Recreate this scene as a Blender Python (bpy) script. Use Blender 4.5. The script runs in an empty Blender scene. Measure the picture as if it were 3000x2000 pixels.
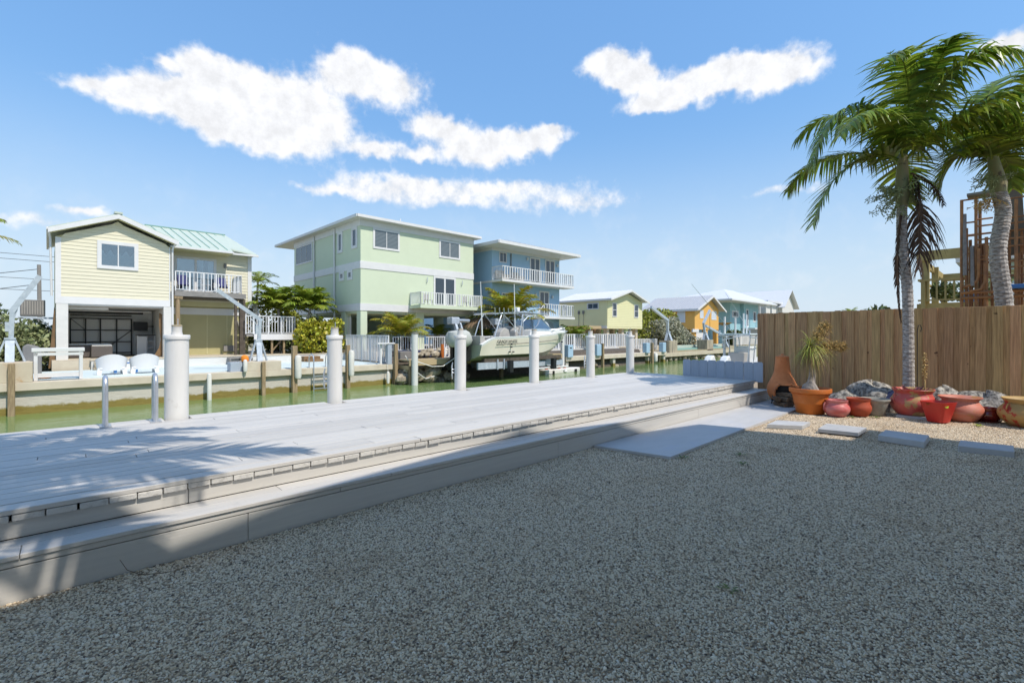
import bpy, math, random
from mathutils import Vector, Matrix
S = bpy.context.scene
COL = S.collection
rng = random.Random(11)
PI = math.pi

# ------------------------------------------------------------------ camera, sky, sun, exposure
CAM_AZ = math.radians(47)
cam = bpy.data.cameras.new('camera'); camo = bpy.data.objects.new('camera', cam); COL.objects.link(camo)
camo.location = (0, 0, 1.45); camo.rotation_euler = (PI/2, 0, CAM_AZ - PI/2)
cam.lens = 16.68; cam.sensor_width = 36; cam.shift_y = -0.0073; cam.clip_start = .05; cam.clip_end = 6000
S.camera = camo
S.view_settings.view_transform = 'Standard'; S.view_settings.look = 'None'
S.view_settings.exposure = 0.33; S.view_settings.gamma = 1; S.view_settings.use_curve_mapping = False
SUN = Vector((.13, -.72, 1)).normalized()
sl = bpy.data.lights.new('sun', 'SUN'); sl.energy = 3.6; sl.angle = math.radians(.53); sl.color = (1, .93, .83)
so = bpy.data.objects.new('sun', sl); COL.objects.link(so)
so.rotation_euler = (-SUN).to_track_quat('-Z', 'Y').to_euler()

W = bpy.data.worlds.new('World'); S.world = W; W.use_nodes = True
wn = W.node_tree; wn.nodes.clear()
def N(t, kind, **kw):
    n = t.nodes.new(kind)
    for k, v in kw.items():
        if k == 'i':
            for a, b in v.items():
                if hasattr(b, 'is_output'): t.links.new(b, n.inputs[a])
                else: n.inputs[a].default_value = b
        else: setattr(n, k, v)
    return n
def M(t, op, a, b=None, c=None, clamp=False):
    i = {0: a}
    if b is not None: i[1] = b
    if c is not None: i[2] = c
    return N(t, 'ShaderNodeMath', operation=op, use_clamp=clamp, i=i).outputs[0]
sky = N(wn, 'ShaderNodeTexSky', sky_type='NISHITA', sun_disc=False, sun_elevation=math.asin(SUN.z),
        sun_rotation=math.atan2(SUN.x, SUN.y), altitude=0, air_density=1.0, dust_density=0.0, ozone_density=2.0)
tc = N(wn, 'ShaderNodeTexCoord'); sep = N(wn, 'ShaderNodeSeparateXYZ', i={0: tc.outputs['Generated']})
az = M(wn, 'ARCTAN2', sep.outputs[1], sep.outputs[0]); el = M(wn, 'ARCSINE', sep.outputs[2])
# ragged cloud edges: the direction is shaken by noise at three sizes
n1 = N(wn, 'ShaderNodeTexNoise', i={'Vector': tc.outputs['Generated'], 'Scale': 16, 'Detail': 3, 'Roughness': .65})
n2 = N(wn, 'ShaderNodeTexNoise', i={'Vector': tc.outputs['Generated'], 'Scale': 30, 'Detail': 5, 'Roughness': .64})
s1 = N(wn, 'ShaderNodeSeparateColor', i={0: n1.outputs['Color']})
az2 = M(wn, 'ADD', az, M(wn, 'MULTIPLY', M(wn, 'SUBTRACT', s1.outputs[0], .5), .085))
el2 = M(wn, 'ADD', el, M(wn, 'MULTIPLY', M(wn, 'SUBTRACT', s1.outputs[1], .5), .05))
CLOUDS = [(1.535, 0.369, 0.05, 0.013, 0.75), (1.48, 0.38, 0.063, 0.022, 1.0), (1.414, 0.384, 0.076, 0.031, 1.15), (1.389, 0.445, 0.049, 0.021, 1.05), (1.451, 0.435, 0.021, 0.009, 0.6), (1.331, 0.382, 0.091, 0.043, 1.25), (1.266, 0.428, 0.082, 0.036, 1.25), (1.228, 0.382, 0.089, 0.035, 1.15), (1.153, 0.484, 0.059, 0.029, 1.15), (1.09, 0.47, 0.077, 0.034, 1.15), (1.317, 0.342, 0.085, 0.017, 0.9), (0.98, 0.405, 0.067, 0.023, 1.1), (1.096, 0.357, 0.049, 0.015, 1.0), (1.007, 0.355, 0.034, 0.014, 0.95), (0.881, 0.371, 0.082, 0.03, 1.2), (0.794, 0.379, 0.073, 0.022, 1.0), (0.73, 0.403, 0.038, 0.017, 0.9), (1.185, 0.273, 0.096, 0.012, 0.62), (1.081, 0.297, 0.136, 0.021, 0.72), (0.962, 0.27, 0.134, 0.019, 0.6), (0.835, 0.3, 0.164, 0.018, 0.66), (0.689, 0.268, 0.135, 0.022, 0.66), (0.611, 0.511, 0.054, 0.025, 1.2), (0.57, 0.482, 0.047, 0.022, 1.05), (0.54, 0.433, 0.052, 0.013, 0.95), (0.494, 0.447, 0.062, 0.025, 1.2), (0.424, 0.462, 0.07, 0.024, 1.2), (0.346, 0.457, 0.062, 0.029, 1.2), (0.29, 0.445, 0.051, 0.022, 1.1), (0.015, 0.397, 0.035, 0.016, 1.1), (1.556, 0.191, 0.031, 0.01, 0.85), (1.604, 0.167, 0.055, 0.014, 0.6), (0.3, 0.258, 0.062, 0.012, 0.55),
    # larger clouds out of view, added round the sky to whiten the fill light
    (2.05, .42, .2, .06, 1.2), (2.7, .5, .25, .07, 1.1), (2.4, .28, .3, .035, .7), (-.45, .45, .22, .06, 1.2), (-1.0, .3, .3, .035, .7), (-1.4, .5, .25, .07, 1.1), (-2.2, .42, .25, .06, 1.1), (-2.8, .5, .2, .06, 1.1), (1.0, .95, .3, .10, 1.1), (-.8, .9, .4, .10, 1.1), (2.6, .95, .35, .1, 1.1), (-2.4, 1.0, .4, .1, 1.1)]
cl = None
ae = N(wn, 'ShaderNodeCombineXYZ', i={0: az2, 1: el2, 2: 1.0}).outputs[0]
for a0, e0, ra, re, w in CLOUDS:
    q = N(wn, 'ShaderNodeVectorMath', operation='MULTIPLY_ADD', i={0: ae, 1: (1/ra, 1/re, 0), 2: (-a0/ra, -e0/re, 0)}).outputs[0]
    q = N(wn, 'ShaderNodeVectorMath', operation='DOT_PRODUCT', i={0: q, 1: q}).outputs['Value']
    g = M(wn, 'POWER', .3679, q)
    cl = M(wn, 'MULTIPLY', g, w) if cl is None else M(wn, 'MULTIPLY_ADD', g, w, cl)
cl = M(wn, 'ADD', cl, M(wn, 'MULTIPLY', M(wn, 'SUBTRACT', n2.outputs[0], .5), 1.0))
dens = N(wn, 'ShaderNodeMapRange', interpolation_type='SMOOTHSTEP', i={0: cl, 1: .20, 2: .84, 3: 0., 4: .98}).outputs[0]
veil = N(wn, 'ShaderNodeMapRange', interpolation_type='SMOOTHSTEP', i={0: n1.outputs[0], 1: .45, 2: .75, 3: 0., 4: .22}).outputs[0]
low = N(wn, 'ShaderNodeMapRange', interpolation_type='SMOOTHSTEP', i={0: el, 1: .34, 2: .05, 3: 0., 4: 1.}).outputs[0]
dens = M(wn, 'MAXIMUM', dens, M(wn, 'MULTIPLY', veil, low))
# sky luminance compressed: dim upper sky lifted against the horizon, raising the fill
sat = N(wn, 'ShaderNodeHueSaturation', i={'Hue': .495, 'Saturation': 1.12, 'Value': 1.0, 'Color': sky.outputs[0]})
SKY = .15
skl = N(wn, 'ShaderNodeVectorMath', operation='SCALE', i={0: sat.outputs[0], 'Scale': SKY})
lum = M(wn, 'MAXIMUM', N(wn, 'ShaderNodeRGBToBW', i={0: skl.outputs[0]}).outputs[0], .02)
skyc = N(wn, 'ShaderNodeVectorMath', operation='SCALE', i={0: skl.outputs[0], 'Scale': M(wn, 'MULTIPLY', M(wn, 'POWER', lum, -.55), .62)})
shade = N(wn, 'ShaderNodeMapRange', i={0: n2.outputs[0], 1: .36, 2: .58, 3: .68, 4: .80}).outputs[0]
clc = N(wn, 'ShaderNodeVectorMath', operation='SCALE', i={0: (1.02, 1.03, 1.06), 'Scale': shade})
hz = N(wn, 'ShaderNodeMapRange', interpolation_type='SMOOTHSTEP', i={0: el, 1: .42, 2: -.02, 3: 0., 4: .88}).outputs[0]
skyh = N(wn, 'ShaderNodeMix', data_type='RGBA', i={0: hz, 6: skyc.outputs[0], 7: (.54, .64, .76, 1)}).outputs[2]
mix = N(wn, 'ShaderNodeMix', data_type='RGBA', i={0: dens, 6: skyh, 7: clc.outputs[0]})
bg = N(wn, 'ShaderNodeBackground', i={0: mix.outputs[2], 1: 1.0})
N(wn, 'ShaderNodeOutputWorld', i={0: bg.outputs[0]})

W.cycles.sampling_method = 'MANUAL'; W.cycles.sample_map_resolution = 256
# ------------------------------------------------------------------ helpers
FR = math.radians(1.4); FY = 27.0            # the far bank runs 1.4 degrees off the dock's line
def glob(s, t): return (s*math.cos(FR) - t*math.sin(FR), FY + s*math.sin(FR) + t*math.cos(FR))
ORG = {}
def tag(o, label=None, cat=None, group=None, kind=None):
    if label: o['label'] = label
    if cat: o['category'] = cat
    if group: o['group'] = group
    if kind: o['kind'] = kind
    return o
def place(o, org, far):
    x, y, z = org
    if far:
        gx, gy = glob(x, y); o.location = (gx, gy, z); o.rotation_euler = (0, 0, FR)
    else: o.location = org
    ORG[o.name] = org
def thing(name, label, cat, org, group=None, far=False):
    o = bpy.data.objects.new(name, None); COL.objects.link(o); o.empty_display_size = .1
    place(o, org, far); return tag(o, label, cat, group)
class MB:
    def __init__(s): s.v = []; s.f = []
    def add(s, vs, fs):
        b = len(s.v); s.v += [tuple(v) for v in vs]; s.f += [tuple(i + b for i in f) for f in fs]; return s
    def box(s, x0, x1, y0, y1, z0, z1):
        return s.add([(x0,y0,z0),(x1,y0,z0),(x1,y1,z0),(x0,y1,z0),(x0,y0,z1),(x1,y0,z1),(x1,y1,z1),(x0,y1,z1)],
                     [(0,3,2,1),(4,5,6,7),(0,1,5,4),(1,2,6,5),(2,3,7,6),(3,0,4,7)])
    def beam(s, p0, p1, w, h=None, up=(0,0,1)):
        p0, p1 = Vector(p0), Vector(p1); h = w if h is None else h
        d = (p1 - p0).normalized(); u = Vector(up)
        if abs(d.dot(u)) > .97: u = Vector((0, 1, 0)) if abs(d.y) < .9 else Vector((1, 0, 0))
        a = d.cross(u).normalized(); b = a.cross(d).normalized(); a *= w/2; b *= h/2
        vs = [p + i*a + j*b for p in (p0, p1) for i, j in ((-1,-1),(1,-1),(1,1),(-1,1))]
        return s.add(vs, [(0,1,2,3),(4,7,6,5),(0,4,5,1),(1,5,6,2),(2,6,7,3),(3,7,4,0)])
    def tube(s, pts, r, n=8, cap=True):
        pts = [Vector(p) for p in pts]; k = len(pts); rs = r if isinstance(r, (list, tuple)) else [r]*k
        vs = []; fr = None
        for i, p in enumerate(pts):
            d = (pts[min(i+1,k-1)] - pts[max(i-1,0)]).normalized()
            if fr is None:
                u = Vector((0,0,1)) if abs(d.z) < .9 else Vector((1,0,0)); fr = d.cross(u).normalized()
            else: fr = (fr - d*fr.dot(d)).normalized()
            b = d.cross(fr)
            for j in range(n):
                a = 2*PI*j/n; vs.append(p + (fr*math.cos(a) + b*math.sin(a))*rs[i])
        fs = [(i*n+j, i*n+(j+1)%n, (i+1)*n+(j+1)%n, (i+1)*n+j) for i in range(k-1) for j in range(n)]
        if cap: fs += [tuple(range(n-1,-1,-1)), tuple((k-1)*n+j for j in range(n))]
        return s.add(vs, fs)
    def lathe(s, prof, c=(0,0,0), n=20, cap=True, sq=None):
        k = len(prof); vs = []
        for r, z in prof:
            for j in range(n):
                a = 2*PI*j/n; vs.append((c[0] + r*math.cos(a), c[1] + r*math.sin(a), c[2] + z))
        fs = [(i*n+j, i*n+(j+1)%n, (i+1)*n+(j+1)%n, (i+1)*n+j) for i in range(k-1) for j in range(n)]
        if cap: fs += [tuple(range(n-1,-1,-1)), tuple((k-1)*n+j for j in range(n))]
        return s.add(vs, fs)
    def prism(s, poly, ax, a, b):
        # poly: 2d points in the plane across axis ax ('x': (y,z), 'y': (x,z), 'z': (x,y)), extruded a..b
        def P(p, q):
            return {'x': (q, p[0], p[1]), 'y': (p[0], q, p[1]), 'z': (p[0], p[1], q)}[ax]
        n = len(poly); vs = [P(p, a) for p in poly] + [P(p, b) for p in poly]
        return s.add(vs, [tuple(range(n-1,-1,-1)), tuple(range(n, 2*n))] + [(i,(i+1)%n,n+(i+1)%n,n+i) for i in range(n)])
    def quad(s, a, b, c, d): return s.add([a,b,c,d], [(0,1,2,3)])
    def mesh(s, name, org=(0,0,0), smooth=False):
        m = bpy.data.meshes.new(name)
        m.from_pydata([(x-org[0], y-org[1], z-org[2]) for x,y,z in s.v], [], s.f)
        m.update()
        if smooth: m.polygons.foreach_set('use_smooth', [True]*len(m.polygons))
        return m
    def build(s, name, mat, parent=None, smooth=False, bevel=0, org=None, far=False, kind=None):
        o_ = ORG[parent.name] if parent is not None else (org or (0,0,0))
        m = s.mesh(name, o_, smooth)
        o = bpy.data.objects.new(name, m); COL.objects.link(o); m.materials.append(mat)
        if parent is not None: o.parent = parent; ORG[o.name] = o_
        else: place(o, o_, far)
        if bevel:
            b = o.modifiers.new('bevel', 'BEVEL'); b.width = bevel; b.segments = 2; b.limit_method = 'ANGLE'
        if smooth and not bevel:
            try: m.set_sharp_from_angle(angle=math.radians(40))
            except Exception: pass
        if kind: o['kind'] = kind
        return o
def solo(name, label, cat, mb, mat, org, group=None, far=False, smooth=False, bevel=0, kind=None):
    return tag(mb.build(name, mat, None, smooth, bevel, org, far), label, cat, group, kind)
def struct(name, mb, mat, org=(0,0,0), far=False, smooth=False, bevel=0):
    return tag(mb.build(name, mat, None, smooth, bevel, org, far), kind='structure')
def arc(c, r, a0, a1, n, ax='y'):
    out = []
    for i in range(n+1):
        a = a0 + (a1-a0)*i/n
        out.append({'y': (c[0]+r*math.cos(a), c[1], c[2]+r*math.sin(a)), 'x': (c[0], c[1]+r*math.cos(a), c[2]+r*math.sin(a)),
                    'z': (c[0]+r*math.cos(a), c[1]+r*math.sin(a), c[2])}[ax])
    return out

# ------------------------------------------------------------------ materials
def newmat(name):
    m = bpy.data.materials.new(name); m.use_nodes = True; t = m.node_tree; t.nodes.clear()
    return m, t
def mat(name, c1, c2=None, rough=.6, ns=6, stretch=(1,1,1), lo=.35, hi=.65, bump=0, bs=80, metal=0, rnd=0, c3=None, ns3=1.5, lo3=.55, hi3=.7, spec=.5, island=0, trans=0, coat=0, detail=6, bdist=.004, huernd=0):
    m, t = newmat(name)
    g = N(t, 'ShaderNodeNewGeometry'); oi = N(t, 'ShaderNodeObjectInfo')
    pos = g.outputs['Position']
    if rnd or island:
        off = M(t, 'MULTIPLY', oi.outputs['Random'], 37.0)
        pos = N(t, 'ShaderNodeVectorMath', operation='ADD', i={0: pos, 1: N(t, 'ShaderNodeCombineXYZ', i={0: off, 1: off, 2: off}).outputs[0]}).outputs[0]
    vec = N(t, 'ShaderNodeMapping', i={'Vector': pos, 'Scale': stretch}).outputs[0]
    col = None
    if c2 is not None:
        n = N(t, 'ShaderNodeTexNoise', i={'Vector': vec, 'Scale': ns, 'Detail': detail, 'Roughness': .6})
        f = N(t, 'ShaderNodeMapRange', i={0: n.outputs[0], 1: lo, 2: hi})
        col = N(t, 'ShaderNodeMix', data_type='RGBA', i={0: f.outputs[0], 6: (*c1, 1), 7: (*c2, 1)}).outputs[2]
    else: col = N(t, 'ShaderNodeRGB').outputs[0]; col.default_value = (*c1, 1)
    if c3 is not None:
        n3 = N(t, 'ShaderNodeTexNoise', i={'Vector': pos, 'Scale': ns3, 'Detail': 7, 'Roughness': .65})
        f3 = N(t, 'ShaderNodeMapRange', i={0: n3.outputs[0], 1: lo3, 2: hi3})
        col = N(t, 'ShaderNodeMix', data_type='RGBA', i={0: f3.outputs[0], 6: col, 7: (*c3, 1)}).outputs[2]
    if rnd or island:
        r = oi.outputs['Random'] if rnd else g.outputs['Random Per Island']
        k = rnd or island
        val = N(t, 'ShaderNodeMapRange', i={0: r, 3: 1-k, 4: 1+k*.6}).outputs[0]
        hs = {'Color': col, 'Value': val}
        if huernd: hs['Hue'] = N(t, 'ShaderNodeMapRange', i={0: M(t, 'FRACT', M(t, 'MULTIPLY', r, 7.3)), 3: .5-huernd, 4: .5+huernd}).outputs[0]
        col = N(t, 'ShaderNodeHueSaturation', i=hs).outputs[0]
    b = N(t, 'ShaderNodeBsdfPrincipled', i={'Base Color': col, 'Roughness': rough, 'Metallic': metal, 'Specular IOR Level': spec})
    if coat: b.inputs['Coat Weight'].default_value = coat; b.inputs['Coat Roughness'].default_value = .12
    if bump:
        bn = N(t, 'ShaderNodeTexNoise', i={'Vector': vec, 'Scale': bs, 'Detail': 4, 'Roughness': .6})
        bp = N(t, 'ShaderNodeBump', i={'Height': bn.outputs[0], 'Strength': bump, 'Distance': bdist})
        t.links.new(bp.outputs[0], b.inputs['Normal'])
    sh = b.outputs[0]
    if trans:
        tr = N(t, 'ShaderNodeBsdfTranslucent', i={0: col})
        sh = N(t, 'ShaderNodeMixShader', i={0: trans, 1: sh, 2: tr.outputs[0]}).outputs[0]
    N(t, 'ShaderNodeOutputMaterial', i={0: sh})
    return m
def glass_mat(name, tint, rough=.03):
    m, t = newmat(name)
    b = N(t, 'ShaderNodeBsdfPrincipled', i={'Base Color': (*tint, 1), 'Roughness': rough, 'Specular IOR Level': .9, 'IOR': 1.5})
    N(t, 'ShaderNodeOutputMaterial', i={0: b.outputs[0]}); return m
def clear_glass(name, refl=.18):
    m, t = newmat(name)
    fz = N(t, 'ShaderNodeFresnel', i={0: 1.5}); f = M(t, 'ADD', fz.outputs[0], refl, clamp=True)
    a = N(t, 'ShaderNodeBsdfTransparent', i={0: (.75, .83, .86, 1)}); b = N(t, 'ShaderNodeBsdfGlossy', i={0: (.9, .95, 1, 1), 1: .02})
    x = N(t, 'ShaderNodeMixShader', i={0: f, 1: a.outputs[0], 2: b.outputs[0]})
    N(t, 'ShaderNodeOutputMaterial', i={0: x.outputs[0]}); return m
def blind_mat(name, c1, c2, pitch):
    m, t = newmat(name)
    g = N(t, 'ShaderNodeNewGeometry'); z = N(t, 'ShaderNodeSeparateXYZ', i={0: g.outputs['Position']}).outputs[2]
    f = M(t, 'FRACT', M(t, 'DIVIDE', z, pitch)); k = N(t, 'ShaderNodeMapRange', i={0: f, 1: .3, 2: .6})
    c = N(t, 'ShaderNodeMix', data_type='RGBA', i={0: k.outputs[0], 6: (*c1, 1), 7: (*c2, 1)})
    b = N(t, 'ShaderNodeBsdfPrincipled', i={'Base Color': c.outputs[2], 'Roughness': .08, 'Specular IOR Level': .8})
    N(t, 'ShaderNodeOutputMaterial', i={0: b.outputs[0]}); return m

K = {}
K['deck'] = mat('deck_paint', (.56,.535,.50), (.51,.49,.46), .5, 3, (.5,14,14), bump=.45, bs=18, rnd=.12, c3=(.40,.38,.35), ns3=6, lo3=.60, hi3=.8, bdist=.003)
K['deck_end'] = mat('deck_end_grain', (.56,.54,.505), (.40,.385,.36), .7, 30, lo=.5, hi=.7, bump=.8, bs=40, rnd=.08, bdist=.006)
K['fascia'] = mat('fascia_paint', (.55,.53,.49), (.50,.48,.45), .5, 2, (.6,14,14), bump=.3, bs=16, c3=(.40,.39,.37), ns3=7, lo3=.66, hi3=.8, rnd=.03)
K['dark'] = mat('dark_gap', (.03,.03,.03), rough=.9)  # near black, paints in the shade of gaps; the cabinet top shares it
K['pile'] = mat('pile_sleeve', (.71,.70,.67), (.65,.64,.61), .38, 2, (3,3,.6), c3=(.44,.41,.35), ns3=7, lo3=.60, hi3=.85, rnd=.06)
K['pilecap'] = mat('pile_cap', (.58,.57,.55), (.50,.49,.46), .6, 12)
K['pilewood'] = mat('pile_timber_top', (.42,.36,.25), (.30,.25,.17), .8, 20)
K['alu'] = mat('aluminium', (.62,.64,.67), (.52,.54,.57), .35, 12, metal=.75)
K['galv'] = mat('galvanised_steel', (.50,.55,.61), (.40,.45,.50), .5, 5, metal=.25, c3=(.62,.65,.68), ns3=3)
K['greypaint'] = mat('blue_grey_paint', (.38,.43,.50), (.33,.38,.45), .55, 3, (10,10,.8), bump=.25, bs=14, rnd=.06)
K['fence'] = mat('fence_cedar', (.66,.42,.20), (.38,.225,.10), .8, 4.2, (11,11,.5), lo=.34, hi=.68, bump=.7, bs=16, rnd=.22, c3=(.12,.066,.03), ns3=5.2, lo3=.665, hi3=.70, huernd=.012)
K['slab'] = mat('painted_slab', (.50,.49,.48), (.45,.445,.435), .55, 1.6, (1,3,1), bump=.25, bs=30, c3=(.44,.45,.49), ns3=2.5)
K['paver'] = mat('paver_paint', (.50,.50,.495), (.43,.43,.43), .6, 6, bump=.3, bs=40, rnd=.06)
K['gravel_bed'] = mat('gravel_bed', (.46,.36,.24), (.17,.12,.075), .9, 70, lo=.42, hi=.60, bump=1.0, bs=90, c3=(.30,.24,.165), ns3=.9, lo3=.55, hi3=.8, bdist=.012)  # dark brown tone paints in the shade between the pebbles
def pebble_mat():
    m, t = newmat('pebbles'); oi = N(t, 'ShaderNodeObjectInfo')
    r = N(t, 'ShaderNodeValToRGB', i={0: oi.outputs['Random']}); e = r.color_ramp.elements
    stops = [(0,(.74,.60,.42)),(.16,(.80,.68,.50)),(.32,(.62,.49,.33)),(.46,(.84,.73,.56)),(.6,(.70,.55,.37)),(.74,(.44,.32,.20)),(.86,(.80,.72,.60)),(.92,(.30,.185,.09)),(.97,(.12,.09,.07))]
    while len(e) < len(stops): e.new(1)
    for k,(p,c) in zip(e, stops): k.position = p; k.color = (*c, 1)
    g = N(t, 'ShaderNodeNewGeometry')
    big = N(t, 'ShaderNodeTexNoise', i={'Vector': g.outputs['Position'], 'Scale': 1.1, 'Detail': 5})
    f = N(t, 'ShaderNodeMapRange', i={0: big.outputs[0], 1: .56, 2: .74, 3: 0., 4: .55})
    c = N(t, 'ShaderNodeMix', data_type='RGBA', blend_type='MULTIPLY', i={0: f.outputs[0], 6: r.outputs[0], 7: (.62,.5,.37,1)})
    b = N(t, 'ShaderNodeBsdfPrincipled', i={'Base Color': c.outputs[2], 'Roughness': .75})
    N(t, 'ShaderNodeOutputMaterial', i={0: b.outputs[0]}); return m
K['pebble'] = pebble_mat()
K['terracotta'] = mat('terracotta', (.56,.16,.022), (.48,.125,.018), .55, 4, c3=(.50,.19,.06), ns3=6, bump=.1, bs=60)
K['chiminea'] = mat('chiminea_clay', (.60,.215,.075), (.50,.16,.05), .75, 5, c3=(.30,.11,.045), ns3=4, lo3=.58, hi3=.75, bump=.35, bs=30)
K['soot'] = mat('soot', (.012,.009,.008), rough=.95)
K['pinkpot'] = mat('pink_glaze', (.56,.10,.09), (.56,.22,.21), .42, 3, (1,1,5), c3=(.42,.03,.012), ns3=3.5, lo3=.52, hi3=.66, bump=.1, bs=40)
K['brickpot'] = mat('brick_red_clay', (.42,.075,.028), (.35,.058,.022), .65, 5, c3=(.42,.22,.10), ns3=13, lo3=.66, hi3=.72)
K['greypot'] = mat('grey_concrete', (.36,.35,.31), (.26,.25,.22), .85, 9, bump=.5, bs=45)
K['peelpot'] = mat('peeling_red_paint', (.50,.055,.035), (.54,.14,.12), .45, 4, c3=(.46,.28,.11), ns3=5, lo3=.53, hi3=.56, bump=.2, bs=30)
K['tanpot'] = mat('weathered_tan_clay', (.47,.30,.10), (.40,.25,.085), .6, 5, c3=(.42,.045,.02), ns3=4.4, lo3=.60, hi3=.63, bump=.25, bs=30)
K['salmonpot'] = mat('salmon_clay', (.55,.16,.095), (.54,.24,.19), .55, 4, (1,1,4), c3=(.48,.23,.09), ns3=5, lo3=.55, hi3=.62, bump=.2, bs=30)
K['redpot'] = mat('red_plastic', (.52,.028,.02), (.46,.03,.022), .38, 5)
K['redglaze'] = mat('dark_red_glaze', (.17,.012,.008), (.11,.008,.006), .12, 8, coat=.6)
K['rock'] = mat('coral_rock', (.46,.43,.38), (.09,.085,.08), .95, 17, lo=.38, hi=.62, bump=1.0, bs=36, rnd=.12, bdist=.012)
K['riprap'] = mat('riprap_rock', (.50,.44,.33), (.24,.19,.13), .95, 3, bump=.8, bs=9, rnd=.25, bdist=.03)
K['log'] = mat('firewood', (.20,.13,.075), (.07,.045,.028), .9, 14, (1,1,1), rnd=.3, bump=.7, bs=30)
K['soil'] = mat('potting_soil', (.05,.035,.025), (.09,.06,.04), .95, 30)
K['trunk'] = mat('palm_trunk', (.50,.47,.44), (.22,.19,.165), .9, 14, (1,1,3), lo=.42, hi=.6, bump=.8, bs=30, bdist=.01)
K['shaft'] = mat('crownshaft', (.24,.27,.12), (.30,.24,.12), .6, 6, (1,1,.4), c3=(.09,.06,.035), ns3=6, lo3=.58, hi3=.66)
K['frond'] = mat('palm_leaf', (.13,.22,.022), (.30,.37,.035), .32, 3, island=.5, trans=.38, huernd=.02)
K['frond_y'] = mat('coconut_leaf', (.22,.31,.03), (.52,.40,.035), .45, 1.2, island=.4, trans=.28, huernd=.02)
K['frond_dead'] = mat('dead_frond', (.10,.055,.028), (.055,.03,.018), .8, 5, island=.45)
K['frond_far'] = mat('far_palm_leaf', (.19,.28,.03), (.36,.42,.045), .5, .8, island=.45, trans=.25, huernd=.02)
K['fruit'] = mat('pale_fruit_spray', (.30,.34,.16), (.22,.26,.12), .7, 20)
K['seed'] = mat('dry_plume', (.62,.44,.17), (.50,.33,.12), .8, 20, island=.3)
K['grassblade'] = mat('ponytail_blade', (.30,.36,.05), (.42,.42,.10), .5, 8, island=.4, trans=.25, huernd=.03)
K['grassdry'] = mat('ponytail_dry_blade', (.36,.25,.10), (.30,.24,.09), .7, 8, island=.35, trans=.2)
K['bulb'] = mat('ponytail_bark', (.40,.36,.33), (.22,.19,.16), .85, 18, bump=.5, bs=40)
K['succulent'] = mat('red_succulent', (.26,.07,.075), (.34,.14,.13), .5, 8, island=.25)
K['lettuce'] = mat('lime_leaf', (.30,.42,.03), (.40,.50,.05), .45, 8, trans=.25, island=.2)
K['weed'] = mat('weed_leaf', (.10,.16,.03), (.19,.22,.05), .6, 10, island=.4)
K['deadleaf'] = mat('fallen_leaf', (.16,.09,.04), (.08,.05,.03), .8, 9, rnd=.4)
K['black'] = mat('black_metal', (.012,.012,.013), rough=.5)
K['tarp'] = mat('navy_cloth', (.03,.04,.10), rough=.8)
# far bank
K['white'] = mat('white_trim', (.68,.675,.665), (.64,.635,.63), .5, 2)
K['whiterail'] = mat('white_rail', (.72,.72,.72), rough=.45)
K['ysiding'] = mat('cream_siding', (.69,.64,.485), (.65,.61,.46), .6, 2, (1,1,6), rnd=.025)
K['ywall'] = mat('cream_wall', (.62,.58,.33), (.59,.55,.31), .65, 2)
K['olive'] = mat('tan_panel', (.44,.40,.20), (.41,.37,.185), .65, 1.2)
K['seafoam'] = mat('seafoam_metal', (.50,.56,.475), (.47,.53,.45), .4, 2)
K['seam'] = mat('seafoam_seam', (.22,.40,.35), rough=.45)
K['green'] = mat('mint_stucco', (.58,.645,.48), (.56,.625,.465), .75, 1.5, bump=.1, bs=20)
K['whiteroof'] = mat('white_metal_roof', (.66,.67,.69), (.62,.63,.65), .4, 2)
K['blue'] = mat('blue_stucco', (.33,.50,.66), (.31,.48,.64), .75, 1.5)
K['y2'] = mat('pale_yellow_siding', (.70,.67,.40), (.68,.65,.38), .65, 1.5)
K['orange'] = mat('orange_board', (.72,.40,.10), (.69,.38,.09), .65, 1.5)
K['aqua'] = mat('aqua_board', (.30,.50,.55), (.28,.48,.53), .65, 1.5)
K['greyroof'] = mat('grey_metal_roof', (.46,.47,.49), (.42,.43,.45), .45, 2)
K['pane'] = glass_mat('window_glass', (.028,.042,.06))
K['blind'] = blind_mat('window_blinds', (.045,.06,.07), (.19,.22,.235), .10)
K['louver'] = blind_mat('storm_louvre', (.42,.46,.52), (.60,.64,.70), .18)
K['clear'] = clear_glass('clear_glass')
K['curtain'] = mat('curtain', (.62,.62,.60), rough=.9)
K['room'] = mat('dim_room', (.16,.16,.155), rough=.9)  # dark tone that paints in the dimness of unlit rooms
K['conc'] = mat('seawall_concrete', (.50,.44,.35), (.40,.35,.27), .9, 1.2, (1,1,2), c3=(.34,.29,.22), ns3=.8, bump=.3, bs=12)
K['cap'] = mat('seawall_cap', (.60,.53,.42), (.53,.46,.36), .85, 1.5, c3=(.45,.37,.27), ns3=1.1, lo3=.58, hi3=.75, bump=.3, bs=14)
K['pooldeck'] = mat('pale_blue_patio', (.60,.67,.665), (.54,.63,.635), .6, .6, c3=(.64,.70,.69), ns3=.35)
K['whitewall'] = mat('white_masonry', (.66,.645,.61), (.60,.59,.555), .8, 1.2, (1,1,3), bump=.15, bs=20)
K['tanslab'] = mat('tan_slab', (.55,.48,.36), (.47,.40,.30), .8, 1.5)
K['timber'] = mat('weathered_timber', (.36,.27,.155), (.20,.14,.08), .85, 3, (8,8,.7), bump=.5, bs=10, rnd=.2)
K['timberdock'] = mat('dock_timber', (.50,.39,.23), (.38,.29,.165), .8, 2, (.6,8,8), bump=.3, bs=10, rnd=.12)
K['greytimber'] = mat('grey_timber', (.28,.265,.25), (.20,.19,.175), .8, 3, (1,6,6), rnd=.12)
K['darktimber'] = mat('dark_timber', (.07,.055,.04), (.11,.09,.07), .85, 4)
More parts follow.
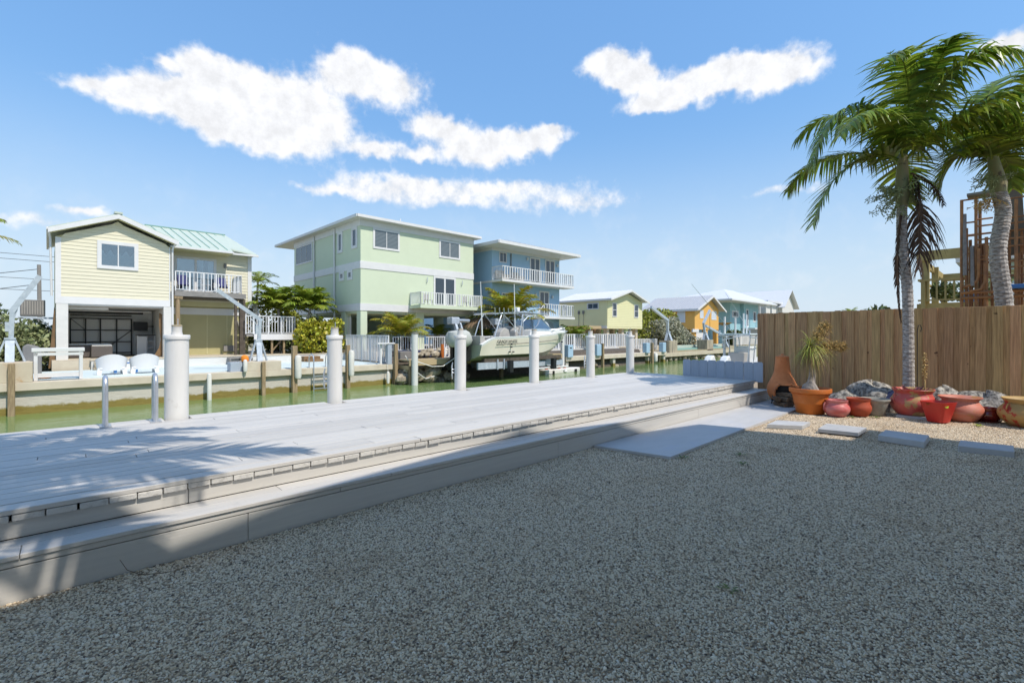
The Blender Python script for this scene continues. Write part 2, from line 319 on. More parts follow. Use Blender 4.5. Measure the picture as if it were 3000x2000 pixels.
K['rust'] = mat('rust_stained_concrete', (.58,.50,.38), (.52,.44,.33), .85, 1.5, c3=(.45,.22,.05), ns3=1.7, lo3=.56, hi3=.68)
K['blockconc'] = mat('stained_block', (.42,.36,.26), (.20,.175,.14), .9, 1.6, (2,2,.4), lo=.4, hi=.7, bump=.4, bs=10)
K['blueplastic'] = mat('blue_piling_wrap', (.36,.50,.62), (.32,.46,.58), .5, 1)
K['plastic'] = mat('white_plastic', (.70,.70,.70), rough=.35)
K['bluetable'] = mat('blue_plastic', (.05,.17,.42), rough=.4)
K['fender'] = mat('dock_fender', (.76,.74,.70), (.66,.63,.57), .5, 3, (1,1,.5))
K['orangevest'] = mat('orange_cloth', (.80,.24,.02), rough=.8)
K['lattice'] = mat('white_lattice', (.85,.85,.82), rough=.7)
K['wicker'] = mat('dark_wicker', (.075,.065,.06), (.12,.105,.095), .7, 30)
K['navy'] = mat('navy_cushion', (.035,.04,.14), rough=.8)
K['brown'] = mat('brown_board', (.22,.13,.06), (.17,.10,.045), .7, 3)
K['hull'] = mat('boat_gelcoat', (.80,.73,.62), (.76,.69,.58), .22, 1, coat=.4)
K['hullb'] = mat('boat_sage', (.46,.47,.375), (.42,.435,.345), .4, 1)
K['hulltop'] = mat('boat_white', (.78,.78,.77), rough=.25, coat=.3)
K['boattan'] = mat('boat_vinyl', (.42,.40,.37), (.37,.35,.32), .6, 3)
K['canvas'] = mat('grey_canvas', (.47,.48,.44), (.40,.41,.38), .85, 3, bump=.3, bs=6, bdist=.02)
K['text'] = mat('dark_lettering', (.03,.03,.035), rough=.4)
K['acunit'] = mat('ac_casing', (.20,.19,.18), (.16,.155,.15), .6, 3)
K['acfin'] = mat('ac_louvre', (.33,.31,.28), rough=.6)
K['thatch'] = mat('thatch', (.30,.20,.12), (.20,.13,.075), .95, 8, island=.4)
K['stucco_b'] = mat('neighbour_wall', (.42,.58,.62), rough=.7)
K['scaff'] = mat('rusty_scaffold', (.38,.18,.065), (.23,.11,.05), .7, 7, rnd=.2)
K['newtimber'] = mat('treated_pine', (.40,.31,.115), (.33,.25,.09), .75, 3, rnd=.15)
K['ply'] = mat('scaffold_plank', (.20,.185,.15), (.15,.14,.115), .85, 3, rnd=.15)
K['hedge'] = mat('hedge_leaf', (.21,.25,.10), (.30,.33,.16), .55, 2, island=.5, trans=.15, huernd=.02)
K['seagrape'] = mat('yellow_green_leaf', (.32,.34,.025), (.50,.46,.04), .45, 3, island=.5, trans=.2, huernd=.03)
K['buttonwood'] = mat('silver_leaf', (.42,.41,.30), (.30,.30,.20), .65, 2, island=.45, trans=.1)
K['treeleaf'] = mat('olive_leaf', (.24,.27,.03), (.36,.37,.05), .55, 2, island=.5, trans=.2)
K['darkleaf'] = mat('dark_leaf', (.08,.115,.03), (.14,.17,.05), .6, 2, island=.5, trans=.12)
K['bark'] = mat('bark', (.20,.16,.12), (.12,.095,.07), .9, 6)
K['land'] = mat('dry_ground', (.36,.31,.22), (.26,.24,.13), .95, .5, bump=.4, bs=5)
K['sand'] = mat('canal_bed', (.22,.22,.12), rough=1)
def water_mat():
    m, t = newmat('canal_water')
    g = N(t, 'ShaderNodeNewGeometry')
    v = N(t, 'ShaderNodeMapping', i={'Vector': g.outputs['Position'], 'Scale': (.8, 1.5, 1), 'Rotation': (0,0,.25)}).outputs[0]
    a = N(t, 'ShaderNodeTexNoise', i={'Vector': v, 'Scale': 1.5, 'Detail': 5, 'Roughness': .6, 'Distortion': .4})
    c = N(t, 'ShaderNodeTexNoise', i={'Vector': v, 'Scale': .22, 'Detail': 3})
    col = N(t, 'ShaderNodeMix', data_type='RGBA', i={0: c.outputs[0], 6: (.11,.20,.045,1), 7: (.19,.26,.11,1)})
    bp = N(t, 'ShaderNodeBump', i={'Height': a.outputs[0], 'Strength': .35, 'Distance': .06})
    b = N(t, 'ShaderNodeBsdfPrincipled', i={'Base Color': col.outputs[2], 'Roughness': .06, 'IOR': 1.33, 'Specular IOR Level': .5, 'Normal': bp.outputs[0]})
    N(t, 'ShaderNodeOutputMaterial', i={0: b.outputs[0]}); return m
K['water'] = water_mat()
def seawall_mat():
    m, t = newmat('tidal_seawall')
    g = N(t, 'ShaderNodeNewGeometry'); pos = g.outputs['Position']
    z = N(t, 'ShaderNodeSeparateXYZ', i={0: pos}).outputs[2]
    n = N(t, 'ShaderNodeTexNoise', i={'Vector': pos, 'Scale': 1.6, 'Detail': 8, 'Roughness': .7})
    nf = N(t, 'ShaderNodeTexNoise', i={'Vector': N(t, 'ShaderNodeMapping', i={'Vector': pos, 'Scale': (1,1,4)}).outputs[0], 'Scale': 3, 'Detail': 8, 'Roughness': .7})
    lvl = M(t, 'ADD', z, M(t, 'MULTIPLY', M(t, 'SUBTRACT', n.outputs[0], .5), .45))
    c = N(t, 'ShaderNodeMix', data_type='RGBA', i={0: nf.outputs[0], 6: (.60,.56,.49,1), 7: (.42,.385,.33,1)})
    k = N(t, 'ShaderNodeMapRange', i={0: lvl, 1: -1.40, 2: -1.48})
    al = N(t, 'ShaderNodeMix', data_type='RGBA', i={0: nf.outputs[0], 6: (.14,.105,.022,1), 7: (.30,.235,.06,1)})
    x = N(t, 'ShaderNodeMix', data_type='RGBA', i={0: k.outputs[0], 6: c.outputs[2], 7: al.outputs[2]})
    bp = N(t, 'ShaderNodeBump', i={'Height': nf.outputs[0], 'Strength': .7, 'Distance': .03})
    b = N(t, 'ShaderNodeBsdfPrincipled', i={'Base Color': x.outputs[2], 'Roughness': .9, 'Normal': bp.outputs[0]})
    N(t, 'ShaderNodeOutputMaterial', i={0: b.outputs[0]}); return m
K['seawall'] = seawall_mat()
# ================================================================== the setting
WZ = -1.75
struct('canal_bed', MB().quad((-2500,-2500,-3.4),(2500,-2500,-3.4),(2500,2500,-3.4),(-2500,2500,-3.4)), K['sand'])
struct('canal_water', MB().quad((-2400,-2400,WZ),(2400,-2400,WZ),(2400,2400,WZ),(-2400,2400,WZ)), K['water'])
struct('ground', MB().box(-300, 300, -300, 6.95, -3.3, -.03), K['gravel_bed'])
struct('far_ground', MB().box(-400, 700, .3, 1500, -3.3, -.62), K['land'], far=True)

# gravel: loose pebbles scattered over the yard
def gravel():
    x0, x1, y0, y1 = -1.6, 11.95, -1.6, 3.742
    nx, ny = 68, 27; vs = []; dens = []
    for j in range(ny+1):
        for i in range(nx+1):
            x = x0 + (x1-x0)*i/nx; y = y0 + (y1-y0)*j/ny
            d = math.hypot(x, y); vs.append((x, y, -.012 + .010*math.sin(x*1.7+y)*math.sin(y*2.3-x*.6)))
            on_slab = (4.85 < x < 11.05 and y > 2.86)
            dens.append(0 if on_slab else max(4200, min(9000, 11500 - d*900)))
    m = bpy.data.meshes.new('gravel')
    m.from_pydata(vs, [], [(j*(nx+1)+i, j*(nx+1)+i+1, (j+1)*(nx+1)+i+1, (j+1)*(nx+1)+i) for j in range(ny) for i in range(nx)])
    a = m.attributes.new('dens', 'FLOAT', 'POINT'); a.data.foreach_set('value', dens)
    m.materials.append(K['gravel_bed']); m.materials.append(K['pebble'])
    o = bpy.data.objects.new('gravel', m); COL.objects.link(o)
    tag(o, 'pale loose gravel covering the whole yard in front of the dock', 'gravel', kind='stuff')
    g = bpy.data.node_groups.new('pebble_scatter', 'GeometryNodeTree')
    g.interface.new_socket('Geometry', in_out='INPUT', socket_type='NodeSocketGeometry')
    g.interface.new_socket('Geometry', in_out='OUTPUT', socket_type='NodeSocketGeometry')
    gi = N(g, 'NodeGroupInput'); go = N(g, 'NodeGroupOutput')
    na = N(g, 'GeometryNodeInputNamedAttribute', data_type='FLOAT', i={'Name': 'dens'})
    dp = N(g, 'GeometryNodeDistributePointsOnFaces', i={'Mesh': gi.outputs[0]})
    g.links.new(na.outputs[0], dp.inputs['Density'])
    jn = N(g, 'GeometryNodeJoinGeometry')
    for k, sub in ((0, 2), (1, 1), (2, 2)):
        ic = N(g, 'GeometryNodeMeshIcoSphere', i={'Radius': .0062, 'Subdivisions': sub})
        nz = N(g, 'ShaderNodeTexNoise', noise_dimensions='4D', i={'Scale': 110., 'W': k*3.1, 'Detail': 1.})
        off = N(g, 'ShaderNodeVectorMath', operation='SCALE', i={0: N(g, 'ShaderNodeVectorMath', operation='SUBTRACT', i={0: nz.outputs['Color'], 1: (.5,.5,.5)}).outputs[0], 'Scale': .010})
        sp = N(g, 'GeometryNodeSetPosition', i={'Geometry': ic.outputs[0], 'Offset': off.outputs[0]})
        sm = N(g, 'GeometryNodeSetMaterial', i={'Geometry': sp.outputs[0]}); sm.inputs['Material'].default_value = K['pebble']
        gt = N(g, 'GeometryNodeGeometryToInstance', i={0: sm.outputs[0]})
        g.links.new(gt.outputs[0], jn.inputs[0])
    rs = N(g, 'FunctionNodeRandomValue', data_type='FLOAT_VECTOR'); rs.inputs[0].default_value = (.45,.45,.40); rs.inputs[1].default_value = (1.3,1.25,1.05)
    rr = N(g, 'FunctionNodeRandomValue', data_type='FLOAT_VECTOR'); rr.inputs[0].default_value = (-.5,-.5,0); rr.inputs[1].default_value = (.5,.5,6.28)
    ip = N(g, 'GeometryNodeInstanceOnPoints', i={'Points': dp.outputs[0], 'Instance': jn.outputs[0], 'Pick Instance': True, 'Rotation': rr.outputs[0], 'Scale': rs.outputs[0]})
    dp2 = N(g, 'GeometryNodeDistributePointsOnFaces', i={'Mesh': gi.outputs[0], 'Density': 60., 'Seed': 5})
    r2s = N(g, 'FunctionNodeRandomValue', data_type='FLOAT_VECTOR'); r2s.inputs[0].default_value = (1.3,1.2,.9); r2s.inputs[1].default_value = (2.5,2.1,1.3)
    ip2 = N(g, 'GeometryNodeInstanceOnPoints', i={'Points': dp2.outputs[0], 'Instance': jn.outputs[0], 'Pick Instance': True, 'Rotation': rr.outputs[0], 'Scale': r2s.outputs[0]})
    j2 = N(g, 'GeometryNodeJoinGeometry'); g.links.new(gi.outputs[0], j2.inputs[0]); g.links.new(ip.outputs[0], j2.inputs[0]); g.links.new(ip2.outputs[0], j2.inputs[0])
    g.links.new(j2.outputs[0], go.inputs[0])
    md = o.modifiers.new('pebbles', 'NODES'); md.node_group = g
gravel()

# concrete path at the foot of the steps
struct('concrete_path', MB().prism([(4.92,3.735),(5.12,2.78),(7.5,2.85),(9.6,2.9),(11.1,2.9),(11.1,3.735)], 'z', -.06, .022), K['slab'], org=(8,3.3,0))

# ================================================================== the dock
DX0, DX1, ZD = -4.0, 11.12, .425
dock = thing('dock', 'long grey painted timber dock with a step along its front edge', 'dock', (3.5, 5.6, 0))
y = 4.015; row = 0
NB = 22; pitch = (7.18-4.015)/NB
while row < NB:
    x = DX0 + rng.uniform(-2.4, -.2); first = True
    while x < DX1:
        L = rng.choice((2.44, 3.05, 3.66, 4.88)); a, b = max(x, DX0), min(x+L-.004, DX1)
        if row == 0: a, b = max(x, DX0), min(x+L-.006, DX1)
        if b - a > .15:
            dz = rng.uniform(-.0012, .0012)
            y0, y1 = y+.0038, y+pitch-.0038
            segs = [(a, b)]
            if row >= NB-2:      # boards notched round the mooring posts
                for px_, pr in ((.96,.135),(2.93,.118),(5.28,.118),(7.23,.118),(9.17,.118),(10.87,.118)):
                    ns = []
                    for s0, s1 in segs:
                        if s0 < px_-pr and s1 > px_+pr: ns += [(s0, px_-pr), (px_+pr, s1)]
                        else: ns.append((s0, s1))
                    segs = ns
            for s0, s1 in segs:
                if s1 - s0 > .05: MB().box(s0, s1, y0, y1, ZD-.030+dz, ZD+dz).build('deck_board', K['deck'], dock, bevel=.004)
        x += L
    y += pitch; row += 1
# lower layer of planks laid crosswise; their sawn ends show along the front
x = DX0; k = 0
while x < DX1-.1:
    w = rng.uniform(.134, .141); fy = 4.02 + rng.uniform(-.006, .008); dz = rng.uniform(-.003, .003)
    MB().box(x, min(x+w, DX1), fy, 7.12, ZD-.074+dz, ZD-.034+dz).build('under_plank', K['deck_end'], dock, bevel=.006)
    x += w + rng.choice((.004, .005, .006, .012)); k += 1
MB().box(DX0, DX1, 4.12, 7.05, ZD-.30, ZD-.08).build('gap_shade_fill', K['dark'], dock)  # solid near-black fill, paints in the shade below the deck gaps
def runs(y0, y1, z0, z1, cuts, name, m, x0=DX0, x1=DX1, bev=.004):
    xs = [x0] + [c for c in cuts if x0 < c < x1] + [x1]
    for a, b in zip(xs, xs[1:]): MB().box(a+.0015, b-.0015, y0, y1, z0, z1).build(name, m, dock, bevel=bev)
runs(4.046, 4.072, .247, ZD-.078, (.62, 3.9, 7.4, 9.3), 'riser_board', K['fascia'])
runs(3.735, 3.895, .218, .245, (-.2, 2.05, 5.1, 8.4), 'tread_board', K['deck'])
runs(3.899, 4.043, .218, .245, (1.2, 4.3, 6.2, 9.6), 'tread_board', K['deck'])
runs(3.748, 3.785, .179, .214, (-1, 1.6, 4.75, 8.9), 'trim_board', K['fascia'])
runs(3.752, 3.79, -.04, .174, (-1.5, .93, 4.25, 7.85), 'front_board', K['fascia'])
MB().box(DX0, DX1-.03, 3.80, 4.05, -.02, .214).build('step_core', K['dark'], dock)  # near-black fill, paints shade into the gaps of the step
MB().box(DX1-.02, DX1, 3.76, 4.08, .004, .216).build('end_board', K['fascia'], dock)
MB().box(DX1-.02, DX1, 4.10, 7.12, .03, ZD-.08).build('end_board', K['fascia'], dock)
MB().box(DX0, DX1, 7.13, 7.17, ZD-.30, ZD-.036).build('water_side_board', K['fascia'], dock)
for x in (-2.2, 0, 2.2, 4.4, 6.6, 8.8, 10.6): MB().tube([(x, 6.98, -3.2), (x, 6.98, .12)], .11, 10).build('support_pile', K['timber'], dock)

# mooring posts
places = ['leftmost', 'second from left', 'third from left', 'fourth from left', 'fifth from left', 'rightmost']
for i, (x, r) in enumerate(((.96,.125),(2.93,.107),(5.28,.105),(7.23,.105),(9.17,.104),(10.87,.104))):
    z1 = (1.44,1.43,1.425,1.43,1.41,1.415)[i]; Y = 7.065
    p = thing('mooring_post', 'white sleeved mooring post on the dock edge, %s of the six' % places[i], 'post', (x, Y, ZD), 'white mooring posts along the dock')
    p.rotation_euler = (rng.uniform(-.006,.006), rng.uniform(-.006,.006), 0)
    MB().lathe([(r,-2.9),(r,z1-.055)], (x,Y,0), 32).build('sleeve', K['pile'], p, smooth=True)
    MB().lathe([(r+.012,z1-.055),(r+.013,z1-.05),(r+.013,z1-.006),(r+.008,z1),(.02,z1+.004)], (x,Y,0), 32).build('cap', K['pile'], p, smooth=True)
    st = MB().lathe([(.062,z1),(.056,z1+.03),(.054,z1+.035),(.054,z1+.10)], (x,Y,0), 20).build('collar', K['pilecap'], p, smooth=True)
    MB().lathe([(.056,z1+.10),(.055,z1+.118),(.05,z1+.122)], (x,Y,0), 20).build('timber_top', K['pilewood'], st, smooth=True)
    MB().tube([(x+.01,Y,z1+.12),(x+.01,Y,z1+.20)], .006, 6).build('bolt', K['alu'], st)
    if i in (1, 2, 4):
        cx, cy = x - (r+.03)*.8, Y + (r+.03)*.6
        c = MB().tube([(cx-.005,cy,.62),(cx-.02,cy,.68),(cx-.02,cy,.86),(cx-.005,cy,.93)], [.008,.014,.014,.008], 8)
        c.tube([(x-r*.6,Y+r*.5,.74),(cx-.02,cy,.74)], .012, 6).tube([(x-r*.6,Y+r*.5,.80),(cx-.02,cy,.80)], .012, 6)
        c.build('cleat', K['alu'], p, smooth=True)

# boarding ladder hand loops
lad = thing('dock_ladder', 'pair of aluminium ladder grab loops at the near end of the dock', 'ladder', (.5, 6.95, ZD))
for x in (.29, .735):
    MB().tube([(x,6.87,ZD-.02),(x,6.87,.86)] + [(x, 6.87+.085-.085*math.cos(a), .86+.11*math.sin(a)) for a in [PI*k/8 for k in range(1,8)]] + [(x,7.04,.86),(x,7.04,ZD-.02)], .024, 12).build('grab_loop', K['alu'], lad, smooth=True)
    MB().box(x-.05,x+.05,6.82,7.09,ZD+.001,ZD+.012).build('foot_plate', K['alu'], lad)
    MB().tube([(x,7.22,ZD-.1),(x,7.22,-2.4)], .022, 8).build('side_rail', K['alu'], lad, smooth=True)
    MB().tube([(x,7.04,ZD-.05),(x,7.22,ZD-.1)], .02, 8).build('bracket', K['alu'], lad, smooth=True)
for z in (.05,-.25,-.55,-.85,-1.15,-1.45): MB().box(.29,.735,7.2,7.26,z,z+.03).build('rung', K['alu'], lad)

# low grey picket fence at the end of the dock
lf = thing('low_fence', 'short blue grey painted picket fence across the far end of the dock', 'fence', (DX1+.03, 4.8, ZD))
def dogear(w, h, c=.022): return [(-w/2,0),(w/2,0),(w/2,h-c),(w/2-c,h),(-w/2+c,h),(-w/2,h-c)]
ny = 9; py0, py1 = 3.86, 5.72; pw = (py1-py0)/ny
for i in range(ny):
    yc = py1 - pw*(i+.5); x = DX1+.012+(i%2)*.004
    MB().prism([(yc+a, .385+b) for a, b in dogear(pw-.006, .44+rng.uniform(-.006,.006), .028)], 'x', x, x+.018).build('picket', K['greypaint'], lf, bevel=.002)
MB().box(DX1+.036, DX1+.07, py0+.05, py1-.05, .52, .60).build('rail', K['greypaint'], lf)
MB().box(DX1+.036, DX1+.07, py0+.05, py1-.05, .70, .77).build('rail', K['greypaint'], lf)

# tall brown board fence on the right
bf = thing('board_fence', 'tall brown stained dog-eared board fence behind the pots', 'fence', (12.0, 2, 0))
def fx(y): return 12.0 + (4.28-y)*.035
y = 4.28; i = 0
fm = {}
while y > -3.6:
    front = i % 2 == 0
    w = rng.uniform(.136,.141); h = 1.925 + (4.28-y)*.003 + rng.uniform(-.008,.008)
    x = fx(y) - (0 if front else -.021)
    yc = y - w/2
    mb = MB().prism([(a, b) for a, b in dogear(w, h)], 'x', 0, .018)
    o = mb.build('picket', K['fence'], None, bevel=.003); o.parent = bf; o.location = (x-12.0, yc-2, .015)
    o.rotation_euler = (rng.uniform(-.004,.004), rng.uniform(-.003,.003), .035)
    y -= (w - .032) if front else (w - .026)
    i += 1
for z in (.32, 1.0, 1.66): MB().beam((fx(4.2)+.07,4.2,z),(fx(-3.5)+.07,-3.5,z),.09,.045,(1,0,0)).build('rail', K['fence'], bf)
for yy in (4.15, 1.75, -.65, -3.05): MB().box(fx(yy)+.1,fx(yy)+.19,yy-.045,yy+.045,0,1.8).build('fence_post', K['fence'], bf)

# stepping stones
def stone(label, corners, z0, z1, slats=False):
    cx = sum(c[0] for c in corners)/4; cy = sum(c[1] for c in corners)/4
    if not slats:
        return solo('stepping_stone', label, 'paver', MB().prism(corners, 'z', z0, z1), K['paver'], (cx,cy,0), 'stepping stones in the gravel', bevel=.006)
    t = thing('stepping_stone', label, 'paver', (cx,cy,0), 'stepping stones in the gravel')
    A, B, C, D = [Vector((*c,0)) for c in corners]      # A-B runs along the slats
    n = 5
    for k in range(n):
        f0, f1 = k/n+.014, (k+1)/n-.014
        q = [A.lerp(D,f0), B.lerp(C,f0), B.lerp(C,f1), A.lerp(D,f1)]
        MB().prism([(p.x,p.y) for p in q], 'z', z0+.02, z1).build('slat', K['paver'], t, bevel=.003)
    q = [A.lerp(C,.02), B.lerp(D,.02), C.lerp(A,.02), D.lerp(B,.02)]
    MB().prism([(p.x,p.y) for p in q], 'z', z0, z1-.034).build('base', K['dark'], t)  # near-black base paints in the shade of the grooves
    return t
stone('grey stepping stone nearest the concrete path, in sun', [(8.39,2.70),(8.60,2.28),(8.17,2.27),(7.90,2.68)], -.01, .055)
stone('grooved grey stepping stone of five slats, half in sun', [(8.62,2.06),(8.66,1.56),(8.11,1.56),(8.03,2.03)], -.01, .062, True)
stone('grey stepping stone in shade in front of the large peeling pot', [(8.6,1.33),(8.57,.85),(8.0,.84),(8.08,1.33)], -.01, .072)
stone('grey stepping stone in shade nearest the tan pot', [(8.5,.54),(8.56,.06),(8.12,.05),(8.05,.53)], -.01, .068)
stone('grey stepping stone cut off by the right edge of the picture', [(7.65,-.05),(7.7,-.55),(7.12,-.55),(7.1,-.03)], -.01, .06)

# the house behind the camera whose gable throws the shade over the yard
hb = thing('stilt_house', 'pale house with a low gable roof standing behind the camera', 'house', (3, -6, 0))
MB().box(-6.5, 7.3, -11, -1.7, 2.7, 5.0).build('wall', K['whitewall'], hb)
for x in (-6.2, -2, 2.5, 7.0):
    for y in (-10.7, -6.3, -2.0): MB().box(x-.2, x+.2, y-.2, y+.2, -.03, 2.7).build('stilt', K['whitewall'], hb)
RF = [(-7.5,4.5),(.65,6.0),(4.78,6.78),(8.04,5.68)]
mb = MB()
lo = [(x,z-.12) for x,z in reversed(RF)]
mb.prism(RF+lo, 'y', -12, -.6)
mb.build('roof', K['greyroof'], hb)
MB().add([(7.9,-.62,5.55),(8.04,-.6,5.68),(8.62,-2.5,5.68),(8.62,-2.5,5.55),(7.9,-2.5,5.55),(7.9,-2.5,5.72)], [(0,1,2,3),(0,4,5,1),(1,5,2),(0,3,4),(3,2,5,4)]).build('eave_return', K['greyroof'], hb)
MB().box(7.9, 9.6, -12, -2.5, 5.50, 5.68).build('side_roof', K['greyroof'], hb)
MB().box(7.31, 9.0, -11, -3.2, 2.7, 5.4).build('side_wall', K['whitewall'], hb)
MB().box(-6.4, 7.2, -1.69, -1.6, 2.65, 2.95).build('belt_board', K['white'], hb)
for x in (-4, -1, 2, 5):
    w = MB().box(x, x+1.4, -1.70, -1.66, 3.2, 4.5).build('window', K['white'], hb); MB().box(x+.08, x+1.32, -1.665, -1.65, 3.28, 4.42).build('pane', K['pane'], w)
# ================================================================== pots, plants and rocks along the fence
CR = Vector((math.sin(CAM_AZ), -math.cos(CAM_AZ), 0)); CF = Vector((math.cos(CAM_AZ), math.sin(CAM_AZ), 0)); UP = Vector((0,0,1))
def wob(mb, amp, sc, seed):
    r = random.Random(seed); ph = [r.uniform(0,6.28) for _ in range(9)]
    out = []
    for x,y,z in mb.v:
        d = amp*(math.sin(x*sc+ph[0]+math.sin(y*sc*1.3+ph[3]))+math.sin(y*sc*.9+ph[1]+math.sin(z*sc*1.7+ph[4]))+math.sin(z*sc*1.2+ph[2]+math.sin(x*sc*1.9+ph[5])))/3
        out.append((x+d, y+d*.7*math.cos(ph[6]), z+d*.8))
    mb.v = out; return mb
def jar(name, label, m, c, prof, soil=None, handles=None, group='pots along the fence', n=28):
    t = thing(name, label, 'pot', c, group)
    MB().lathe(prof, c, n, cap=False).build('body', m, t, smooth=True)
    MB().lathe([(prof[0][0]-.004,.006),(.001,.006)], c, n, cap=False).build('base', m, t)
    if soil: MB().lathe([(soil[0],soil[1]),(soil[0]*.5,soil[1]+.012),(.001,soil[1]+.006)], c, n, cap=False).build('soil', K['soil'], t, smooth=True)
    if handles:
        hr, hz0, hz1, az = handles
        for s in (0, PI):
            a = az+s; dx, dy = math.cos(a), math.sin(a)
            pts = [(c[0]+dx*r_, c[1]+dy*r_, z_) for r_, z_ in ((hr,hz1),(hr+.025,hz1+.004),(hr+.045,(hz0+hz1)/2),(hr+.035,hz0-.005),(hr+.012,hz0-.01))]
            MB().tube(pts, .012, 8).build('handle', m, t, smooth=True)
    return t
def bellied(rim, belly, neck, foot, h):
    return [(foot,0),(foot*1.15,.01*h),(belly*.90,h*.22),(belly*.985,h*.36),(belly,h*.46),(belly*.97,h*.58),(belly*.86,h*.70),(neck*1.02,h*.79),(neck,h*.83),(neck*1.04,h*.87),(rim*.97,h*.955),(rim,h*.985),(rim*.985,h),(rim*.93,h*.99),(neck*.93,h*.86),(belly*.88,h*.6),(belly*.85,h*.4)]
HAZ = math.atan2(CR.y, CR.x)
# tall terracotta tub with the ponytail palm
c = (9.99, 2.65, 0)
jar('plant_tub', 'large orange terracotta tub holding the ponytail palm', K['terracotta'], c,
    [(.222,0),(.228,.01),(.262,.18),(.266,.185),(.266,.195),(.288,.335),(.305,.34),(.308,.352),(.300,.362),(.318,.372),(.338,.385),(.342,.44),(.336,.455),(.318,.458),(.305,.44),(.285,.33)], soil=(.29,.41), n=40)
jar('round_pot', 'small pink and red glazed round pot beside the orange tub', K['pinkpot'], (9.95,2.23,0), bellied(.175,.205,.155,.12,.285), (.15,.2), (.18,.15,.23,HAZ))
jar('round_pot', 'small matt brick red round pot with side handles', K['brickpot'], (10.27,1.97,0), bellied(.185,.195,.165,.12,.31), (.16,.22), (.175,.17,.25,HAZ))
t = jar('flared_pot', 'grey concrete flared pot in front of the big boulder', K['greypot'], (10.63,1.80,0), [(.14,0),(.15,.01),(.175,.12),(.178,.125),(.20,.2),(.222,.255),(.232,.262),(.232,.29),(.222,.292),(.205,.27),(.16,.12)], (.17,.16))
p5 = jar('round_pot', 'large round pot of peeling red paint over tan clay holding red succulents', K['peelpot'], (10.92,1.30,.03), bellied(.302,.335,.262,.20,.455), (.27,.36), (.30,.26,.37,HAZ))
solo('paver_plate', 'thin grey paver lying under the large peeling pot', 'paver', MB().box(10.62,11.1,1.02,1.5,-.01,.03), K['paver'], (10.86,1.26,0), bevel=.004)
p7 = jar('round_pot', 'large salmon pink round pot behind the red square planter', K['salmonpot'], (10.98,.70,0), bellied(.285,.30,.23,.18,.40), (.2,.28), (.265,.21,.31,HAZ))
jar('small_pot', 'small dark red glazed pot on a saucer between two large pots', K['redglaze'], (11.15,.37,0), [(.12,.025),(.13,.03),(.16,.07),(.165,.12),(.158,.165),(.150,.172),(.152,.18),(.158,.2),(.16,.225),(.152,.228),(.14,.2)], (.13,.19))
solo('saucer', 'dark red glazed saucer under the small glazed pot', 'saucer', MB().lathe([(.12,0),(.15,.005),(.165,.028),(.155,.030),(.12,.018)], (11.15,.37,0), 24), K['redglaze'], (11.15,.37,0), smooth=True)
jar('round_pot', 'large tan round pot with flaking red paint at the right edge', K['tanpot'], (11.0,-.09,0), bellied(.315,.36,.27,.20,.44), (.28,.36), (.31,.24,.35,HAZ))
# square red planter
sq = thing('square_planter', 'glossy red square tapered planter with lime green leaves', 'pot', (10.50,.93,0), 'pots along the fence')
def sqring(w, z, rot, rc=.05):
    out = []
    for k in range(4):
        a0 = rot + k*PI/2
        for j in range(5):
            a = a0 - PI/4 + PI/2*j/4 if False else a0 + (j-2)*PI/8*.9
            cxx = (w-rc)*math.sqrt(2)*math.cos(a0); cyy = (w-rc)*math.sqrt(2)*math.sin(a0)
            out.append((10.50+cxx+rc*math.cos(a), .93+cyy+rc*math.sin(a), z))
    return out
mb = MB(); rings = [(.135,0),(.15,.004),(.232,.325),(.238,.335),(.228,.337),(.215,.30),(.17,.1)]
vs = []
for w, z in rings: vs += sqring(w*.78, z, CAM_AZ+PI/4+.32)
n = 20
mb.add(vs, [(i*n+j,i*n+(j+1)%n,(i+1)*n+(j+1)%n,(i+1)*n+j) for i in range(len(rings)-1) for j in range(n)]+[tuple(range(n-1,-1,-1))])
mb.build('body', K['redpot'], sq, smooth=True)
MB().add(sqring(.16,.27,CAM_AZ+PI/4+.32), [tuple(range(20))]).build('soil', K['soil'], sq)
def leafcard(mb, p, d, up, L, w, curl=.25, seg=3):
    d = d.normalized(); s = d.cross(up).normalized(); nrm = s.cross(d)
    pts = []
    for i in range(seg+1):
        f = i/seg; q = p + d*L*f - nrm*curl*L*f*f*-1*-1
        ww = w*math.sin(PI*min(.93,.08+f*.86))
        pts += [q - s*ww + nrm*ww*.25, q, q + s*ww + nrm*ww*.25]
    fs = []
    for i in range(seg):
        a = i*3; fs += [(a,a+1,a+4,a+3),(a+1,a+2,a+5,a+4)]
    mb.add(pts, fs)
r2 = random.Random(5)
mb = MB()
for k in range(15):
    a = r2.uniform(0,6.28); e = r2.uniform(.15,.7); q = Vector((10.50+r2.uniform(-.11,.11), .93+r2.uniform(-.11,.11), .28))
    leafcard(mb, q, Vector((math.cos(a),math.sin(a),e)), UP, r2.uniform(.07,.12), .045, .35)
solo('leafy_seedling', 'lime green leafy plant growing in the red square planter', 'plant', mb, K['lettuce'], (10.5,.93,.27), smooth=True)
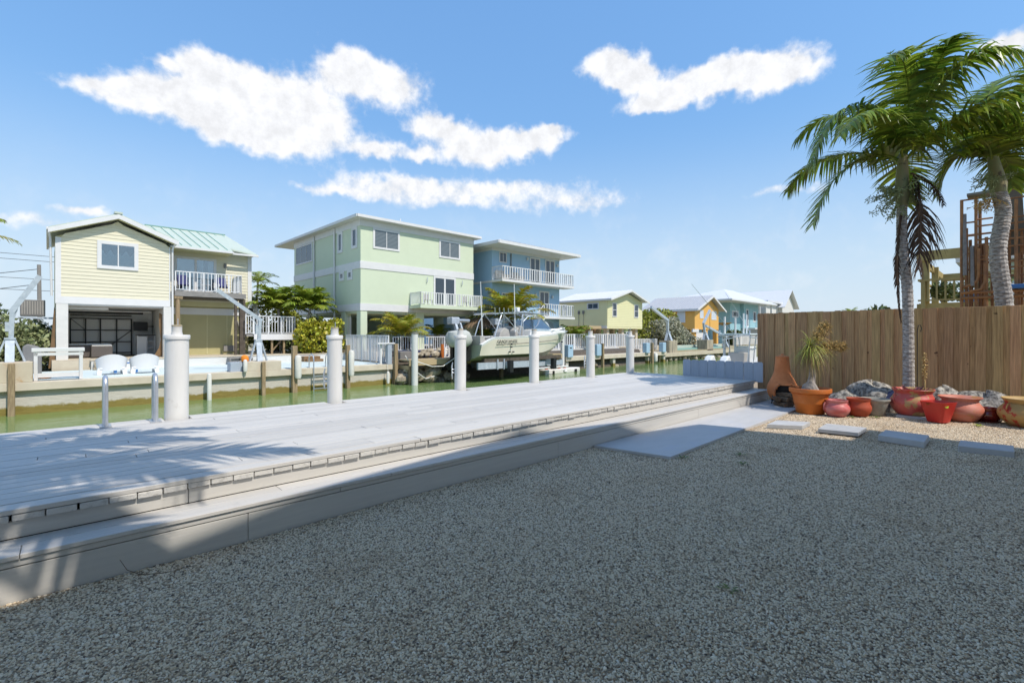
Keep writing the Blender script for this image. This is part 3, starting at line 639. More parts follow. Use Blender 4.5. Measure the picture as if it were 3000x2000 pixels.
# succulents and dry stalk of the peeling pot
mb = MB(); c5 = Vector((10.92,1.30,.40))
for k in range(46):
    a = r2.uniform(0,6.28); rr = r2.uniform(.02,.23); q = c5 + Vector((math.cos(a)*rr, math.sin(a)*rr, r2.uniform(-.01,.05)))
    leafcard(mb, q, Vector((math.cos(a),math.sin(a),r2.uniform(.2,1.2))), UP, r2.uniform(.07,.12), r2.uniform(.03,.045), -.2)
solo('succulent', 'dull red broad leaved succulent filling the large peeling pot', 'plant', mb, K['succulent'], tuple(c5), smooth=True)
st = thing('dry_flower_stalk', 'tall dried flower stalk standing up from the large peeling pot', 'plant', (11.05,1.16,.4))
MB().tube([(11.05,1.16,.38),(11.06,1.155,.65),(11.055,1.16,.9),(11.05,1.17,1.13)], [.012,.010,.008,.004], 6).build('stem', K['seed'], st, smooth=True)
mb = MB()
for k in range(130):
    z = .62+.5*r2.random()**.7; a = r2.uniform(0,6.28); e = r2.uniform(-.4,.3); L = .02+.05*math.sin(PI*min(1,max(0,(z-.55)/.62)))
    leafcard(mb, Vector((11.055,1.16,z)), Vector((math.cos(a),math.sin(a),e)), UP, L, .008, .3, 2)
mb.build('dried_flowers', K['seed'], st)

# ponytail palm
pt = thing('ponytail_palm', 'ponytail palm with a grassy head and two dry seed plumes in the orange tub', 'plant', (9.99,2.65,.40))
b0 = Vector((9.99,2.65,.40))
MB().tube([b0+Vector((0,0,.0)), b0+Vector((.0,0,.03)), b0+Vector((0,0,.09)), b0+CR*.02+UP*.15, b0+CR*.03+UP*.28, b0+CR*.01+UP*.48, b0-CR*.005+UP*.66, b0+UP*.80], [.13,.145,.12,.075,.048,.036,.033,.04], 14).build('trunk', K['bulb'], pt, smooth=True)
MB().tube([b0+CR*.05+UP*.1, b0+CR*.075+UP*.3, b0+CR*.05+UP*.55, b0+CR*.03+UP*.74], [.04,.034,.027,.03], 10).build('trunk', K['bulb'], pt, smooth=True)
def blades(n, L0, L1, e0, e1, droop, w, seed):
    r = random.Random(seed); mb = MB(); top = b0+UP*.80
    for k in range(n):
        a = r.uniform(0,6.28); e = r.uniform(e0,e1); L = r.uniform(L0,L1)
        h = Vector((math.cos(a),math.sin(a),0)); d = h*math.cos(e)+UP*math.sin(e)
        s = h.cross(UP); p = top + UP*r.uniform(-.08,.05); seg = 7; vs = []
        for i in range(seg+1):
            ww = w*(1-.92*(i/seg)**1.4); vs += [p - s*ww, p + s*ww]
            d = (d - UP*droop/seg*(1.1+.4*r.random())).normalized(); p = p + d*(L/seg)
        mb.add(vs, [(2*i,2*i+1,2*i+3,2*i+2) for i in range(seg)])
    return mb
blades(200,.32,.62,-.2,1.35,1.7,.0055,3).build('green_leaves', K['grassblade'], pt)
blades(260,.35,.75,-.9,.3,2.3,.0042,4).build('dry_leaves', K['grassdry'], pt)
def plume(base, tip, seed):
    r = random.Random(seed); mb = MB(); base, tip = Vector(base), Vector(tip); ax = (tip-base)
    mb.tube([base, base.lerp(tip,.5)+UP*.03, tip], [.006,.005,.002], 5)
    for k in range(170):
        f = .25+.75*r.random(); p = base.lerp(tip,f); a = r.uniform(0,6.28); sd = Vector((r.gauss(0,1),r.gauss(0,1),r.gauss(0,1))).normalized()
        q = p + (sd*.8+ax.normalized()*.5).normalized()*(.05+.13*math.sin(PI*min(1,f*.9)))*r.uniform(.6,1.1)
        mb.tube([p,q], [.003,.002], 3, False)
        for j in range(6):
            w = p.lerp(q, .4+.6*r.random()); e = w+Vector((r.gauss(0,1),r.gauss(0,1),r.gauss(0,1))).normalized()*.03; mb.beam(w, e, .006)
    return mb
top = b0+UP*.80
plume(top, top+CR*.30+UP*.42, 7).build('seed_plume', K['seed'], pt)
plume(top, top+CR*.56+UP*.02-CF*.1, 8).build('seed_plume', K['seed'], pt)

# chiminea
ch = thing('chiminea', 'orange clay chiminea with a black sooty mouth beside the dock steps', 'chiminea', (10.67,3.33,.02))
cc = (10.67,3.33,.10)
prof = [(.10,-.04),(.15,-.02),(.235,.06),(.275,.16),(.28,.24),(.262,.32),(.225,.40),(.185,.48),(.155,.56),(.142,.64),(.135,.72),(.128,.80),(.122,.86),(.126,.875),(.122,.89)]
mb = MB(); n = 40; vs = []; md = math.atan2(-(CF.y)-.25*CR.y, -CF.x-.25*CR.x)
for rr_, z in prof:
    for j in range(n): a = 2*PI*j/n; vs.append((cc[0]+rr_*math.cos(a), cc[1]+rr_*math.sin(a), cc[2]+z))
fs = []
for i in range(len(prof)-1):
    for j in range(n):
        a = 2*PI*(j+.5)/n; da = abs((a-md+PI)%(2*PI)-PI); z = (prof[i][1]+prof[i+1][1])/2
        if (da/.82)**2+((z-.17)/.17)**2 > 1: fs.append((i*n+j,i*n+(j+1)%n,(i+1)*n+(j+1)%n,(i+1)*n+j))
mb.add(vs, fs); body = mb.build('body', K['chiminea'], ch, smooth=True)
MB().lathe([(r_*.93,z) for r_,z in prof[1:-2]], cc, 28, cap=False).build('inner_wall', K['soot'], ch, smooth=True)
mv = Vector((math.cos(md),math.sin(md),0)); ms = Vector((-mv.y,mv.x,0)); mc = Vector(cc)+UP*.17
MB().tube([mc + mv*(.235+.035*math.cos(2*a)) + ms*.225*math.cos(a) + UP*.19*math.sin(a) for a in [2*PI*k/28 for k in range(29)]], .027, 10, False).build('mouth_rim', K['chiminea'], ch, smooth=True)
MB().lathe([(.127,.87),(.11,.895),(.06,.915),(.028,.92),(.026,.94),(.012,.95)], cc, 20).build('lid', K['chiminea'], ch, smooth=True)
mb = MB()
for k in range(11):
    a = md + r2.uniform(-.35,.5); z = cc[2]+.70+.035*(k%4)+r2.uniform(-.01,.01); q = Vector((cc[0]+.132*math.cos(a), cc[1]+.132*math.sin(a), z)); mb.beam(q-ms*.025, q+ms*.022+UP*r2.uniform(-.015,.015), .012, .014)
mb.build('relief', K['chiminea'], body)
mb = MB()
for k in range(3):
    a = md+2.09*k+.5; mb.tube([(cc[0]+.2*math.cos(a),cc[1]+.2*math.sin(a),.02),(cc[0]+.17*math.cos(a),cc[1]+.17*math.sin(a),.14)], .012, 6)
mb.tube(arc((cc[0],cc[1],.10), .20, 0, 2*PI, 20, 'z'), .012, 6).build('iron_stand', K['black'], ch)
lg = 'firewood stacked before the chiminea'
base = Vector((10.38,3.16,.02)); fw = -CF
for k,(a,b,z,rt) in enumerate(((-.12,0,.05,.1),(.02,.02,.05,-.2),(.15,-.02,.055,.3),(-.06,.05,.14,.25),(.08,.03,.145,-.1),(.0,.06,.225,.5),(-.17,.08,.15,-.35))):
    q = base + CR*a + CF*b + UP*z; d = (fw*math.cos(rt)+CR*math.sin(rt)); w = .055+.02*r2.random()
    mb = MB(); n = 6; vs = []
    s = d.cross(UP).normalized(); rad = [w*r2.uniform(.75,1.1) for _ in range(n)]
    for e, L in ((-1,.17),(1,.17)):
        for j in range(n): an = 2*PI*j/n+rt; vs.append(q+d*e*L+s*rad[j]*math.cos(an)+UP*rad[j]*.8*math.sin(an))
    mb.add(vs, [tuple(range(n-1,-1,-1)), tuple(range(n,2*n))]+[(j,(j+1)%n,n+(j+1)%n,n+j) for j in range(n)])
    solo('firewood_log', ['split firewood log at the bottom left of the pile by the chiminea','split firewood log at the bottom middle of the pile by the chiminea','split firewood log at the bottom right of the pile by the chiminea','split firewood log in the middle of the second layer by the chiminea','split firewood log on the right of the second layer by the chiminea','topmost split firewood log of the pile by the chiminea','split firewood log leaning at the left of the second layer by the chiminea'][k], 'log', mb, K['log'], tuple(q), lg)

# boulders
def boulder(label, c, rx, ry, rz, seed, rot=0):
    mb = MB(); n, k = 40, 20; r = random.Random(seed); ph = [r.uniform(0,6.28) for _ in range(8)]
    def rad(a, e):
        return 1 + .10*math.sin(2*a+ph[0]+e) + .07*math.sin(3*a+ph[1]-2*e) + .05*math.sin(5*a+ph[2]+3*e)*math.cos(e) + .03*math.sin(5*e+ph[3]+2*a) + .014*math.sin(9*a+ph[4]+5*e)*math.cos(e)
    vs = []
    for i in range(k+1):
        e = -.25*PI + (.745*PI)*i/k
        for j in range(n):
            a = 2*PI*j/n; q = rad(a,e); x = rx*math.cos(e)*math.cos(a)*q; y = ry*math.cos(e)*math.sin(a)*q; z = rz*math.sin(e)*q
            vs.append((c[0]+x*math.cos(rot)-y*math.sin(rot), c[1]+x*math.sin(rot)+y*math.cos(rot), c[2]+z))
    mb.add(vs, [(i*n+j,i*n+(j+1)%n,(i+1)*n+(j+1)%n,(i+1)*n+j) for i in range(k) for j in range(n)])
    return solo('boulder', label, 'boulder', mb, K['rock'], c, 'coral rock boulders along the fence', smooth=True)
boulder('small pitted grey boulder behind the two small round pots', (11.1,2.35,.05), .30,.34,.28,1)
boulder('low grey boulder behind the orange tub beside the fence', (11.35,2.75,.02), .25,.25,.26,2)
boulder('broad hollowed grey boulder behind the grey concrete pot', (11.5,1.98,.10), .34,.55,.40,3)
boulder('grey boulder between the peeling pot and the salmon pot', (11.66,.98,.08), .3,.36,.38,4)
boulder('long ridged grey boulder behind the small glazed pot', (11.72,.42,.06), .3,.50,.36,5)
solo('blue_cloth', 'dark blue cloth draped on the broad boulder by the peeling pot', 'cloth', wob(MB().add([(11.17,1.72,.26),(11.15,1.60,.32),(11.17,1.50,.40),(11.30,1.74,.34),(11.28,1.60,.42),(11.30,1.50,.48),(11.10,1.72,.22),(11.09,1.6,.24),(11.1,1.5,.30)], [(0,1,4,3),(1,2,5,4),(6,7,1,0),(7,8,2,1)]), .01, 20, 3), K['tarp'], (11.2,1.6,.3))
# small weeds and litter in the gravel
def weed(label, x, y, n, sz, m=None):
    mb = MB()
    for k in range(n):
        a = r2.uniform(0,6.28); rr = r2.random()*sz
        leafcard(mb, Vector((x+rr*math.cos(a), y+rr*.8*math.sin(a), .0)), Vector((math.cos(a),math.sin(a),r2.uniform(.2,1.2))), UP, r2.uniform(.02,.045), .008, .3, 2)
    solo('weed', label, 'weed', mb, m or K['weed'], (x,y,0), 'weeds in the gravel')
weed('green weed tuft by the grey concrete pot', 10.25, 1.72, 40, .10)
weed('green weed tuft in front of the salmon pot', 10.55, .45, 40, .06, K['lettuce'])
weed('small weed between the pink pot and the brick red pot', 9.95, 2.0, 20, .05)
weed('weed at the front corner of the concrete path', 5.25, 2.7, 26, .07)
weed('weed in the shaded gravel right of the path corner', 5.9, 2.3, 24, .08)
weed('weed in the shaded gravel nearer than the path corner', 5.5, 2.12, 22, .06)
weed('weed in the middle of the shaded gravel', 2.75, 1.13, 14, .05)
weed('weed near the bottom right of the yard', 2.05, .42, 10, .04)
for k in range(44):
    x, y = r2.uniform(1.0,7.5), r2.uniform(.2,3.5)
    if y > 3.6 or (x > 4.9 and y > 2.7): continue
    a = r2.uniform(0,6.28); mb = MB(); leafcard(mb, Vector((x,y,.012)), Vector((math.cos(a),math.sin(a),.12)), UP, r2.uniform(.025,.05), .009, .3, 3)
    solo('fallen_leaf', 'small brown fallen leaf on the gravel', 'leaf', mb, K['deadleaf'], (x,y,.01), 'fallen leaves on the gravel')
mb = MB().tube([(.22,3.68,.10),(.25,3.62,.05),(.31,3.57,.02),(.42,3.52,.012),(.6,3.5,.012)], [.0015,.002,.002,.002,.001], 5)
solo('dry_twig', 'thin curled dry twig lying against the step', 'twig', mb, K['log'], (.4,3.55,0))

# ================================================================== palms
def frond(mb, P, n, L, w, r, droop=.5, fold=.25, wind=Vector((0,0,0)), twist=0, start=.10, seg=4):
    # P: four control points of the midrib (cubic bezier); leaflets on both sides
    P = [Vector(p) for p in P]
    def B(t): s = 1-t; return P[0]*s**3 + P[1]*3*s*s*t + P[2]*3*s*t*t + P[3]*t**3
    def D(t): s = 1-t; return ((P[1]-P[0])*3*s*s + (P[2]-P[1])*6*s*t + (P[3]-P[2])*3*t*t).normalized()
    mb.tube([B(i/14) for i in range(15)], [.019*(1-.85*i/14)+.002 for i in range(15)], 5)
    for k in range(n):
        t = start + (1-start)*(k+.5)/n
        p = B(t); T = D(t); s0 = T.cross(UP)
        if s0.length < .05: s0 = T.cross(Vector((1,0,0)))
        s0.normalize(); nrm = s0.cross(T).normalized()
        s0 = (s0*math.cos(twist)+nrm*math.sin(twist)); nrm = s0.cross(T).normalized()
        prof = math.sin(PI*min(1,(.16+.78*t)))**.6
        for sd in (-1, 1):
            ln = L*prof*r.uniform(.8,1.12); fw = .30+.6*t
            d = (s0*sd + T*fw*r.uniform(.75,1.25) + nrm*(fold+r.uniform(-.18,.18))).normalized()
            q = p.copy(); vs = []
            ws = d.cross(nrm).normalized()
            dr = droop*r.uniform(.6,1.4)
            for i in range(seg+1):
                f = i/seg; ww = w*(.45+.55*math.sin(PI*min(.9,.25+f*.55)))*(1-f**2.2*.96)
                vs += [q-ws*ww, q+ws*ww]
                d = (d + (-UP*dr + wind)*(1.0/seg)).normalized(); q = q + d*(ln/seg)
            mb.add(vs, [(2*i,2*i+1,2*i+3,2*i+2) for i in range(seg)])
    return mb
def ringed(path, r0, r1, step=.035, n=14, amp=.05, seed=0):
    # path: list of points; a trunk with leaf-scar rings
    r = random.Random(seed); path = [Vector(p) for p in path]; pts = []
    def at(t):
        m = len(path)-1; i = min(int(t*m), m-1); f = t*m-i
        a, b, c_, d = path[max(i-1,0)], path[i], path[i+1], path[min(i+2,m)]
        return .5*((2*b)+(c_-a)*f+(2*a-5*b+4*c_-d)*f*f+(3*b-a-3*c_+d)*f**3)
    L = sum((a-b).length for a,b in zip(path,path[1:])); k = max(6,int(L/step)); rs = []
    for i in range(k+1):
        t = i/k; base = r0+(r1-r0)*t + .035*math.exp(-t*14)
        j = (1+amp*r.uniform(.3,1)) if i%2 else (1-amp*r.uniform(.3,1))
        pts.append(at(t)); rs.append(base*j)
    return MB().tube(pts, rs, n)
def spray(c, n, R, seed, down=.5, spread=None):
    r = random.Random(seed); mb = MB(); c = Vector(c)
    for k in range(n):
        d = Vector((r.gauss(0,1),r.gauss(0,1),r.gauss(0,.7)-down))
        if spread is not None: d += spread*1.6
        d.normalize(); e = c+d*R*r.uniform(.5,1)
        e.z -= .1*R; mb.tube([c, c.lerp(e,.5)+UP*.03*R, e], [.006,.004,.002], 4, False)
        for j in range(14):
            q = c.lerp(e, r.uniform(.35,1)); x = q+Vector((r.gauss(0,1),r.gauss(0,1),r.gauss(0,1)-.3)).normalized()*R*.16
            mb.beam(q, x, .006); mb.add([x+Vector(v)*.011 for v in ((1,0,0),(0,1,0),(-1,0,0),(0,-1,0),(0,0,1),(0,0,-1))], [(0,1,4),(1,2,4),(2,3,4),(3,0,4),(1,0,5),(2,1,5),(3,2,5),(0,3,5)])
    return mb
PX = 8.85/1390*3000/1751   # metres per pixel of the sketch used for the nearer palm
def screen(c, dx, dy, dz=0): return Vector(c) + CR*dx + UP*dy + CF*dz
pa = thing('palm_tree', 'palm tree with a dead brown frond hanging down, in front of the fence', 'palm', (11.38,1.42,0), 'palms by the fence')
C1 = Vector((11.38,1.42,0))+CR*-.10+UP*4.62
ringed([(11.38,1.42,-.05), Vector((11.38,1.42,0))+CR*.0+UP*.9, Vector((11.38,1.42,0))+CR*-.02+UP*2.2, Vector((11.38,1.42,0))+CR*-.12+UP*3.2, C1-CR*.02-UP*.75], .088,.08, seed=3).build('trunk', K['trunk'], pa, smooth=False)
MB().tube([C1-CR*.02-UP*.80, C1-CR*.02-UP*.6, C1-CR*.02-UP*.2, C1+UP*.15], [.085,.115,.095,.07], 14).build('crownshaft', K['shaft'], pa, smooth=True)
def fr(tree, c, pts, n=58, L=.74, w=.027, seed=0, m='frond', **kw):
    # pts: offsets (right, up, away) in metres of the three later control points
    r = random.Random(seed); c = Vector(c)
    return frond(MB(), [c]+[screen(c,*p) for p in pts], n, L, w, r, **kw).build('frond', K[m], tree)
u = .0043   # metres per zoomed pixel
def q(*pts): return [((x-570)*u, (650-y)*u, z) for x,y,z in pts]
fr(pa, C1, q((520,380,-.1),(200,300,-.2),(150,690,-.2)), seed=1, droop=1.35)
fr(pa, C1, q((500,500,-.3),(260,430,-.9),(120,640,-1.1)), seed=2, droop=1.35)
fr(pa, C1, q((500,560,.1),(300,600,.3),(225,900,.3)), seed=3, droop=.5, n=58)
fr(pa, C1, q((640,500,.1),(740,250,.5),(1060,90,.7)), seed=4, droop=.25, wind=CR*.35, L=.55)
fr(pa, C1, q((640,480,-.3),(960,360,-.8),(1040,640,-1.0)), seed=5, droop=1.25)
fr(pa, C1, q((560,460,-.3),(480,160,-.6),(330,330,-.9)), seed=6, droop=1.25)
fr(pa, C1, q((590,420,-.4),(640,150,-1.0),(780,420,-1.5)), seed=7, droop=1.5)
fr(pa, C1, q((600,480,.4),(700,180,1.1),(850,380,1.5)), seed=8, droop=1.3)
fr(pa, C1, q((560,470,.4),(430,220,1.0),(300,420,1.4)), seed=9, droop=1.25)
fr(pa, C1, q((620,560,.3),(760,560,.9),(820,760,1.2)), seed=10, droop=.6)
fr(pa, C1, q((560,450,0),(520,330,0),(515,170,0)), seed=11, n=26, L=.22, droop=.1, w=.012)
fr(pa, C1, q((600,450,-.2),(620,230,-.5),(560,260,-1.1)), seed=12, droop=1.35)
fr(pa, C1, q((520,540,.5),(400,440,1.4),(330,640,1.9)), seed=13, droop=1.25)
fr(pa, C1, q((620,520,-.5),(740,420,-1.3),(850,560,-1.8)), seed=14, droop=1.4)
dead = screen(C1, .02, -.25, -.14)
frond(MB(), [dead, screen(dead,.14,.08,-.05), screen(dead,.12,-.9,-.12), screen(dead,.10,-1.75,-.05)], 84, .80, .012, random.Random(30), droop=2.2, fold=.1).build('dead_frond', K['frond_dead'], pa)
frond(MB(), [screen(dead,.05,-.02), screen(dead,.25,-.1,-.1), screen(dead,.42,-.35,-.1), screen(dead,.52,-.6,-.1)], 14, .22, .014, random.Random(31), droop=1.5).build('dead_frond', K['frond_dead'], pa)
frond(MB(), [screen(C1,-.12,-.95,-.1), screen(C1,-.18,-1.5,-.1), screen(C1,-.26,-2.0,-.1), screen(C1,-.12,-2.95,-.1)], 60, .16, .012, random.Random(32), droop=3).build('dead_flower_stalk', K['frond_dead'], pa)
spray(screen(C1,-.12,-.55,-.1), 26, .55, 41, .2, -CR*.6).build('fruit_spray', K['fruit'], pa)
spray(screen(C1,.1,-.5,.1), 10, .5, 42, .2, CR*.7).build('fruit_spray', K['fruit'], pa)
spray(screen(C1,-.14,-.8,-.05), 10, .5, 43, .9, -CR*.3).build('fruit_spray', K['fruit'], pa)

pb = thing('palm_tree', 'palm tree leaning behind the fence beside the rusty scaffold', 'palm', (13.1,.30,0), 'palms by the fence')
B0 = Vector((13.1,.30,0))
C2 = B0 + CR*-.12+UP*4.75
ringed([B0-UP*.1, B0+UP*1.0+CR*.10, B0+UP*2.0+CR*.12, B0+UP*3.0+CR*.0, B0+UP*3.8+CR*.10, C2-UP*.55+CR*.12], .14,.115, seed=5).build('trunk', K['trunk'], pb)
MB().tube([C2-UP*.58+CR*.12, C2-UP*.42+CR*.12, C2-UP*.1+CR*.06, C2+UP*.2], [.12,.135,.10,.07], 14).build('crownshaft', K['shaft'], pb, smooth=True)
u = .0040
def q(*pts): return [((x-975)*u, (770-y)*u, z) for x,y,z in pts]
fr(pb, C2, q((960,600,-.2),(780,560,-.6),(600,650,-.8)), seed=51, droop=.7)
fr(pb, C2, q((930,680,-.2),(780,660,-.5),(640,790,-.7)), seed=52, droop=.6)
fr(pb, C2, q((940,650,.2),(860,640,.5),(850,880,.6)), seed=53, droop=.8)
fr(pb, C2, q((990,560,.2),(1040,330,.5),(1250,250,.8)), seed=54, droop=.5, wind=CR*.3)
fr(pb, C2, q((1030,620,.1),(1150,520,.2),(1330,640,.4)), seed=55, droop=.8, wind=CR*.2)
fr(pb, C2, q((1000,600,.4),(1040,420,.9),(1200,430,1.3)), seed=56, droop=.7, wind=CR*.2)
fr(pb, C2, q((980,580,-.3),(960,360,-.9),(900,430,-1.5)), seed=57, droop=1.25)
fr(pb, C2, q((950,590,.4),(860,440,1.1),(760,560,1.6)), seed=58, droop=.8)
fr(pb, C2, q((1010,640,-.3),(1120,560,-1.0),(1220,700,-1.4)), seed=59, droop=.8)
fr(pb, C2, q((1030,680,.1),(1140,700,.3),(1180,860,.4)), seed=60, droop=.7)
spray(screen(C2,-.05,-.35,-.1), 18, .45, 61, .3, -CR*.4).build('fruit_spray', K['fruit'], pb)
spray(screen(C2,-.05,-.7,-.05), 12, .38, 62, .7, -CR*.2).build('dry_spray', K['seed'], pb)
# iron plant hook standing by the nearer trunk
hk = MB().tube([(11.24,1.28,0),(11.24,1.28,1.5)]+[(11.24+.04*math.cos(a)*CR.x*1-.0, 1.28+.0, 1.5+.06*math.sin(a)) for a in ()]+[screen((11.24,1.28,1.55),.02,.06),screen((11.24,1.28,1.55),.06,.06),screen((11.24,1.28,1.55),.075,0),screen((11.24,1.28,1.55),.06,-.06)], .007, 6)
solo('plant_hook', 'thin black iron plant hook standing against the nearer palm trunk', 'hook', hk, K['black'], (11.24,1.28,0))

# palm to the left of the picture; only its shadow reaches the dock
pl = thing('palm_tree', 'palm tree left of the picture whose shadow falls on the dock', 'palm', (-1.7,1.45,0), 'palms by the dock')
C3 = Vector((-.40,1.75,5.2))
ringed([(-1.7,1.45,-.05),(-1.72,1.5,1.6),(-1.4,1.6,3.2),(-.55,1.72,4.7)], .12,.09, step=.06, seed=9).build('trunk', K['trunk'], pl)
MB().tube([(-.6,1.7,4.6),(-.48,1.73,5.0),(-.40,1.75,5.3)], [.11,.1,.06], 12).build('crownshaft', K['shaft'], pl, smooth=True)
for k in range(17):
    a = 2*PI*k/17+.2; h = Vector((math.cos(a),math.sin(a),0)); e = (.9,.35,.6)[k%3]; L = (2.0,2.5,2.3)[k%3]
    frond(MB(), [C3, C3+h*L*.35+UP*e*.9, C3+h*L*.8+UP*e*.9, C3+h*L+UP*(e*.9-1.0)], 46, .62, .032, random.Random(70+k), droop=.8).build('frond', K['frond'], pl)
# ================================================================== far bank (coordinates: s along the bank, t back from the seawall, z)
RB = random.Random(21)
def F(name, label, cat, org, group=None): return thing(name, label, cat, org, group, True)
def fsolo(name, label, cat, mb, m, org, group=None, **k): return solo(name, label, cat, mb, m, org, group, True, **k)
def pt3(axis, pl, a, z): return (a, pl, z) if axis == 't' else (pl, a, z)
def wbox(mb, axis, p0, p1, a0, a1, z0, z1):
    if a0 > a1: a0, a1 = a1, a0
    return mb.box(a0, a1, p0, p1, z0, z1) if axis == 't' else mb.box(p0, p1, a0, a1, z0, z1)
def window(par, axis, pl, a0, a1, z0, z1, nx=2, trim=.12, m='white', pane='pane', name='window', nz=1, bar=.05, sill=False):
    # a window in a wall facing the canal (axis t) or the left (axis s): trim, sashes, panes
    if a0 > a1: a0, a1 = a1, a0
    f = MB(); P0, P1 = pl-.05, pl-.002
    wbox(f,axis,P0,P1,a0,a1,z1-trim,z1); wbox(f,axis,P0,P1,a0,a1,z0,z0+trim)
    wbox(f,axis,P0,P1,a0,a0+trim,z0+trim,z1-trim); wbox(f,axis,P0,P1,a1-trim,a1,z0+trim,z1-trim)
    b0, b1, c0, c1 = a0+trim, a1-trim, z0+trim, z1-trim; w = (b1-b0)/nx; h = (c1-c0)/nz
    for i in range(1,nx): wbox(f,axis,pl-.042,P1,b0+w*i-bar/2,b0+w*i+bar/2,c0,c1)
    for i in range(1,nz): wbox(f,axis,pl-.040,P1,b0,b1,c0+h*i-bar/2,c0+h*i+bar/2)
    fo = f.build(name, K[m], par)
    for i in range(nx):
        for j in range(nz):
            wbox(MB(),axis,pl-.022,pl-.004,b0+w*i+(bar/2 if i else 0),b0+w*(i+1)-(bar/2 if i<nx-1 else 0),c0+h*j+(bar/2 if j else 0),c0+h*(j+1)-(bar/2 if j<nz-1 else 0)).build('pane', K[pane], fo)
    return fo
def railing(par, p0, p1, h, sp=.12, post=1.4, m='whiterail', name='railing', bw=.036, toe=.09, pw=.055):
    p0, p1 = Vector(p0), Vector(p1); L = (p1-p0).length; mb = MB(); U = Vector((0,0,1))
    mb.beam(p0+U*h, p1+U*h, .07, .05).beam(p0+U*toe, p1+U*toe, .04, .035)
    n = max(1, round(L/post))
    for i in range(n+1): q = p0.lerp(p1, i/n); mb.beam(q, q+U*(h+.02), pw)
    o = mb.build(name, K[m], par)
    b = MB(); k = max(2, int(L/sp))
    for i in range(1,k): q = p0.lerp(p1, i/k); b.beam(q+U*toe, q+U*h, bw)
    b.build('balusters', K[m], o if par is not None else None, kind='stuff')
    return o
def fence_thing(label, p0, p1, h, **k):
    t = F('metal_railing', label, 'railing', tuple((Vector(p0)+Vector(p1))/2)); railing(t, p0, p1, h, **k); return t
def leaves(c, R, n, sz, seed, lump=.3, lo=.45, flat=.0, asp=.55):
    # leaf faces spread through an uneven ellipsoid with gaps
    r = random.Random(seed); mb = MB(); lob = [(Vector((r.gauss(0,1),r.gauss(0,1),r.gauss(0,1))).normalized(), r.uniform(-lump,lump)) for _ in range(14)]
    c = Vector(c); k = 0
    while k < n:
        d = Vector((r.gauss(0,1),r.gauss(0,1),r.gauss(0,1))).normalized()
        f = 1+sum(a*max(0,d.dot(v))**5*1.6 for v, a in lob); rr = lo+(1-lo)*r.random()**.55
        if math.sin(d.x*7+seed)*math.sin(d.y*6+1.3*seed)*math.sin(d.z*8) > .35 and r.random() < .75: k += 1; continue
        p = c+Vector((d.x*R[0],d.y*R[1],d.z*R[2]))*f*rr
        a = Vector((r.gauss(0,1),r.gauss(0,1),r.gauss(0,1)+.2)).normalized(); b = a.cross(Vector((r.gauss(0,1),r.gauss(0,1),r.gauss(0,1)))).normalized()
        s = sz*r.uniform(.6,1.3); a *= s; b *= s*asp
        mb.add([p-a, p-b*.9+a*.1, p+a, p+b*.9+a*.1], [(0,1,2,3)]); k += 1
    return mb
def bush(name, label, cat, c, R, n, sz, m, seed, stems=3, group=None, **k):
    t = F(name, label, cat, (c[0],c[1],c[2]-R[2]), group)
    leaves(c, R, n, sz, seed, **k).build('crown' if cat == 'tree' else 'foliage', K[m], t)
    r = random.Random(seed); mb = MB(); z0 = c[2]-R[2]*1.05
    for i in range(stems):
        a = r.uniform(0,6.28); e = (c[0]+R[0]*.5*math.cos(a), c[1]+R[1]*.5*math.sin(a), c[2]+R[2]*.3)
        mb.tube([(c[0]+.15*math.cos(a),c[1]+.1*math.sin(a),z0),(c[0]+R[0]*.2*math.cos(a),c[1]+R[1]*.2*math.sin(a),c[2]-R[2]*.4),e], [.07,.05,.02], 6)
    mb.build('trunk' if cat == 'tree' else 'stems', K['bark'], t)
    return t
def farpalm(label, base, top, n, L, m, seed, rad=.1, ll=.45, dead=0, group='palms on the far bank', w=.035, e0=.5, nl=26):
    t = F('palm_tree', label, 'palm', base, group); b, c = Vector(base), Vector(top)
    mid = b.lerp(c,.5)+Vector((rng.uniform(-.1,.1),0,0))
    ringed([b, mid, c], rad, rad*.75, step=.12, n=8, seed=seed).build('trunk', K['trunk'], t)
    r = random.Random(seed)
    for k in range(n):
        a = 2.4*k+r.uniform(-.2,.2); h = Vector((math.cos(a),math.sin(a),0)); ln = L*r.uniform(.85,1.1); ph = .15+1.25*((k+.5)/n)**.8*min(1.0,e0*1.7)
        d1 = h*math.cos(ph)+UP*math.sin(ph); d2 = h*math.cos(ph*.80)+UP*math.sin(ph*.80)
        frond(MB(), [c, c+d1*ln*.42, c+d2*ln*.8, c+d2*ln*.92+h*ln*.12-UP*ln*.24*math.cos(ph*.8)], nl, ll, w, r, droop=.7, seg=2).build('frond', K[m], t)
    for k in range(dead):
        a = r.uniform(0,6.28); h = Vector((math.cos(a),math.sin(a),0))
        frond(MB(), [c-UP*.1, c+h*L*.3, c+h*L*.42-UP*L*.3, c+h*L*.4-UP*L*.7], nl, ll*.8, w*.8, r, droop=1.5, seg=2).build('dead_frond', K['frond_dead'], t)
    return t

# ---- seawall and the pale blue patio
sw = F('seawall', 'concrete seawall with an algae covered foot below the blue patio', 'wall', (5, .1, -1))
MB().box(-30, 15.15, .14, .5, -3.2, -.93).build('wall_panel', K['seawall'], sw)
MB().box(-30, 15.25, .10, .5, -.93, -.80).build('shadow_recess', K['conc'], sw)
xs = [-30,-18,-9,-1.6,6.5,12.3,15.3]
for a, b in zip(xs, xs[1:]): MB().box(a+.006, b-.006, -.06, .55, -.80, -.475).build('cap_block', K['cap'], sw, bevel=.015)
struct('patio', MB().box(-30, 15.0, .55, 6.5, -.62, -.44), K['pooldeck'], (0,3,-.44), True)
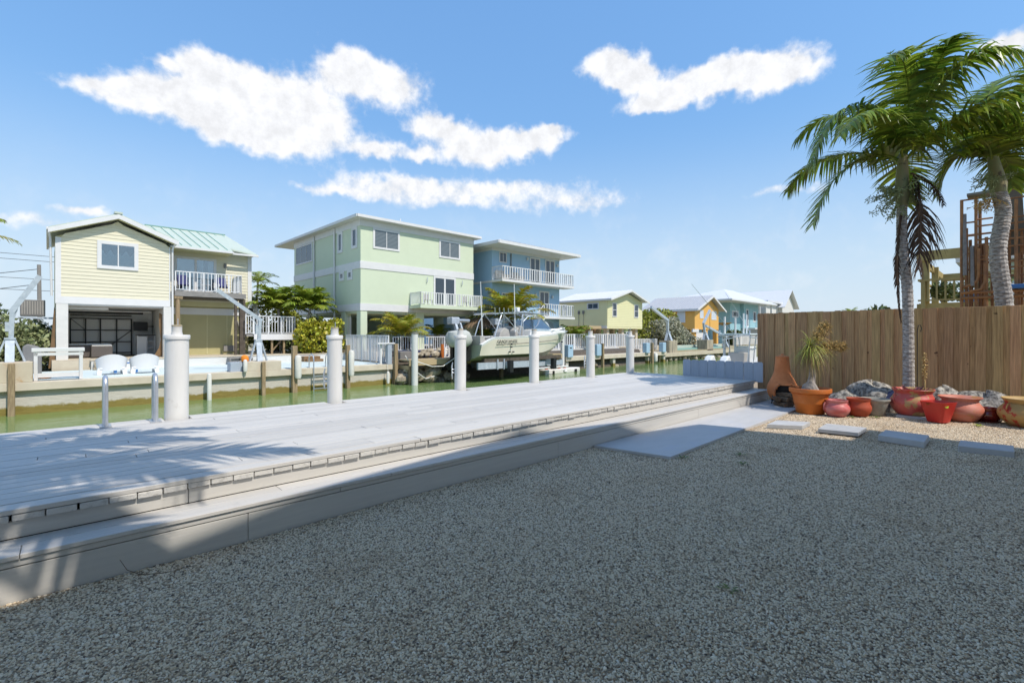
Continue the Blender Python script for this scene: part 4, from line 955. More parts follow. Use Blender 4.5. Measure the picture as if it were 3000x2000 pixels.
# raised terrace behind the white wall
ww = F('terrace_wall', 'low white masonry wall along the back of the blue patio', 'wall', (7, 6.5, -.4))
MB().box(1.0, 15.0, 6.5, 6.7, -.5, .02).build('masonry', K['whitewall'], ww)
MB().box(.95, 15.0, 6.47, 6.75, .02, .09).build('coping', K['tanslab'], ww, bevel=.01)
struct('terrace', MB().box(-.5, 26, 6.72, 24, -.6, .05), K['tanslab'], (8,12,0), True)

# ---- cream house on posts
yh = F('cream_house', 'cream clapboard house on posts with a seafoam metal roof and open garage', 'house', (4.5, 12, 0))
TF = 8.3; WL, WR = -.13, 4.64
slope_l = (8.06-7.02)/(2.23+.36); 
def gz(s, off=0): return (8.10 - abs(s-2.23)*.405 if s > 2.23 else 8.10 - abs(s-2.23)*.41) - off
MB().prism([(-.34,3.12),(4.66,3.12),(4.66,gz(4.66,.35)),(2.23,gz(2.23,.35)),(-.34,gz(-.34,.35))], 'y', TF+.03, 16).build('front_block', K['ywall'], yh)
z = 3.49; k = 0
while z < 7.75:
    h = .200; z1 = min(z+h, 7.9)
    def lim(zz):     # the clapboards run up to the raking eave shadow line
        top = gz(0); d = (8.10-.30-zz)/.41
        return max(WL, 2.23-d), min(WR, 2.23+(8.10-.30-zz)/.405)
    a0, a1 = lim(z); b0, b1 = lim(z+h)
    if b1 - b0 > .1 or a1-a0 > .3:
        if b1 <= b0: b0 = b1 = 2.23
        MB().add([(a0,TF-.028,z),(a1,TF-.028,z),(b1,TF-.008,z+h-.004),(b0,TF-.008,z+h-.004),(a0,TF+.02,z),(a1,TF+.02,z),(b1,TF+.02,z+h-.004),(b0,TF+.02,z+h-.004)],
                 [(0,1,2,3),(4,7,6,5),(0,4,5,1),(1,5,6,2),(2,6,7,3),(3,7,4,0)]).build('siding_board', K['ysiding'], yh)
    z += h; k += 1
MB().box(-.36,WL,TF-.045,TF+.025,3.12,gz(-.36,.38)).build('corner_board', K['white'], yh)
MB().box(WR,4.70,TF-.045,TF+.025,3.12,gz(4.66,.38)).build('corner_board', K['white'], yh)
MB().box(-.36,4.70,TF-.06,TF+.028,3.10,3.485).build('belt_board', K['white'], yh)
window(yh,'t',TF-.03,1.33,3.16,5.14,6.72,2,.19,pane='clear',name='window')
MB().box(1.5,3.0,TF-.0305,TF-.029,5.3,6.6).build('window_dark_sheet', K['room'], yh)  # thin dark sheet, painted in for the unlit room behind the window
cu = MB(); nn = 60
for x0, x1, ph in ((1.52,2.20,0),(2.28,2.97,1.3)):
    vs = []
    for i in range(nn+1):
        f = i/nn; x = x0+(x1-x0)*f; top = 6.08+.13*math.cos(f*11+ph)
        vs += [(x, TF-.0325+.0014*math.sin(f*60), 5.34), (x, TF-.0325+.0014*math.sin(f*60), top)]
    cu.add(vs, [(2*i,2*i+2,2*i+3,2*i+1) for i in range(nn)])
cu.build('curtain', K['curtain'], yh)
# gable roof
def slab2(mb, s0, z0, s1, z1, t0, t1, th): mb.add([(s0,t0,z0-th),(s1,t0,z1-th),(s1,t0,z1),(s0,t0,z0),(s0,t1,z0-th),(s1,t1,z1-th),(s1,t1,z1),(s0,t1,z0)], [(0,1,2,3),(4,7,6,5),(0,4,5,1),(1,5,6,2),(2,6,7,3),(3,7,4,0)])
rf = MB(); slab2(rf,-.62,7.10,2.23,8.28,7.85,16.3,.06); slab2(rf,2.23,8.28,5.05,7.13,7.85,16.3,.06); rf.box(2.05,2.41,7.8,16.3,8.26,8.36)
ro = rf.build('roof', K['seafoam'], yh)
ra = MB(); slab2(ra,-.64,7.03,2.23,8.22,7.80,7.87,.24); slab2(ra,2.23,8.22,5.07,7.06,7.80,7.87,.24); ra.build('rake_board', K['white'], ro)
so2 = MB(); slab2(so2,-.55,6.86,2.23,8.02,7.87,8.3,.03); slab2(so2,2.23,8.02,4.98,6.9,7.87,8.3,.03); so2.build('soffit', K['ywall'], ro)
MB().tube([(4.95,7.95,6.95),(4.86,8.15,6.80),(4.80,8.22,6.6),(4.80,8.22,3.6),(4.82,8.22,.2)], .055, 8).build('downspout', K['white'], yh, smooth=True)
MB().tube([(-.62,8.0,6.9),(-.55,8.4,6.6),(-.5,8.5,3.5)], .05, 8).build('downspout', K['white'], yh, smooth=True)
MB().box(-.70,-.60,7.85,16.3,6.95,7.08).build('gutter', K['white'], yh)
# posts and open garage
for a, b in ((-.33,.15),(4.36,4.86)): MB().box(a,b,TF-.05,TF+.42,-.45 if a<0 else .05,3.10).build('post', K['whitewall'], yh, bevel=.015)
MB().box(-.3,4.8,TF+.03,15.4,3.02,3.11).build('garage_ceiling', K['white'], yh)
MB().box(-.33,-.2,9.2,15.4,.05,3.05).build('garage_side', K['ywall'], yh)
MB().box(4.45,4.62,8.75,15.4,.05,3.05).build('garage_side', K['whitewall'], yh)
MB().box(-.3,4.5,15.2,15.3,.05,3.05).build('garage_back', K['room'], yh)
MB().box(-.33,4.9,6.74,7.4,.055,.06).build('threshold', K['tanslab'], yh)
la = MB()
for i in range(70):
    s0 = -.3-3.0+i*.115
    for sg in (1,-1):
        a0, a1 = (s0, s0+2.9) if sg > 0 else (s0+2.9, s0)
        z0, z1 = .1, 3.0; lo_, hi_ = max(min(a0,a1),-.2), min(max(a0,a1),4.4)
        if hi_-lo_ < .1: continue
        fz_ = lambda a: z0+(z1-z0)*(a-a0)/(a1-a0)
        la.beam((lo_,13.1 if sg>0 else 13.08,fz_(lo_)),(hi_,13.1 if sg>0 else 13.08,fz_(hi_)),.055,.015,(0,1,0))
la.build('lattice', K['lattice'], yh, kind='stuff')
gt = MB()
for s in (.35,1.05,1.75,2.55,3.3): gt.beam((s,12.9,.1),(s,12.9,2.45),.07)
for z in (.25,.95,1.7,2.42,2.62): gt.beam((.35,12.9,z),(3.3,12.9,z),.06)
gt.beam((1.75,12.9,.25),(3.3,12.9,1.7),.05).beam((.35,12.9,2.42),(1.05,12.9,1.7),.03).beam((-.1,12.8,2.8),(3.9,12.8,2.8),.05,.12)
gt.build('gate_frame', K['black'], yh)
MB().tube([(-.1,11.5,2.86),(4.2,11.5,2.86)], .04, 8).build('ceiling_pipe', K['white'], yh)
MB().box(.0,1.9,9.4,9.5,2.84,2.98).build('light_fixture', K['white'], yh)
sof = F('wicker_sofa', 'dark wicker sofa with pale cushions inside the open garage', 'sofa', (1.1, 10.6, .05))
MB().box(.05,2.1,10.2,10.95,.1,.78).build('frame', K['wicker'], sof, bevel=.03)
MB().box(1.15,2.1,9.6,10.18,.1,.72).build('frame', K['wicker'], sof, bevel=.03)
MB().box(.1,2.05,10.3,10.9,.80,.88).build('cushion', K['curtain'], sof, bevel=.03)
MB().box(1.18,2.08,9.62,10.16,.74,.80).build('cushion', K['curtain'], sof, bevel=.02)
cb = F('white_cabinet', 'tall white cabinet with open shelves at the right of the garage', 'cabinet', (4.0,12,.05))
for a,b in ((3.45,3.5),(3.95,3.98),(4.36,4.4)): MB().box(a,b,11.6,12.2,.06,1.35).build('side_panel', K['plastic'], cb)
MB().box(3.46,4.39,12.2,12.23,.06,1.35).build('back_panel', K['plastic'], cb); MB().box(3.44,4.41,11.58,12.22,1.35,1.4).build('top', K['dark'], cb)
for z in (.1,.55,.95): MB().box(3.5,4.36,11.65,12.2,z,z+.03).build('shelf', K['plastic'], cb)
MB().box(3.5,3.94,11.6,11.63,.1,1.3).build('door', K['plastic'], cb)
tv = F('television', 'black wall mounted television inside the garage', 'television', (3.9,12.5,2))
MB().box(3.35,4.1,12.4,12.46,1.65,2.25).build('screen', K['black'], tv); MB().beam((4.1,12.45,1.95),(4.42,12.6,1.95),.06).build('arm', K['black'], tv)
kb = F('leaning_board', 'brown paddle board leaning inside the garage by the right post', 'board', (4.25,8.9,.05))
MB().prism([(3.95,.1),(4.42,.1),(4.44,2.6),(4.2,2.75),(4.22,1.9),(4.3,1.1),(4.2,.6)], 'y', 8.76, 8.80).build('deck', K['brown'], kb)
b2 = fsolo('leaning_board', 'long brown board leaning on the left side of the cream house', 'board', MB().add([(-.62,8.6,-.4),(-.35,8.5,-.4),(-.34,8.5,2.8),(-.40,8.55,2.9),(-.62,8.66,-.4),(-.35,8.56,-.4),(-.34,8.56,2.8),(-.40,8.61,2.9)], [(0,1,2,3),(4,7,6,5),(0,4,5,1),(1,5,6,2),(2,6,7,3),(3,7,4,0)]), K['brown'], (-.5,8.6,0))
# recessed wing with balcony
TR = 10.4
MB().box(4.71,9.78,TR,16,3.3,6.95).build('wing_wall', K['ywall'], yh)
z = 3.6
while z < 6.8:
    MB().add([(4.72,TR-.028,z),(9.55,TR-.028,z),(9.55,TR-.008,z+.206),(4.72,TR-.008,z+.206)], [(0,1,2,3)]).build('siding_board', K['ysiding'], yh); z += .21
MB().box(9.55,9.80,TR-.05,TR+.02,3.3,6.95).build('corner_board', K['white'], yh)
dr = window(yh,'t',TR-.03,5.2,7.6,4.16,6.55,2,.16,pane='clear',name='sliding_door',bar=.12)
MB().box(5.3,7.5,TR-.0305,TR-.029,4.2,6.45).build('door_dark_sheet', K['room'], yh)  # flat dark sheet behind the door panes, painted in for room darkness
cu = MB()
for x0,x1 in ((5.4,6.3),(6.55,6.85),(7.1,7.42)):
    vs = []
    for i in range(41): f = i/40; x = x0+(x1-x0)*f; vs += [(x,TR-.0325+.0014*math.sin(f*55),4.25),(x,TR-.0325+.0014*math.sin(f*55),6.38)]
    cu.add(vs, [(2*i,2*i+2,2*i+3,2*i+1) for i in range(40)])
cu.build('curtain', K['curtain'], yh)
MB().box(8.05,8.2,TR-.13,TR-.03,6.0,6.3).build('wall_light', K['acunit'], yh)
# wing roof: standing seams
EA, EZ, RT, RZ = 9.05, 6.98, 13.0, 8.75
wr = MB().add([(4.75,EA,EZ),(8.3,EA,EZ),(8.3,9.75,EZ+.31),(10.05,9.75,EZ+.06),(8.75,RT,RZ),(4.0,RT,RZ),(4.75,EA,EZ-.05),(8.3,EA,EZ-.05),(8.3,9.75,EZ+.2),(10.05,9.75,EZ-.02)], [(0,1,2,4,5),(2,3,4),(6,7,1,0),(7,8,2,1),(8,9,3,2)])
wro = wr.build('roof', K['seafoam'], yh)
MB().add([(8.75,RT,RZ),(10.05,9.75,EZ+.06),(10.05,16.4,EZ+.06)], [(0,1,2)]).build('hip', K['seafoam'], wro)
for i in range(9):
    f = i/9; s0 = 4.95+f*4.6; s1 = 4.3+f*4.75
    ea = EA+.25 if s0 < 8.3 else 9.9; ez = EZ+(ea-EA)*(RZ-EZ)/(RT-EA) + .02
    if s0 >= 8.3: ez = EZ+.12
    MB().beam((s0,ea,ez),(s1,RT,RZ+.02),.035,.05).build('seam', K['seam'], wro)
MB().beam((4.0,RT,RZ+.03),(8.75,RT,RZ+.03),.12,.06).build('ridge_cap', K['seam'], wro)
MB().box(4.8,8.32,EA-.12,EA,EZ-.13,EZ-.02).build('gutter', K['white'], wro); MB().box(8.34,10.05,9.63,9.75,EZ-.09,EZ+.03).build('gutter', K['white'], wro)
MB().box(4.8,8.3,EA,TR,EZ-.16,EZ-.13).build('soffit', K['ywall'], wro)
# balcony
bd = MB().box(4.92,8.85,8.35,TR-.06,4.02,4.13).build('balcony_floor', K['greytimber'], yh)
MB().box(4.92,8.88,8.30,8.35,3.80,4.12).build('balcony_beam', K['greytimber'], yh); MB().box(4.95,8.8,8.5,TR-.1,3.72,3.98).build('balcony_joists', K['darktimber'], yh)
railing(yh,(4.98,8.4,4.13),(8.62,8.4,4.13),1.2,.19,.8); railing(yh,(8.62,8.4,4.13),(8.62,TR-.1,4.13),1.2,.19,1.0)
MB().box(4.9,5.35,8.32,8.6,3.62,3.86).build('beam_cap', K['timber'], yh)
MB().tube([(5.1,8.46,.05),(5.1,8.46,3.62)],.12,10).build('post', K['timber'], yh); MB().box(8.25,8.4,8.5,8.65,.05,3.8).build('post', K['darktimber'], yh); MB().box(8.62,8.95,8.7,8.95,.05,3.8).build('post', K['darktimber'], yh)
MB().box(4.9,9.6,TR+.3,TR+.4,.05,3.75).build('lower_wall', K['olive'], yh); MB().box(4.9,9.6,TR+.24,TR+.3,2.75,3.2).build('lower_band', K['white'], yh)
for s in (5.6,7.1,8.3): MB().box(s,s+.04,TR+.27,TR+.3,.1,2.75).build('panel_joint', K['ywall'], yh)
MB().box(8.1,8.8,TR+.2,TR+.29,.25,.65).build('vent', K['greytimber'], yh)
for lb, x, fl in (('left',5.55,1),('right',7.75,-1)):
    c = F('balcony_chair', 'white strap chair with navy cushions at the %s of the cream house balcony' % lb, 'chair', (x,9.2,4.13), 'chairs on the cream house balcony')
    for sx in (-.28,.28):
        MB().tube([(x+sx,9.0,4.14),(x+sx,9.0,4.75),(x+sx,9.5,4.75),(x+sx,9.6,4.14)],.022,6).build('leg', K['whiterail'], c)
    MB().box(x-.27,x+.27,8.98,9.5,4.52,4.60).build('seat', K['navy'], c, bevel=.02)
    MB().add([(x-.27,9.48,4.6),(x+.27,9.48,4.6),(x+.27,9.75,5.25),(x-.27,9.75,5.25),(x-.27,9.56,4.6),(x+.27,9.56,4.6),(x+.27,9.83,5.25),(x-.27,9.83,5.25)],[(0,1,2,3),(4,7,6,5),(0,4,5,1),(1,5,6,2),(2,6,7,3),(3,7,4,0)]).build('backrest', K['navy'], c)
bt = F('balcony_table', 'small white round table between the chairs on the cream house balcony', 'table', (6.7,9.2,4.13))
MB().lathe([(.3,.5),(.3,.53)],(6.7,9.2,4.13),16).build('top', K['whiterail'], bt); MB().tube([(6.7,9.2,4.13),(6.7,9.2,4.64)],.03,6).build('leg', K['whiterail'], bt)
# stairs and landing
MB().box(8.95,12.1,8.45,9.9,1.28,1.45).build('landing', K['greytimber'], yh); MB().box(9.4,12.15,8.38,8.45,1.04,1.46).build('landing_fascia', K['white'], yh)
railing(yh,(9.4,8.42,1.45),(12.1,8.42,1.45),1.22,.19,1.0); railing(yh,(12.1,8.42,1.45),(12.1,9.9,1.45),1.22,.19,1.0); railing(yh,(8.9,8.42,1.45),(9.35,8.42,1.45),1.22,.12,.5)
for s in (9.7,10.6,11.4,12.0): MB().beam((s,8.6,.05),(s,8.6,1.28),.12).build('post', K['timber'], yh)
MB().beam((10.6,8.7,.2),(11.4,8.7,1.2),.08).build('brace', K['timber'], yh)
for i in range(13):
    f = i/12; z = 1.5+f*2.55; t_ = 9.9+f*2.6
    MB().box(9.0,10.15,t_,t_+.27,z,z+.05).build('stair_tread', K['greytimber'], yh)
for s in (8.98,10.17): MB().beam((s,9.8,1.35),(s,12.6,4.05),.05,.3).build('stringer', K['greytimber'], yh)
sr = MB().beam((10.2,9.9,2.75),(10.2,12.6,5.35),.06).beam((10.2,9.9,1.6),(10.2,12.6,4.2),.04).build('stair_rail', K['whiterail'], yh)
mb = MB()
for i in range(20): f = i/19; mb.beam((10.2,9.9+2.7*f,1.6+2.6*f),(10.2,9.9+2.7*f,2.75+2.6*f),.022)
mb.build('balusters', K['whiterail'], sr, kind='stuff')
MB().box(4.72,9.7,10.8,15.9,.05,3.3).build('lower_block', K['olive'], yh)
MB().box(-.34,4.6,15.35,15.9,.05,3.1).build('rear_block', K['ywall'], yh)

# ---- things on the blue patio
def davit(label, base, ht, elbow, tip, m='galv', w=.16, blk=None, k=1.0):
    s,t,z = base; d = F('boat_davit', label, 'davit', base, 'boat davits along the far bank')
    for a in (-1,1):
        MB().beam((s+a*.42*k,t,z),(s+a*.12*k,t,z+ht*.42),.17*k,.06).build('foot_brace', K[m], d)
    MB().beam((s,t-.3*k,z),(s,t-.05*k,z+ht*.42),.26*k,.06).build('foot_brace', K[m], d)
    MB().box(s-.16*k,s+.16*k,t-.12*k,t+.12*k,z+ht*.40,z+ht*.44).build('collar', K[m], d)
    MB().beam((s,t,z),(elbow[0],elbow[1],elbow[2]),w*.9,w,(0,1,0)).build('mast', K[m], d)
    MB().beam((elbow[0]-(tip[0]-elbow[0])*.06,elbow[1],elbow[2]-.06),tip,w,w*1.15).build('boom', K[m], d)
    e, p = Vector(elbow), Vector(tip)
    MB().beam(Vector((s,t,z)).lerp(e,.72), e.lerp(p,.22), .06*k,.04).build('gusset', K[m], d)
    MB().box(s-.12*k-.02,s-.02,t-.06,t+.1,z+ht*.55,z+ht*.72).build('winch', K['galv'], d)
    return d
fsolo('davit_plinth', 'rust stained concrete plinth at the left edge of the seawall', 'plinth', MB().box(-2.4,-1.08,-.04,1.0,-.474,.34), K['rust'], (-1.7,.4,-.5), bevel=.02)
davit('grey boat davit on the rust stained plinth, left of the cream house', (-1.72,.45,.34), 2.2, (-1.66,.45,2.35), (-.88,.5,3.83))
fsolo('davit_plinth', 'tan concrete plinth in the middle of the seawall below a davit', 'plinth', MB().box(6.55,8.35,-.04,1.0,-.474,.02), K['cap'], (7.4,.4,-.5), bevel=.02)
davit('grey boat davit in the middle, leaning left before the cream house balcony', (7.35,.45,.02), 2.6, (7.42,.45,2.2), (5.55,.9,3.7))
fsolo('dock_box', 'small grey green locker beside the middle davit plinth', 'box', MB().box(5.95,6.5,.1,.7,-.474,0.0), K['greypaint'], (6.2,.4,-.4), bevel=.01)
fsolo('life_vest', 'orange life vest hung on the middle davit plinth', 'life vest', wob(MB().lathe([(.05,0),(.17,.03),(.2,.15),(.17,.3),(.08,.36),(.02,.37)],(6.62,.15,0.0),12),.02,9,2), K['orangevest'], (6.6,.1,.05), smooth=True)
fsolo('life_vest', 'orange and white life vest on the patio under the white table', 'life vest', wob(MB().lathe([(.05,0),(.22,.03),(.25,.1),(.2,.2),(.02,.22)],(-.75,1.3,-.44),12),.03,9,4), K['orangevest'], (-.75,1.3,-.4), smooth=True)
# posts and fenders along the wall
def wpost(label, s, z1, w=.14, m='timber', t=-.16, z0=-3.2):
    fsolo('mooring_timber', label, 'post', wob(MB().box(s-w/2,s+w/2,t-w/2,t+w/2,z0,z1),.006,6,int(s*10)), K[m], (s,t,z1), 'timber posts along the far seawall', bevel=.015)
wpost('brown timber post bolted to the rust stained plinth', -1.66, .30, .20)
wpost('brown timber post on the middle davit plinth', 7.42, .0, .17)
wpost('timber post behind the white fender right of the middle davit', 9.0, .80, .26, 'timber', -.1)
wpost('timber post behind the white fender beside the swim ladder', 12.05, .80, .22, 'timber', -.12)
wpost('dark brown timber post at the end of the seawall by the metal railing', 15.2, .82, .22, 'timber', -.2)
def fender(label, s, z0, z1, r=.13, t=-.3):
    fsolo('dock_fender', label, 'fender', MB().lathe([(.02,z0),(r*.8,z0+.03),(r,z0+.14),(r,z1-.14),(r*.8,z1-.03),(.02,z1)],(s,t,0),12), K['fender'], (s,t,z0), 'white fenders along the far seawall', smooth=True)
fender('white strip fender on the seawall left of the middle davit', 4.95, -1.9, -.45, .10)
fender('white fender on the locker beside the middle davit', 6.55, -.5, .15, .10, -.2)
fender('tall white fender on the post right of the middle davit', 9.12, -1.0, .30, .17, -.32)
fender('tall white fender on the post beside the swim ladder', 12.18, -1.05, .5, .16, -.32)
fender('small white bottle fender hanging on a rope near the end of the seawall', 14.65, -1.68, -.9, .10, -.22)
MB().tube([(14.65,-.22,-.9),(14.65,-.12,-.45)],.012,5).build('rope', K['fender'], bpy.data.objects['seawall'])
# swim ladder
sl_ = F('swim_ladder', 'aluminium swim ladder on the far seawall with two curved handrails', 'ladder', (10.5,-.1,-.5))
for s in (10.05,11.0):
    MB().tube([(s,.55,-.45),(s,.55,0.0)]+[(s,.55-.33+.33*math.cos(a),.0+.32*math.sin(a)) for a in [PI*k/8 for k in range(1,8)]]+[(s,-.11,0.0),(s,-.11,-2.4)],.035,8).build('handrail', K['alu'], sl_, smooth=True)
for z in (-.95,-1.3,-1.65): MB().box(10.05,11.0,-.16,-.06,z,z+.05).build('rung', K['alu'], sl_)
# white plastic lounge chairs and table, white work table, crates
for lb, s, a in (('left',1.5,.35),('right',2.72,-.3)):
    c = F('plastic_armchair', 'white moulded plastic armchair seen from behind, %s of the pair on the patio' % lb, 'chair', (s,2.1,-.44), 'white armchairs on the patio')
    mb = MB(); n = 24; vs = []
    for i in range(n+1):
        f = i/n; an = PI*(1.08-1.16*f)+PI; hgt = .68+.27*math.sin(PI*f)**2
        x = s+.52*math.cos(an)+.1*a*0; y = 2.1+.45*math.sin(an)
        vs += [(x*1.0,y,-.44+.2),(s+(x-s)*1.12,2.1+(y-2.1)*1.15,-.44+hgt),(s+(x-s)*1.05,2.1+(y-2.1)*1.06,-.44+hgt),(s+(x-s)*.93,2.1+(y-2.1)*.92,-.44+.2)]
    mb.add(vs, [(4*i+j,4*i+4+j,4*i+4+(j+1)%4,4*i+(j+1)%4) for i in range(n) for j in range(4)]+[(0,1,2,3),(4*n+3,4*n+2,4*n+1,4*n)])
    mb.build('shell', K['plastic'], c, smooth=True); MB().box(s-.45,s+.45,1.75,2.45,-.18,-.12).build('seat', K['plastic'], c, bevel=.02)
    for dx,dy in ((-.45,-.28),(.45,-.28),(-.42,.3),(.42,.3)): MB().beam((s+dx*1.05,2.1+dy*1.1,-.44),(s+dx*.95,2.1+dy,-.12),.17,.06).build('leg', K['plastic'], c)
tb = F('low_table', 'low blue plastic table between the white armchairs', 'table', (2.1,2.9,-.44))
MB().box(1.6,2.6,2.75,3.3,0.0,.05).build('top', K['bluetable'], tb, bevel=.01)
for dx,dy in ((1.7,2.85),(2.5,2.85),(1.7,3.2),(2.5,3.2)): MB().box(dx-.05,dx+.05,dy-.04,dy+.04,-.44,0).build('leg', K['bluetable'], tb)
wt = F('work_table', 'white timber fish cleaning table at the left of the patio', 'table', (-.2,.6,-.44))
MB().box(-1.12,.48,.30,.85,.72,.87).build('top', K['white'], wt, bevel=.01); MB().box(-1.05,.44,.33,.37,.56,.68).build('apron', K['white'], wt)
for s in (-1.0,.37):
    for t_ in (.38,.78): MB().box(s-.055,s+.055,t_-.05,t_+.05,-.46,.72).build('leg', K['white'], wt)
MB().box(-.94,.32,.4,.44,-.34,-.16).build('lower_board', K['white'], wt)
cr = F('step_stool', 'grey green two tier wooden step against the white terrace wall', 'steps', (7.9,6.2,-.44))
for s in (7.35,8.0,8.6): MB().box(s-.03,s+.03,5.9,6.45,-.44,-.04).build('side', K['greytimber'], cr)
MB().box(7.3,8.65,6.15,6.45,-.06,-.02).build('tread', K['greytimber'], cr); MB().box(7.3,8.75,5.75,6.14,-.28,-.23).build('tread', K['greytimber'], cr)
fsolo('brick_step', 'brown brick step against the white terrace wall by the ladder', 'steps', MB().box(11.8,12.9,5.9,6.45,-.44,-.08).box(11.9,13.0,5.6,5.9,-.44,-.26), K['brown'], (12.4,6,-.44), bevel=.01)
fsolo('paver_stack', 'small stack of tan stones against the terrace wall behind the armchairs', 'stones', MB().box(1.05,1.5,6.0,6.4,-.44,-.3).box(1.1,1.55,6.0,6.4,-.295,-.16).box(1.08,1.48,6.0,6.4,-.155,-.02), K['riprap'], (1.3,6.2,-.4), bevel=.02)
fence_thing('white metal railing between the blue patio and the mint house', (14.95,.25,-.44), (15.02,6.4,-.40), 1.78, sp=.21, post=1.25, m='whiterail', bw=.05)
fsolo('corner_post', 'grey square post at the end of the metal railing by the seawall', 'post', MB().box(14.72,15.02,-.06,.2,-.474,.80), K['greypaint'], (14.9,.1,-.47), bevel=.01)
fsolo('fish_table', 'white fish cleaning shelf on top of the grey corner post', 'table', MB().box(14.0,15.2,-.1,.5,.82,.90).box(14.3,14.4,.1,.2,-.44,.82), K['plastic'], (14.7,.2,.8))

# ---- left edge: hedge, condenser, grill, power pole
bush('hedge', 'dense grey green hedge behind the left davit', 'hedge', (-4.2,9.5,.9), (3.4,1.6,2.1), 8500, .14, 'hedge', 3, 5)
bush('hedge', 'grey green shrub between the hedge and the cream house', 'hedge', (-1.4,11.5,.6), (1.5,1.4,1.9), 4000, .13, 'hedge', 4, 4)
ac = F('air_conditioner', 'brown louvred air conditioner on a bracket beside the cream house', 'air conditioner', (-1.2,10.2,2.3))
MB().box(-1.72,-.74,9.9,10.6,2.42,3.32).build('casing', K['acunit'], ac, bevel=.03)
for i in range(9): MB().box(-1.66+i*.10,-1.62+i*.10,9.88,9.905,2.52,3.24).build('louvre', K['acfin'], ac)
MB().box(-1.8,-.4,9.9,10.0,2.28,2.38).build('bracket', K['galv'], ac); MB().beam((-.95,9.95,2.28),(-.4,9.95,1.65),.06).build('strut', K['galv'], ac)
gr = F('covered_grill', 'grey covered grill beside the left davit', 'grill', (-1.1,5.3,-.4))
MB().prism([(-1.5,-.45),(-.85,-.45),(-.85,.55),(-.95,.85),(-1.35,.98),(-1.5,.85)],'y',5.0,5.6).build('cover', K['acunit'], gr, bevel=.05)
up_ = F('power_pole', 'weathered wooden power pole behind the cream house', 'pole', (-1.05,20,0))
MB().tube([(-1.02,20,-.6),(-1.08,20,6.3)],[.14,.11],10).build('pole', K['greytimber'], up_)
for z0,z1 in ((5.8,4.6),(4.75,3.9)): MB().tube([(-1.08,20,z0+.2),(-3.2,20.1,z0-.3),(-8,20.5,z1)],.022,5).build('wire', K['black'], up_)
for z0 in (7.4,7.0,5.62,4.75): MB().tube([(-12,24,z0+.05),(-3,24,z0),(.4,24,z0)],.018,5).build('wire', K['black'], up_)
farpalm('palm tree at the left edge with only a few frond tips showing', (-3.9,7.0,-.45), (-3.8,7.0,6.1), 12, 2.3, 'frond_y', 77, .13, ll=.6, dead=2)
# ---- mint green house
gh = F('mint_house', 'three storey mint green house with white bands and a white hip roof', 'house', (21, 12, 0))
GT, GS, GE, GB = 5.5, 15.68, 26.35, 18.5
MB().box(GS,GE,GT,GB,3.18,9.86).build('wall', K['green'], gh)
def band(z0,z1,nm,s1=GE): MB().box(GS-.04,s1+.03,GT-.04,GB+.04,z0,z1).build(nm, K['white'], gh)
band(9.38,9.90,'frieze'); band(6.26,6.80,'middle_band')
MB().box(GS-.04,GE+.03,GT-.04,GB+.04,3.17,3.70).build('lower_band', K['white'], gh)
ov = .5
rp = [(GS-ov,GT-ov),(GE+ov,GT-ov),(GE+ov,GB+3.6),(GS-ov,GB+3.6)]
r_ = MB(); zc, zr = 10.05, 11.45
r_.add([(*p,zc) for p in rp]+[((GS+GE)/2,GT+4.9,zr),((GS+GE)/2,GB-1.5,zr)]+[(*p,zc-.02) for p in rp], [(0,1,4),(1,2,5,4),(2,3,5),(3,0,4,5),(6,9,8,7)])
ghr = r_.build('roof', K['whiteroof'], gh)
g = MB()
for (a,b) in ((rp[0],rp[1]),(rp[1],rp[2]),(rp[2],rp[3]),(rp[3],rp[0])): g.beam((*a,9.97),(*b,9.97),.14,.20)
g.build('gutter', K['white'], ghr)
MB().box(rp[0][0]+.05,rp[1][0]-.05,rp[0][1]+.05,rp[2][1]-.05,9.86,9.90).build('soffit', K['white'], ghr)
for i in range(1,22):
    f = i/22; s = rp[0][0]+(rp[1][0]-rp[0][0])*f; hh = 1-abs(2*f-1)
    MB().beam((s,GT-ov,zc+.015),(s,GT-ov+(4.9+ov)*hh,zc+.015+(zr-zc)*hh),.035,.05).build('roof_seam', K['whiteroof'], ghr)
MB().tube([(20.5,8,10.4),(20.5,8,11.1)],.04,6).build('vent_pipe', K['white'], ghr)
window(gh,'t',GT,16.66,18.91,7.83,9.37,2,.15,pane='blind'); window(gh,'t',GT,22.65,24.85,7.82,9.33,2,.15,pane='blind')
window(gh,'t',GT,22.09,24.36,3.72,6.24,2,.16,name='french_door',bar=.16)
for s in (21.4,25.0): MB().tube([(s,GT-.04,5.6),(s,GT-.14,5.7),(s,GT-.14,6.05)],.03,6).build('wall_lamp', K['alu'], gh)
for a,b,z0,z1,nx in ((14.3,18.0,7.7,9.35,3),(8.42,9.28,7.75,9.42,1),(5.98,6.89,7.8,9.4,1),(8.14,9.01,5.55,6.32,1),(6.76,7.6,5.52,6.3,1)):
    window(gh,'s',GS,a,b,z0,z1,nx,.22 if nx == 1 else .1)
for t_ in (13.77,9.73): MB().box(GS-.14,GS-.05,t_-.07,t_+.07,3.2 if t_ > 10 else .2,9.8).build('downspout', K['white'], gh)
for s,t_ in ((GS+.0,GT),(20.42,GT),(25.9,GT),(20.42,10.5),(GS,8.1),(GS,13.5),(22.9,10.5),(26.0,10.5),(18,13.5),(22,17.5),(26,17.5)):
    MB().box(s,s+.52 if s<16 else s+.75,t_,t_+.6,.1,3.2).build('column', K['green'], gh)
MB().box(GS+.1,GE-.1,GT+.2,GB,3.0,3.18).build('ceiling', K['green'], gh)
MB().box(19.0,GE-.5,16.8,17.1,.1,3.1).build('rear_wall', K['green'], gh)
